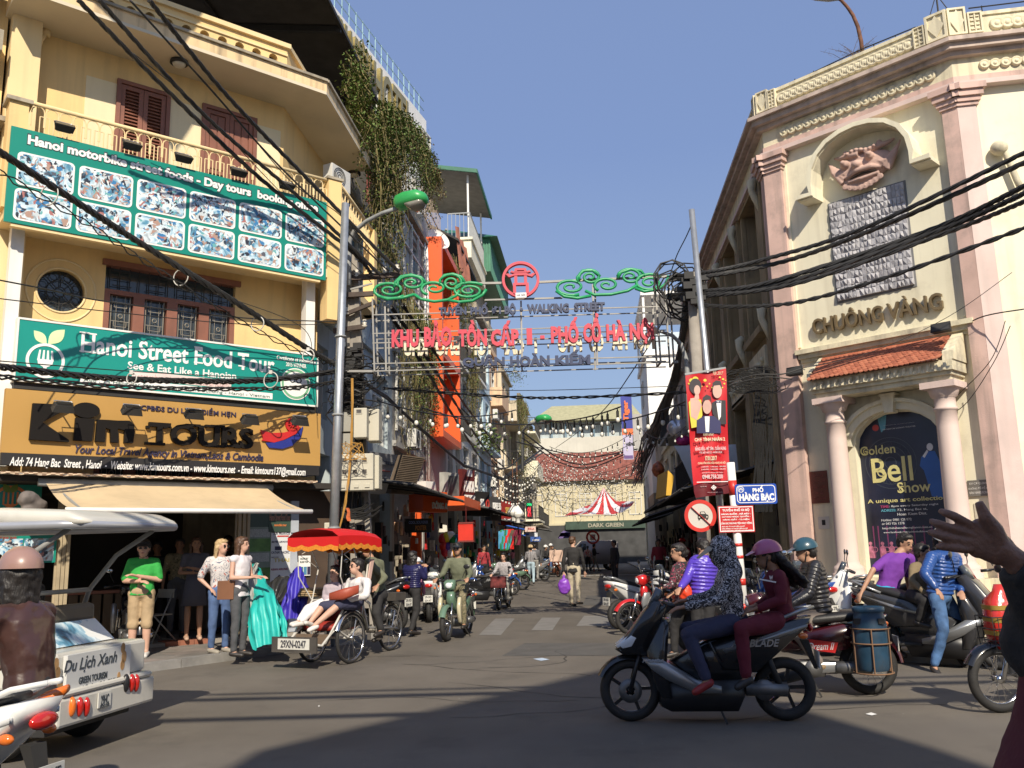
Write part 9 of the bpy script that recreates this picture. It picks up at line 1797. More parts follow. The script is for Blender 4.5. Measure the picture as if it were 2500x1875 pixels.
def person(label,J,look,sk=SKN,top=None,bot=None,hair=HBK,hs='short',sleeve=1,legs=1,shoe=SHOE,sc=1.0,vox=.013,extra=None,puffy=0,skirt=None,group=None,face=True,long_top=0):
 """J: joints in world metres (head, neck, pelvis, sh/el/wr/hip/kn/an _l and _r). look: horizontal facing direction"""
 V=lambda k:Vc(J[k]);f=Vc(look).normalized();pel=V('pelvis');nk=V('neck');hdp=V('head');shl,shr=V('shl'),V('shr');u=(shl-shr).normalized();sp=(nk-pel).normalized();n=u.cross(sp).normalized()
 hipl=V('hipl') if 'hipl' in J else pel+u*.09*sc;hipr=V('hipr') if 'hipr' in J else pel-u*.09*sc
 side=UP.cross(f).normalized();fz=f.cross(side);fz=-fz if fz.z<0 else fz
 R3=Matrix(((f.x,side.x,fz.x),(f.y,side.y,fz.y),(f.z,side.z,fz.z)))
 h=lambda x,y,z:hdp+R3@Vc((x*sc,y*sc,z*sc))
 b=MB();b.ell(h(-.01,0,.025),(.094*sc,.074*sc,.095*sc),R3,16,12);b.ell(h(.022,0,-.045),(.062*sc,.055*sc,.068*sc),R3,14,10);b.ell(h(.088,0,-.012),(.020*sc,.012*sc,.022*sc),R3,8,6);b.ell(h(.062,0,.03),(.03*sc,.05*sc,.02*sc),R3,10,6);b.ell(h(.078,0,-.055),(.014*sc,.024*sc,.012*sc),R3,8,6)
 for s in(-1,1): b.ell(h(-.005,s*.076,-.008),(.018*sc,.010*sc,.030*sc),R3,8,6)
 b.capsule(h(-.02,0,-.06),nk,.050*sc,.055*sc);b.capsule(nk-sp*.04,pel,.07*sc,.07*sc)
 for a in'lr':
  sh,el,wr=V('sh'+a),V('el'+a),V('wr'+a);b.capsule(sh,el,.042*sc,.034*sc);b.capsule(el,wr,.036*sc,.024*sc);b.capsule(nk-sp*.03,sh,.05*sc,.045*sc)
  d=(V('hd'+a)-wr).normalized() if 'hd'+a in J else (wr-el).normalized();s2=d.cross(UP);s2=s2.normalized() if s2.length>.1 else side;t2=s2.cross(d)
  b.capsule(wr,wr+d*.075*sc,.026*sc,.034*sc,flat=.55,up=t2)
  for k in range(4): o=s2*(k-1.5)*.018*sc;b.tube([wr+d*.07*sc+o,wr+d*(.115+.01*(k in(1,2)))*sc+o*1.1-t2*.008,wr+d*(.150+.012*(k in(1,2)))*sc+o-t2*.030*sc],[.011*sc,.0105*sc,.008*sc],6)
  b.tube([wr+d*.03*sc+s2*.02*sc,wr+d*.07*sc+s2*.052*sc,wr+d*.10*sc+s2*.058*sc-t2*.012],[.013*sc,.012*sc,.009*sc],6)
  hp,kn,an=(hipl if a=='l' else hipr),V('kn'+a),V('an'+a);b.capsule(hp,kn,.070*sc,.050*sc);b.capsule(kn,kn.lerp(an,.4),.052*sc,.052*sc);b.capsule(kn.lerp(an,.35),an,.052*sc,.032*sc)
  td=V('toe'+a)-an if 'toe'+a in J else f*.13*sc-UP*.05*sc;b.capsule(an-UP*.02,an+td,.034*sc,.026*sc)
 o=b.bd('person',sk,None,label,'person',group,remesh=vox,loc=(pel.x,pel.y,0),smoothit=3)
 def part(nm,m,mb,**k): return mb.bd(nm,m,o,**k)
 if face:
  for s in(-1,1):
   e=MB();e.ell(h(.079,s*.029,.008),(.008*sc,.013*sc,.006*sc),R3,8,6);part('eye',BLK,e);e=MB();e.tube([h(.082,s*.015,.030),h(.083,s*.032,.036),h(.072,s*.048,.030)],.004*sc,5);part('eyebrow',HBK,e)
  e=MB();e.ell(h(.087,0,-.050),(.008*sc,.022*sc,.006*sc),R3,8,6);part('mouth',mat('lips',(.30,.10,.09),.5),e)
 if hs:
  m=MB()
  if hs!='bald': m.ell(h(-.025,0,.040),(.100*sc,.086*sc,.092*sc),R3,16,10);m.ell(h(-.055,0,-.01),(.065*sc,.080*sc,.075*sc),R3,12,8);m.ell(h(.03,0,.085),(.055*sc,.065*sc,.035*sc),R3,12,8)
  if hs in('long','pony','bob'):
   for k in range(9): a=(k-4)*.35;L=(.34 if hs=='long' else .16)*sc;p=h(-.065*cos(a)-.01,.085*sin(a),.0);m.capsule(p,p-UP*L-f*.02+side*.01*sin(k*2),.034*sc,.020*sc,8)
  if hs=='bun': m.ell(h(-.11,0,.0),(.05*sc,.05*sc,.045*sc),R3)
  if hs=='pony': m.capsule(h(-.10,0,.02),h(-.16,0,-.25),.035*sc,.015*sc)
  part('hair',hair,m,remesh=.011,disp=.018,dsc=.03,smoothit=1)
 if top:
  m=MB();g=1.0+.10*puffy;W_=[(pel+sp*.02,.150,.105),(pel.lerp(nk,.3),.138,.100),(pel.lerp(nk,.55),.158,.115),(pel.lerp(nk,.8),.170,.112),(nk-sp*.035*sc,.125,.085),(nk+sp*.01,.062,.058)]
  if long_top: W_.insert(0,(pel-sp*long_top,.165,.12))
  if puffy:
   WW=[]
   for i in range(len(W_)-1):
    for k in range(3): t=k/3;c=W_[i][0].lerp(W_[i+1][0],t);a=W_[i][1]+(W_[i+1][1]-W_[i][1])*t;bb=W_[i][2]+(W_[i+1][2]-W_[i][2])*t;WW+=[(c,a*.99,bb*.97),(c+(W_[i+1][0]-W_[i][0])/6,a+.018,bb+.022)]
   W_=WW+[W_[-1]]
  m.loft([(c,u*a*sc*g,n*bb*sc*g,2.3) for c,a,bb in W_],20)
  for a in'lr':
   sh,el,wr=V('sh'+a),V('el'+a),V('wr'+a);m.capsule(nk.lerp(sh,.5)-sp*.02,sh,.060*sc*g,.062*sc*g)
   if sleeve>0:
    if puffy and sleeve>=1:
     for p,q,r0,r1 in((sh,el,.070,.058),(el,wr-(wr-el)*.06,.058,.042)):
      N=8;m.tube([p.lerp(q,i/(2*N)) for i in range(2*N+1)],[(r0+(r1-r0)*i/(2*N)+(.010 if i%2 else -.004))*sc for i in range(2*N+1)],12);m.ell(q,(r1*sc,)*3)
    else:
     m.capsule(sh,sh.lerp(el,min(1,sleeve*2)),.062*sc,.054*sc if sleeve<1 else .050*sc)
     if sleeve>=1: m.capsule(el,wr-(wr-el).normalized()*.02,.050*sc,.036*sc)
     elif sleeve>.5: m.capsule(el,el.lerp(wr,sleeve-.5),.05*sc,.045*sc)
  part('top',top,m,remesh=vox*(.85 if puffy else 1.1),disp=.030 if not puffy else .014,dsc=.13,smoothit=2 if puffy else 4)
 if bot and not skirt:
  m=MB();m.ell(pel+UP*.0,(.150*sc,.125*sc,.11*sc),Matrix(((u.x,n.x,0),(u.y,n.y,0),(0,0,1))),14,10);m.capsule(pel,pel+sp*.08*sc,.125*sc,.125*sc,14,.8,n)
  for a in'lr':
   hp,kn,an=(hipl if a=='l' else hipr),V('kn'+a),V('an'+a);m.capsule(hp,kn,.092*sc,.068*sc,14)
   if legs>=1: m.capsule(kn,an+(kn-an)*.08,.066*sc,.050*sc,14)
   elif legs>.5: m.capsule(kn,kn.lerp(an,legs-.5),.075*sc,.075*sc,14)
  part('trousers',bot,m,remesh=vox*1.1,disp=.026,dsc=.12,smoothit=3)
 if skirt:
  m=MB();kk=(V('knl')+V('knr'))/2;m.loft([(pel+sp*.12,u*.13*sc,n*.10*sc,2),(pel,u*.165*sc,n*.13*sc,2),(pel.lerp(kk,skirt),u*.215*sc,n*.17*sc,2)],24);part('skirt',bot,m,disp=0)
 if shoe:
  for a in'lr':
   an=V('an'+a);td=(V('toe'+a)-an) if 'toe'+a in J else f*.13*sc-UP*.05*sc;m=MB();m.capsule(an-UP*.035*sc-td*.15,an+td,.045*sc,.038*sc,12,.85);part('shoe',shoe,m,remesh=.012,smoothit=1)
 if extra: extra(o,h,R3,f,side,sc)
 return o
def helmet(m,bill=True,r=1.0,vis=None):
 def fn(o,h,R3,f,side,sc):
  mb=MB();P=[];
  for i in range(9):
   for j in range(20): t=i/8*1.62;a=j*pi/10;P.append(h(-.015+.128*r*sin(t)*cos(a),.106*r*sin(t)*sin(a),.035+.112*r*cos(t)))
  mb._add(P,[(i*20+j,(i+1)*20+j,(i+1)*20+(j+1)%20,i*20+(j+1)%20) for i in range(8) for j in range(20)],True);hm=mb.bd('helmet',m,o)
  if bill: mb=MB();mb._add([h(.095,-.075,.055),h(.17,-.055,.035),h(.185,0,.04),h(.17,.055,.035),h(.095,.075,.055),h(.10,0,.08)],[(0,1,2,5),(5,2,3,4)],True);mb.bd('visor',m,hm)
  mb=MB();mb.tube([h(.0,-.08,.0),h(.03,-.05,-.09),h(.04,0,-.115),h(.03,.05,-.09),h(.0,.08,.0)],.006,5);mb.bd('chin_strap',BLK,hm)
 return fn
def glasses(o,h,R3,f,side,sc):
 for s in(-1,1): mb=MB();mb.ell(h(.085,s*.032,.010),(.008,.026,.018),R3);mb.bd('sunglass_lens',mat('dark_lens',(.012,.012,.014),.06,coat=1),o)
def cap(m):
 def fn(o,h,R3,f,side,sc): glasses(o,h,R3,f,side,sc);helmet(m,True,.86)(o,h,R3,f,side,sc)
 return fn
def px(cr,D,d): return {k:dep(cr(v[0],v[1]),D+(v[2] if len(v)>2 else 0)) for k,v in d.items()}
def dirv(a): return Vc((cos(R_(a)),sin(R_(a)),0))   # 0 = photo right, 90 = away
def stand(p,look,H=1.65,arms='down',walk=0,lean=0):
 """relaxed standing or walking joints at ground point p, facing angle look"""
 s=H/1.70;f=dirv(look);l=UP.cross(f);p=Vc(p);q=lambda x,y,z:p+f*x*s+l*y*s+UP*z*s
 J=dict(pelvis=q(0,0,.95),neck=q(lean,0,1.43),head=q(lean+.02,0,1.585),shl=q(lean,.175,1.38),shr=q(lean,-.175,1.38),hipl=q(0,.09,.92),hipr=q(0,-.09,.92),knl=q(.02+walk*.5,.095,.50),knr=q(.02-walk*.15,-.10,.50),anl=q(walk,.10,.085),anr=q(-walk*1.1,-.11,.085+.05*(walk>0)))
 A={'down':((-.02,.24,1.10),(.05,.25,.85)),'cross':((.02,.25,1.12),(.24,-.02,1.15)),'hip':((-.06,.30,1.12),(.05,.17,.98)),'fore':((.02,.23,1.12),(.28,.12,1.12)),'up':((.10,.24,1.18),(.28,.10,1.36))}
 for a,s_ in(('l',1),('r',-1)):
  e,w=A[arms];sw=walk*.5*(-s_ if arms=='down' else 0);J['el'+a]=q(e[0]+sw*.5+lean,e[1]*s_,e[2]);J['wr'+a]=q(w[0]+sw+lean,w[1]*s_,w[2]+(.04*s_ if arms=='cross' else 0))
 return J
def ride(t,x0=0,sc=1,z0=0,hands=True,look=None,feet=(.22,.17,.24),lean=.10):
 """seated joints in a bike's own axes, carried to the world; x0 shifts the rider along the seat"""
 bpy.context.view_layer.update();M=t.matrix_world;q=lambda x,y,z:M@Vc((x+x0,y,z+z0))
 J=dict(pelvis=q(-.14,0,.88),neck=q(-.14+lean,0,1.38),head=q(-.10+lean,0,1.53),hipl=q(-.12,.09,.86),hipr=q(-.12,-.09,.86),shl=q(-.14+lean,.17,1.32),shr=q(-.14+lean,-.17,1.32),knl=q(.26,.16,.72),knr=q(.26,-.16,.72))
 for a,s in(('l',1),('r',-1)):
  J['el'+a]=q(.06,s*.26,1.10);J['wr'+a]=M@Vc((.27,s*.28,1.03)) if hands else q(.20,s*.10,1.02);J['an'+a]=q(feet[0],s*feet[1],feet[2])
 J['toel']=J['anl']+(M.to_3x3()@Vc((.13,.01,-.04)));J['toer']=J['anr']+(M.to_3x3()@Vc((.13,-.01,-.04)));return J
def bdir(t): v=t.matrix_world.to_3x3()@Vc((1,0,0));v.z=0;return v.normalized()
DEN=fab('blue_denim',(.07,.12,.25),var=.3,sc=5);DKT=fab('charcoal_denim',(.075,.078,.085),var=.2);KHK=fab('khaki',(.40,.29,.17));BKC=fab('black',(.022,.021,.022));WHC=fab('white',(.68,.66,.66));NAVC=fab('navy',(.035,.037,.075));OLV=fab('olive',(.13,.135,.085),var=.15);CAMO=printed('camouflage',(.20,.17,.10),((.08,.08,.045),(.30,.25,.17)),7,.06)
D=8.12;J=px(L_,D,dict(head=(1000,235),neck=(1045,345),pelvis=(1120,770),shr=(1100,400,.17),shl=(1075,405,-.17),ell=(1010,600,-.22),elr=(930,560,.20),wrl=(725,655,-.30),wrr=(740,600,.22),hipl=(1090,790,-.13),hipr=(1090,790,.09),knl=(745,875,-.23),knr=(740,830,.12),anl=(900,1240,-.27),anr=(860,1200,.14),toel=(810,1330,-.28),toer=(770,1300,.14)))
HOOD=printed('black_white_squiggle',(.022,.02,.024),((.58,.56,.58),),20,.085)
def hood(o,h,R3,f,side,sc):
 m=MB();m.ell(h(-.03,0,.03),(.125,.105,.135),R3,18,12);m.capsule(h(-.05,0,-.05),h(-.07,0,-.17),.10,.105);m.ell(h(.0,0,-.055),(.085,.085,.07),R3);m.bd('hood',HOOD,o,remesh=.012,disp=.012,dsc=.08,smoothit=2)
 m=MB();m._add([h(.07,-.085,.06),h(.20,-.06,-.015),h(.215,0,-.005),h(.20,.06,-.015),h(.07,.085,.06),h(.09,0,.085),h(.075,-.087,.045),h(.075,.087,.045)],[(0,1,2,5),(5,2,3,4),(6,1,0),(7,4,3)],True);m.bd('sun_visor',mat('grey_visor',(.30,.29,.24),.5),o)
person('person driving the black scooter in a patterned hooded jacket',J,Vc((-1,0,-.12)),SKD,HOOD,NAVC,hair=HBK,hs='short',shoe=mat('red_sandal',(.25,.02,.02),.5),extra=hood,vox=.010,legs=1)
J=px(L_,D,dict(head=(1370,255),neck=(1430,365),pelvis=(1500,735),shr=(1480,410,.17),shl=(1475,415,-.17),ell=(1490,600,-.22),elr=(1400,590,.20),wrl=(1300,665,-.16),wrr=(1290,640,.12),hipl=(1440,770,-.13),hipr=(1440,770,.09),knl=(1165,830,-.26),knr=(1150,800,.14),anl=(1215,1215,-.28),anr=(1190,1190,.16),toel=(1145,1290,-.29),toer=(1120,1270,.17)))
MRC=fab('maroon_tracksuit',(.115,.008,.020));PKH=mat('pink_helmet',(.42,.09,.20),.3,coat=.4,dirt=.1)
def pill(o,h,R3,f,side,sc):
 helmet(PKH,True,1.06)(o,h,R3,f,side,sc);m=MB()
 for k in range(7): m.capsule(h(-.09,.03*(k-3)*.5,-.0),h(-.16-.02*k,.03*(k-3),-.27-.02*(k%3)),.045,.022)
 m.bd('ponytail',HBK,o,remesh=.012,disp=.03,dsc=.04,smoothit=1)
 m=MB();q=dep(L_(1315,435),D-.245);e=dep(L_(1445,460),D-.245);m.bar(q,e,.012,.012);m.bd('white_stripe',WHC,o)
 for s,u,v,k in(('W',1395,412,.05),): text('lettering',s,CWall(D-.26),CWall(D-.26).ab(L_(1392,435))[0],CWall(D-.26).ab(L_(1422,435))[0],CWall(D-.26).ab(L_(1400,440))[1],CWall(D-.26).ab(L_(1400,408))[1],0,.003,WHC,o,.03)
person('woman riding pillion on the black scooter in a maroon tracksuit and pink helmet',J,Vc((-1,.05,-.15)),SKD,MRC,MRC,hs='short',shoe=SHOE,extra=pill,vox=.010)
J=px(L_,9.45,dict(head=(1675,220),neck=(1720,300),pelvis=(1800,720),shr=(1760,330,.18),shl=(1760,335,-.18),ell=(1700,560,-.24),elr=(1680,540,.2),wrl=(1560,640,-.28),wrr=(1560,620,.24),knl=(1560,800,-.15),knr=(1540,780,.15),anl=(1800,1110,-.18),anr=(1790,1100,.18)))
person('man in a black quilted jacket and dark teal helmet on the barrel-laden motorbike',J,Vc((-1,0,-.18)),SKN,mat('black_quilted_nylon',(.022,.021,.024),.33,bump=.4,bsc=18),fab('taupe',(.20,.165,.14)),hs='short',shoe=mat('tan_shoe',(.25,.17,.09),.6),puffy=1,extra=helmet(mat('teal_helmet',(.025,.07,.10),.3,coat=.3),True,1.05),vox=.012)
J=px(M_,11.6,dict(head=(850,185),neck=(800,262),pelvis=(695,560),shl=(715,300,.02),shr=(885,300,.05),ell=(590,395,-.1),elr=(860,450,.1),wrl=(505,560,-.15),wrr=(880,560,.2),hipl=(655,590),hipr=(745,590),knl=(650,800),knr=(760,800),anl=(640,1000),anr=(770,1010)))
person('man in a purple polo shirt leaning over the parked bikes by the theatre door',J,Vc((.45,-.85,-.22)),SKN,fab('purple_polo',(.16,.035,.30)),fab('cyan_shorts',(.02,.30,.50)),hs='short',sleeve=.42,sc=1.05)
J=px(M_,10.9,dict(head=(1145,160),neck=(1165,245),pelvis=(1120,600),shl=(1060,290,-.12),shr=(1245,300,.15),ell=(1000,430,-.25),elr=(1270,470,.1),wrl=(1085,535,-.35),wrr=(1290,560,-.1),hipl=(1095,620,-.08),hipr=(1160,620,.08),knl=(1150,870,-.3),knr=(1280,800,.1),anl=(1075,1160,-.2),anr=(1290,1090,.2)))
person('rider in a shiny blue quilted jacket standing astride the dark scooter',J,Vc((.1,-.6,-.3)),SKN,mat('blue_quilted_nylon',(.025,.075,.26),.35,bump=.3,bsc=18),fab('ripped_denim',(.06,.13,.27),var=.5,sc=6),hs='pony',puffy=1,extra=helmet(mat('white_helmet',(.66,.66,.64),.3),True,1.06),sc=1.02)
J=px(M_,11.25,dict(head=(985,260),neck=(985,330),pelvis=(950,600),shl=(915,370),shr=(1040,370),ell=(900,480,-.1),elr=(1060,480,.05),wrl=(1010,590,-.25),wrr=(1080,590,-.1),knl=(1000,640,-.3),knr=(1080,640,-.2),anl=(950,800,-.2),anr=(1080,800,-.1)))
person('child passenger in a khaki jacket behind the blue jacketed rider',J,Vc((.7,-.4,-.1)),SKN,fab('khaki_jacket',(.20,.15,.085)),BKC,hs='short',sc=.92)
J=px(L_,12.6,dict(head=(665,225),neck=(700,300),pelvis=(720,640),shl=(650,350,-.1),shr=(760,350,.1),ell=(620,480,-.15),elr=(720,500,.1),wrl=(545,505,-.2),wrr=(640,540,0),knl=(640,820),knr=(760,820),anl=(640,1010),anr=(760,1010)))
person('dark haired woman in a black floral jacket holding the red motorbike handle',J,Vc((-1,-.25,-.05)),SKN,printed('black_floral',(.02,.018,.02),((.30,.05,.09),(.40,.36,.36)),11,.05),BKC,hs='bun',sc=1.05)
J=px(L_,12.3,dict(head=(865,190,.2),neck=(860,250),pelvis=(860,600),shl=(790,300),shr=(940,310),ell=(740,430,-.1),elr=(955,470,.1),wrl=(690,500,-.25),wrr=(870,560,-.1),knl=(820,820),knr=(900,820),anl=(820,1010),anr=(900,1010)))
person('person in a bright violet quilted jacket bending behind the patterned hood',J,Vc((-.6,.8,-.3)),SKN,mat('violet_quilted_nylon',(.085,.045,.42),.35,bump=.3,bsc=18),BKC,hs='short',puffy=1)
mb=MB();q=dep(L_(725,540),12.2);mb.ell(q,(.10,.08,.12));mb.ell(q+UP*.12,(.03,.03,.05));tag(mb.bd('plastic_bag',mat('orange_red_plastic',(.75,.06,.02),.4,bump=.6,bsc=20),remesh=.02,disp=.05,dsc=.06),'bright orange-red plastic bag hanging on the red motorbike','bag')
g=gnd(V_(1242,1311));J=stand(g,82,1.79,'down',.12);w1=person('young man seen from behind in a black hooded jacket and beige trousers',J,dirv(45),SKL,BKC,fab('beige_trousers',(.48,.42,.31)),hair=HBR,hs='short',long_top=.12)
q=J['wrl']-UP*.12;mb=MB();mb.ell(q-UP*.26,(.17,.09,.21));mb.tube([q-UP*.1,q+UP*.06],[.05,.02],8);tag(mb.bd('shopping_bag',mat('violet_plastic',(.20,.05,.42),.4,bump=.4,bsc=16),remesh=.022,disp=.05,dsc=.1),'violet cloth bag carried by the young man walking away','bag')
for lb,p,lk,H,arms,wk,sk,top,bot,hs,ex in (
 ('person with a large grey backpack and straw hat walking up the left side',gnd(X_(770,1180)),90,1.62,'fore',.12,SKL,fab('grey_shirt',(.26,.25,.26)),fab('pale_jeans',(.36,.47,.54)),'short',helmet(mat('straw_hat',(.50,.36,.20),.8),False,1.1)),
 ('man in grey clothes walking beside the backpacker',gnd(X_(850,1110)),88,1.68,'down',.1,SKN,fab('dark_grey_shirt',(.10,.10,.11)),fab('grey_trousers',(.25,.24,.22)),'short',None),
 ('girl in a pink hooded jacket standing by the scarf shop',gnd(X_(420,960)),150,1.55,'up',0,SKL,fab('pink_fleece',(.62,.22,.25)),fab('grey_trousers',(.25,.24,.22)),'long',None),
 ('person in dark clothes with a white helmet beside the far red scooter',gnd(X_(1060,1020)),-40,1.62,'fore',0,SKN,BKC,DEN,'short',helmet(WHITEP,False,1.05)),
 ('person in a light orange top behind the far scooter',gnd(X_(1190,880)),-100,1.62,'down',0,SKN,fab('apricot',(.60,.36,.20)),BKC,'short',None),
 ('man striding across the far junction in grey trousers',gnd(X_(1995,915)),20,1.65,'fore',.30,SKN,BKC,fab('grey_trousers',(.25,.24,.22)),'short',None),
 ('person carrying a red and white striped bag at the far junction',gnd(X_(1870,920)),90,1.55,'down',.1,SKN,printed('red_white_stripe',(.5,.06,.05),((.6,.58,.55),),9,.3),BKC,'short',None),
 ('woman in dark red at the back of the left shops',Vc((-3.9,31.5,PZ)),-60,1.55,'down',0,SKN,fab('deep_red',(.30,.03,.04)),BKC,'bob',None),
 ('pale shirted person among the stalls past the blue sign',Vc((-3.3,48,PZ)),-80,1.6,'down',0,SKN,WHC,DEN,'short',None),
 ('tall man in a black t-shirt standing in the shade on the right',gnd(L_(175,500)),-150,1.72,'down',0,SKD,BKC,BKC,'short',None),
 ('shaded person in red near the right-hand parked bikes',Vc((2.1,30,PZ)),-90,1.6,'down',0,SKD,fab('deep_red',(.3,.03,.04)),BKC,'short',None),
 ('shaded person in a red helmet further along the right side',Vc((2.6,27,PZ)),-120,1.58,'fore',0,SKD,fab('deep_red',(.3,.03,.04)),BKC,'short',helmet(PRD,True,1.05)),
 ('seated-height vendor in dark clothes among the right shade',Vc((2.7,20.5,PZ)),180,1.35,'fore',0,SKD,BKC,BKC,'bob',None)):
 person(lb,stand(p,lk,H,arms,wk),dirv(lk),sk,top,bot,hs=hs,extra=ex,sc=H/1.7,vox=.017)
g=gnd(T_(985,1235),PZ);J=stand(g,-75,1.66,'cross');person('stocky man in a green t-shirt, khaki shorts and black cap with crossed arms',J,dirv(-70),SKL,fab('bright_green',(.03,.34,.06)),KHK,hs='short',sleeve=.42,legs=.56,shoe=SHW,extra=cap(BKC),sc=1.15,long_top=.05)
g=gnd(T_(1370,1115),PZ+.07);J=stand(g,-75,1.66,'cross');person('woman in a grey sleeveless dress standing on the red tiled step',J,dirv(-60),SKN,fab('slate_dress',(.10,.10,.125)),fab('slate_dress',(.1,.1,.125)),hair=HBR,hs='long',sleeve=.25,skirt=.85,shoe=mat('beige_flats',(.5,.33,.24),.6),sc=.98)
g=gnd(T_(1550,1210),PZ);J=stand(g,-55,1.66,'hip');person('blonde woman in sunglasses, white printed t-shirt and blue jeans',J,dirv(-20),SKL,printed('white_bird_print',(.60,.56,.55),((.14,.16,.22),(.40,.12,.10)),7,.04),DEN,hair=HBL,hs='bob',sleeve=.42,shoe=mat('grey_shoe',(.3,.27,.22),.6),extra=glasses)
g=gnd(T_(1690,1235),PZ);J=stand(g,-15,1.68,'fore');o=person('woman with long dark curls in a white peplum top, side on',J,dirv(0),SKL,fab('white_top',(.66,.62,.64)),DKT,hair=HBR,hs='long',sleeve=0,shoe=SHOE,long_top=.10,sc=.97)
mb=MB();q=J['pelvis']+dirv(180)*.14+dirv(-90)*.14+UP*.0;mb.box(q,(.24,.09,.26));mb.tube([q+UP*.1,J['neck']-UP*.05+dirv(-60)*.1],.008,5);tag(mb.bd('shoulder_bag',mat('brown_leather',(.18,.08,.04),.5),bevel=.02),'brown leather shoulder bag of the woman in the white peplum top','bag')
for lb,u,v,top,bot,H in (('person in a camouflage shirt deep in the shop shade',1250,1095,CAMO,DKT,1.66),('person in dark clothes behind the man in the green t-shirt',1090,1085,BKC,BKC,1.62),('person in the dark doorway behind the blonde woman',1600,1060,fab('dim_brown',(.12,.08,.06)),DEN,1.7)):
 person(lb,stand(gnd(T_(u,v),PZ+.07),-70,H),dirv(-70),SKD,top,bot,hs='short',sleeve=.42,vox=.017)
C1=12.75;J=px(K_,C1,dict(head=(965,480,.05),neck=(1010,600,.1),pelvis=(950,870,.15),shl=(1090,650,-.05),shr=(900,650,.25),ell=(1080,800,-.15),elr=(840,780,.2),wrl=(870,860,-.1),wrr=(780,840,.15),hipl=(930,890,-.0),hipr=(880,890,.2),knl=(770,905,-.2),knr=(590,920,.05),anl=(505,1130,-.35),anr=(450,1100,-.1),toel=(440,1190,-.42),toer=(400,1110,-.2)))
person('young man in sunglasses, white sweatshirt and navy shorts seated in the cyclo',J,Vc((-.75,-.65,.1)),SKL,WHC,NAVC,hs='short',legs=.3,shoe=SHW,extra=glasses,vox=.011)
J=px(K_,C1+.35,dict(head=(735,555),neck=(745,655),pelvis=(720,870),shl=(830,700),shr=(640,710),ell=(800,800,-.1),elr=(620,810),wrl=(690,860,-.15),wrr=(640,870,-.15),knl=(520,940,-.25),knr=(430,950,-.1),anl=(350,1090,-.4),anr=(330,1080,-.25)))
person('dark haired woman in a pale mauve top and white trousers seated in the cyclo',J,Vc((-.6,-.8,.05)),SKL,fab('pale_mauve',(.42,.36,.40)),WHC,hs='long',shoe=SHW,vox=.011)
mb=MB();q=dep(K_(830,785),C1-.25);mb.loft([(q-RGT*.2-UP*.03,FWD*.04,UP*.05,3),(q,FWD*.07,UP*.08,3),(q+RGT*.2+UP*.06,FWD*.04,UP*.06,3)],14);tag(mb.bd('folded_bag',mat('rust_red_leather',(.32,.06,.03),.5,bump=.3,bsc=20)),'rust red folded bag on the lap of the man in the cyclo','bag')
J=px(K_,14.0,dict(head=(1090,290),neck=(1130,380),pelvis=(1230,790),shl=(1110,430,-.12),shr=(1240,440,.12),ell=(1290,600,-.15),elr=(1250,600,.1),wrl=(1215,680,-.35),wrr=(1180,690,-.1),hipl=(1210,820,-.08),hipr=(1240,820,.08),knl=(1190,1000,-.2),knr=(1230,960,.1),anl=(1250,1190,-.2),anr=(1230,1250,.1)))
person('cyclo driver in an olive green jacket pedalling behind the red canopy',J,Vc((-.5,-.85,-.1)),SKN,OLV,BKC,hs='short',extra=helmet(fab('green_cap',(.07,.09,.06)),True,.9))
J=ride(cu_,-.05);person('man with a moustache in a green-grey army jacket riding the cream step-through',J,bdir(cu_),SKN,fab('army_green',(.13,.14,.09),var=.2),CAMO,hs='short',extra=cap(mat('black_leather_cap',(.02,.02,.02),.4)))
J=ride(es,-.05,sc=.9,look=None);person('girl in a grey checked sweater with a white collar riding the tiny electric scooter',J,bdir(es),SKL,printed('grey_check',(.42,.40,.41),((.28,.26,.28),),8,.1),fab('grey_trousers',(.25,.24,.22)),hs='bob',sc=.9)
J=ride(fb_,-.05);person('helmeted rider seated on the far dark red scooter',J,bdir(fb_),SKN,BKC,DEN,hs='short',extra=helmet(WHITEP,True,1.05),vox=.02)
g=gnd(I_(1055,1190));J=stand(g,60,1.50,'up',.16);person('woman seen from behind in a shiny navy quilted jacket carrying a baby',J,dirv(60),SKN,mat('navy_quilted_nylon',(.018,.018,.075),.35,bump=.3,bsc=18),BKC,hs='bob',puffy=1)
c=dep(I_(1090,655),17.0);J=dict(head=c,neck=c-UP*.11,pelvis=c-UP*.36,shl=c+RGT*.08-UP*.14,shr=c-RGT*.08-UP*.14,ell=c+RGT*.14-UP*.2,elr=c-RGT*.12-UP*.22,wrl=c+RGT*.12-UP*.15,wrr=c-RGT*.1-UP*.3,knl=c+RGT*.1-UP*.42-FWD*.05,knr=c-RGT*.02-UP*.42,anl=c+RGT*.12-UP*.58,anr=c+RGT*.02-UP*.58)
person('baby in a pink suit and white woolly hat held over the navy jacketed shoulder',J,Vc((0,-1,-.1)),SKL,fab('baby_pink',(.60,.25,.36)),fab('baby_pink',(.6,.25,.36)),hs=None,shoe=None,sc=.62,extra=helmet(WHC,False,1.0))
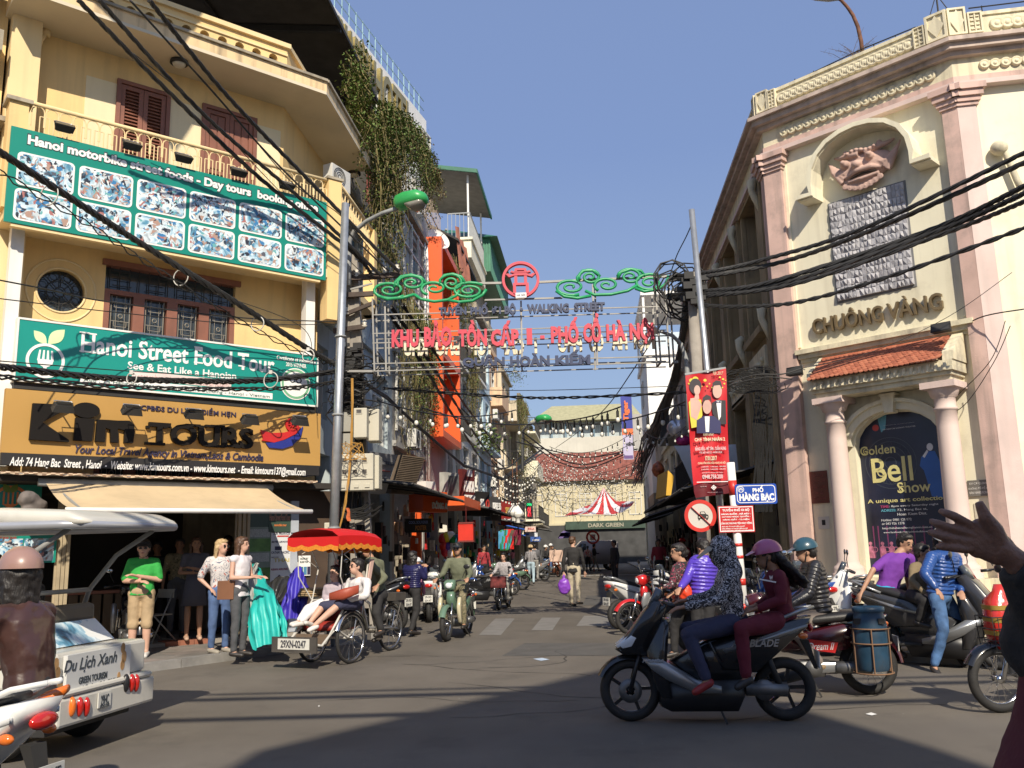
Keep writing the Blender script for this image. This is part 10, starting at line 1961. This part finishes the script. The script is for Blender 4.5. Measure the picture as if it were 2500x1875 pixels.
# ================================================================ tourist cart, near riders, waving hand
A0=dep(N_(345,1290),7.0);B0=dep(N_(920,1110),8.2);uu=B0-A0;KW=Wall((A0.x,A0.y,0),math.degrees(math.atan2(uu.x,uu.y)));wd=Vc((uu.x,uu.y,0)).length
ct_=thing('electric_cart','white open-sided electric tourist cart with curved roof and four rear lamps','cart',KW.P(wd/2,0,0))
CWH=mat('cart_white',(.58,.56,.50),.35,var=.04,coat=.3,dirt=.3);CGY=mat('cart_grey_frame',(.25,.25,.24),.5)
def kb_(nm,m,f,**k): mb=MB();f(mb);return mb.bd(nm,m,ct_,**k)
zb0=.27;kb_('rear_bumper',CWH,lambda m:(KW.box(m,-.03,wd+.05,zb0,zb0+.22,-.1,.05),KW.box(m,.0,wd,zb0+.22,zb0+.27,-.1,.06)),bevel=.05)
p1=KW.ab(N_(785,885));p0=KW.ab(N_(385,1212))
kb_('rear_body',CWH,lambda m:KW.box(m,.0,wd,zb0+.27,p1[1]+.02,-2.6,-.02),bevel=.03)
pn=kb_('name_board',mat('cart_board_white',(.60,.60,.58),.4,var=.03),lambda m:KW.box(m,p0[0]+.02,p1[0]+.06,p0[1]+.01,p1[1],-.018,.02))
def kt(s,bl,tr,m,b=.0,sh=0): a0,b0=KW.ab(N_(*bl),.02);a1,b1=KW.ab(N_(*tr),.02);text('lettering',s,KW,a0,a1,b0,b1,.021,.003,m,pn,b,sh)
INK=mat('dark_script_ink',(.05,.06,.07),.5);kt('Du Lịch Xanh',(395,1085),(742,915),INK,.01,.25);kt('GREEN TOURISM',(492,1135),(672,1050),INK,.02);kt('dongxuantourist@gmail.com  - Hotline: 0913 524 856 -',(430,1200),(760,1080),INK)
kb_('printed_flowers',mat('ochre_flower_print',(.42,.24,.10),.6,var=.3,sc=9),lambda m:[disc(m,KW,*KW.ab(N_(u,v),.02),.021,r,.002,9,1.5) for u,v,r in((350,1010,.035),(362,1060,.03),(772,905,.03),(778,960,.035),(768,1010,.03),(375,1150,.035),(745,1080,.022),(385,1185,.02))])
for us,ms in(((510,558,600),(ORL,RDL,RDL)),((845,880,908),(BLK,RDL,RDL))):
 for u,m_ in zip(us,ms): q=KW.ab(N_(u,1275 if u<700 else 1125),.13);kb_('tail_lamp',m_,lambda m:m.ell(KW.P(q[0],q[1],.05),(.03,.035,.075)))
q0=KW.ab(N_(668,1310),.14);q1=KW.ab(N_(752,1170),.14);kp=kb_('number_plate',PLT,lambda m:KW.box(m,q0[0],q1[0],q0[1]+.03,q1[1],.055,.065));text('plate_number','29HC',KW,q0[0]+.03,q1[0]-.03,q1[1]-.1,q1[1]-.02,.066,.002,INK,kp,.02);text('plate_number','00038',KW,q0[0]+.02,q1[0]-.02,q0[1]+.05,q1[1]-.12,.066,.002,INK,kp,.02)
for a in(.12,wd-.12): kb_('wheel',RUB,lambda m:m.torus(KW.P(a,.26,-.55),KW.u,.19,.075,24,8))
kb_('underbody',BLKM,lambda m:KW.box(m,.06,wd-.06,.2,.5,-2.6,-.12))
zr=KW.ab(N_(960,135),.35)[1];
def roof(m):
 m.loft([(KW.P(wd/2,zr+e,c),KW.u*(wd/2+.08)*w_,UP*h_,5) for c,e,h_,w_ in((.22,.02,.015,.9),(.16,.03,.04,1),(.05,.05,.07,1.02),(-.6,.08,.08,1.02),(-3,.08,.08,1.02))],28)
kb_('roof',CWH,roof);kb_('roof_trim',mat('roof_trim_silver',(.42,.43,.46),.3,metal=.4),lambda m:m.tube([KW.P(wd+.13,zr,-3),KW.P(wd+.1,zr,.0),KW.P(wd,zr,.2),KW.P(0,zr,.2),KW.P(-.1,zr,.0),KW.P(-.13,zr,-3)],.035,8))
for a in(.02,wd-.02): kb_('roof_strut',CGY,lambda m:m.tube([KW.P(a,p1[1],-.75),KW.P(a,1.25,-.6),KW.P(a,1.55,-.35),KW.P(a,zr-.03,.0)],.022,8))
kb_('cross_rail',CGY,lambda m:m.tube([KW.P(0,1.25,-.6),KW.P(wd,1.25,-.6)],.02,8))
kb_('rear_seat_back',mat('cart_seat_tan',(.12,.10,.075),.6),lambda m:KW.box(m,.05,wd-.05,.98,1.14,-.62,-.5),bevel=.04)
kb_('painted_back_panel',photo_mat('landscape_picture',(.1,.2,.4),3,5),lambda m:m.hexa([KW.P(.08,p1[1]+.03,-.3),KW.P(wd-.1,p1[1]+.03,-.3),KW.P(wd-.1,p1[1]+.03,-.27),KW.P(.08,p1[1]+.03,-.27),KW.P(.08,1.0,-.5),KW.P(wd-.1,1.0,-.5),KW.P(wd-.1,1.0,-.47),KW.P(.08,1.0,-.47)]))
for k,(a,lb) in enumerate(((.35,'left'),(.80,'right'))):
 c=KW.P(a,1.47,-.95);J=dict(head=c,neck=c-UP*.13,pelvis=c-UP*.62,shl=c-UP*.2-KW.u*.17,shr=c-UP*.2+KW.u*.17,ell=c-UP*.45-KW.u*.2,elr=c-UP*.45+KW.u*.2,wrl=c-UP*.6-KW.u*.1-KW.n*.2,wrr=c-UP*.6+KW.u*.1-KW.n*.2,knl=c-UP*.6-KW.n*.4-KW.u*.1,knr=c-UP*.6-KW.n*.4+KW.u*.1,anl=c-UP*1.0-KW.n*.4-KW.u*.1,anr=c-UP*1.0-KW.n*.4+KW.u*.1)
 person('dark haired passenger seated in the cart, seen from behind, %s'%lb,J,-KW.n,SKN,BKC,BKC,hs='bob',face=False,vox=.016)
ws=copy_bike(ab_,'white scooter with an orange tail lamp cut off by the lower left corner',Vc((-3.52,4.3,0)),172,{'paint_black':PWH,'paint_silver':PWH},group=None);bpy.context.view_layer.update()
mb=MB();q=dep(N_(255,1255),4.62);mb.loft([(q+RGT*.13+UP*.07,FWD*.03,UP*.02,2),(q+RGT*.02,FWD*.045,UP*.055,2),(q-RGT*.15-UP*.05,FWD*.03,UP*.01,2)],12);tag(mb.bd('tail_lamp_cover',ORL),'long orange tail lamp on the white scooter at the lower left','lamp')
J=ride(ws,.0);o=dep(N_(120,440),5.0);d=o-J['head'];J={k:v+d for k,v in J.items()}
person('rider in a dark brown leather jacket and dusty pink helmet at the left edge',J,bdir(ws)+Vc((0,.5,0)),SKN,mat('brown_leather_jacket',(.055,.026,.022),.32,var=.2,bump=.4,bsc=14,coat=.2),BKC,hs='bob',extra=helmet(mat('dusty_pink_helmet',(.30,.18,.15),.35,coat=.3,dirt=.1),False,1.05),vox=.011)
e0=gnd(M_(1600,1530));eb=copy_bike(dr,'black motorbike with spoked front wheel entering from the right edge',e0+dirv(12)*.68,192,{'paint_maroon':PBK},group=None)
q=dep(M_(1640,760),8.25);mb=MB();mb.loft([(q-UP*.28,RGT*.15,FWD*.1,3.5),(q-UP*.1,RGT*.175,FWD*.13,4),(q+UP*.14,RGT*.165,FWD*.12,4),(q+UP*.22,RGT*.09,FWD*.05,2.5),(q+UP*.28,RGT*.07,FWD*.05,2)],20);rb_=mb.bd('gift_bag',mat('red_film_bag',(.50,.03,.02),.2,var=.15,coat=.6,bump=.5,bsc=14));tag(rb_,'red glossy bag with gold bands standing in the right-hand motorbike basket','bag')
for k in range(3): mb=MB();mb.loft([(q+UP*(-.16+.11*k),RGT*.172,FWD*.132,4),(q+UP*(-.12+.11*k),RGT*.176,FWD*.134,4)],20,cap=False);mb.bd('gold_band',mat('gold_band',(.42,.28,.06),.3,metal=.3),rb_)
mb=MB()
for z in(-.3,-.2,-.1,0): mb.tube([q+UP*z+RGT*x+FWD*y for x,y in((-.2,-.15),(.2,-.15),(.2,.15),(-.2,.15),(-.2,-.15))],.005,4)
for i in range(9):
 for y in(-.15,.15): x=-.2+.05*i;mb.tube([q+RGT*x*.9+FWD*y*.9-UP*.3,q+RGT*x+FWD*y],.004,4)
tag(mb.bd('wire_basket',BLKM),'black wire basket on the front of the right-edge motorbike','basket')
D=1.95;HN=mat('hand_skin_dark',(.24,.125,.085),.5,var=.1,sc=30,bump=.3,bsc=120);h_=lambda u,v,d=0:dep(S_(u,v),D+d);m=MB()
for w0,tip,mid,r in(((1270,1310),(1088,1222),(1180,1258),.0098),((1245,1358),(1030,1285),(1135,1325),.0100),((1232,1412),(1020,1352),(1120,1385),.0097),((1255,1462),(1068,1440),(1160,1452),.0086)): m.tube([h_(1400,1420),h_(*w0,-.004),h_(*mid,-.012),h_((mid[0]*.45+tip[0]*.55),(mid[1]*.45+tip[1]*.55),-.006),h_(*tip,.006)],[r*1.25,r*1.15,r*1.05,r*.95,r*.62],10)
m.tube([h_(1450,1440),h_(1420,1340,-.01),h_(1370,1260,-.02),h_(1330,1168,-.02)],[.026,.021,.0145,.009],10)
for u,v,r in((1310,1360,.020),(1300,1420,.020),(1380,1400,.026),(1400,1455,.024),(1450,1460,.028),(1340,1330,.017),(1330,1450,.019)): m.ell(h_(u,v),(r*1.35,r*.72,r*1.25))
sh_=h_(1980,1900,.15);m.tube([h_(1450,1450),h_(1540,1520),h_(1620,1590),h_(1800,1760,.03)],[.028,.027,.033,.042],14)
wv=m.bd('person',HN,None,'person at the right edge waving a bare hand, only arm and dark sleeve in view','person',remesh=.0034,loc=(h_(1450,1450).x,h_(1450,1450).y,0),smoothit=3)
m=MB();m.tube([h_(1575,1545),h_(1640,1610),h_(1720,1760,.02),h_(1770,1950,.05)],[.048,.056,.068,.08],16);m.ell(h_(1800,2010,.07),(.11,.1,.12));m.bd('sleeve',BKC,wv,remesh=.009,disp=.02,dsc=.06,smoothit=3)
t1=dep(M_(2560,1500),2.0);t0=dep(M_(2380,2300),2.0);m=MB();m.loft([(t0-UP*.2,RGT*.24,FWD*.17,2.3),(t0,RGT*.23,FWD*.16,2.3),(t0.lerp(t1,.5),RGT*.22,FWD*.15,2.3),(t1,RGT*.21,FWD*.14,2.3),(t1+UP*.2,RGT*.16,FWD*.1,2.2),(t1+UP*.26,RGT*.06,FWD*.06,2)],20);m.bd('coat',fab('maroon_coat',(.09,.012,.02)),wv,remesh=.02,disp=.03,dsc=.12)
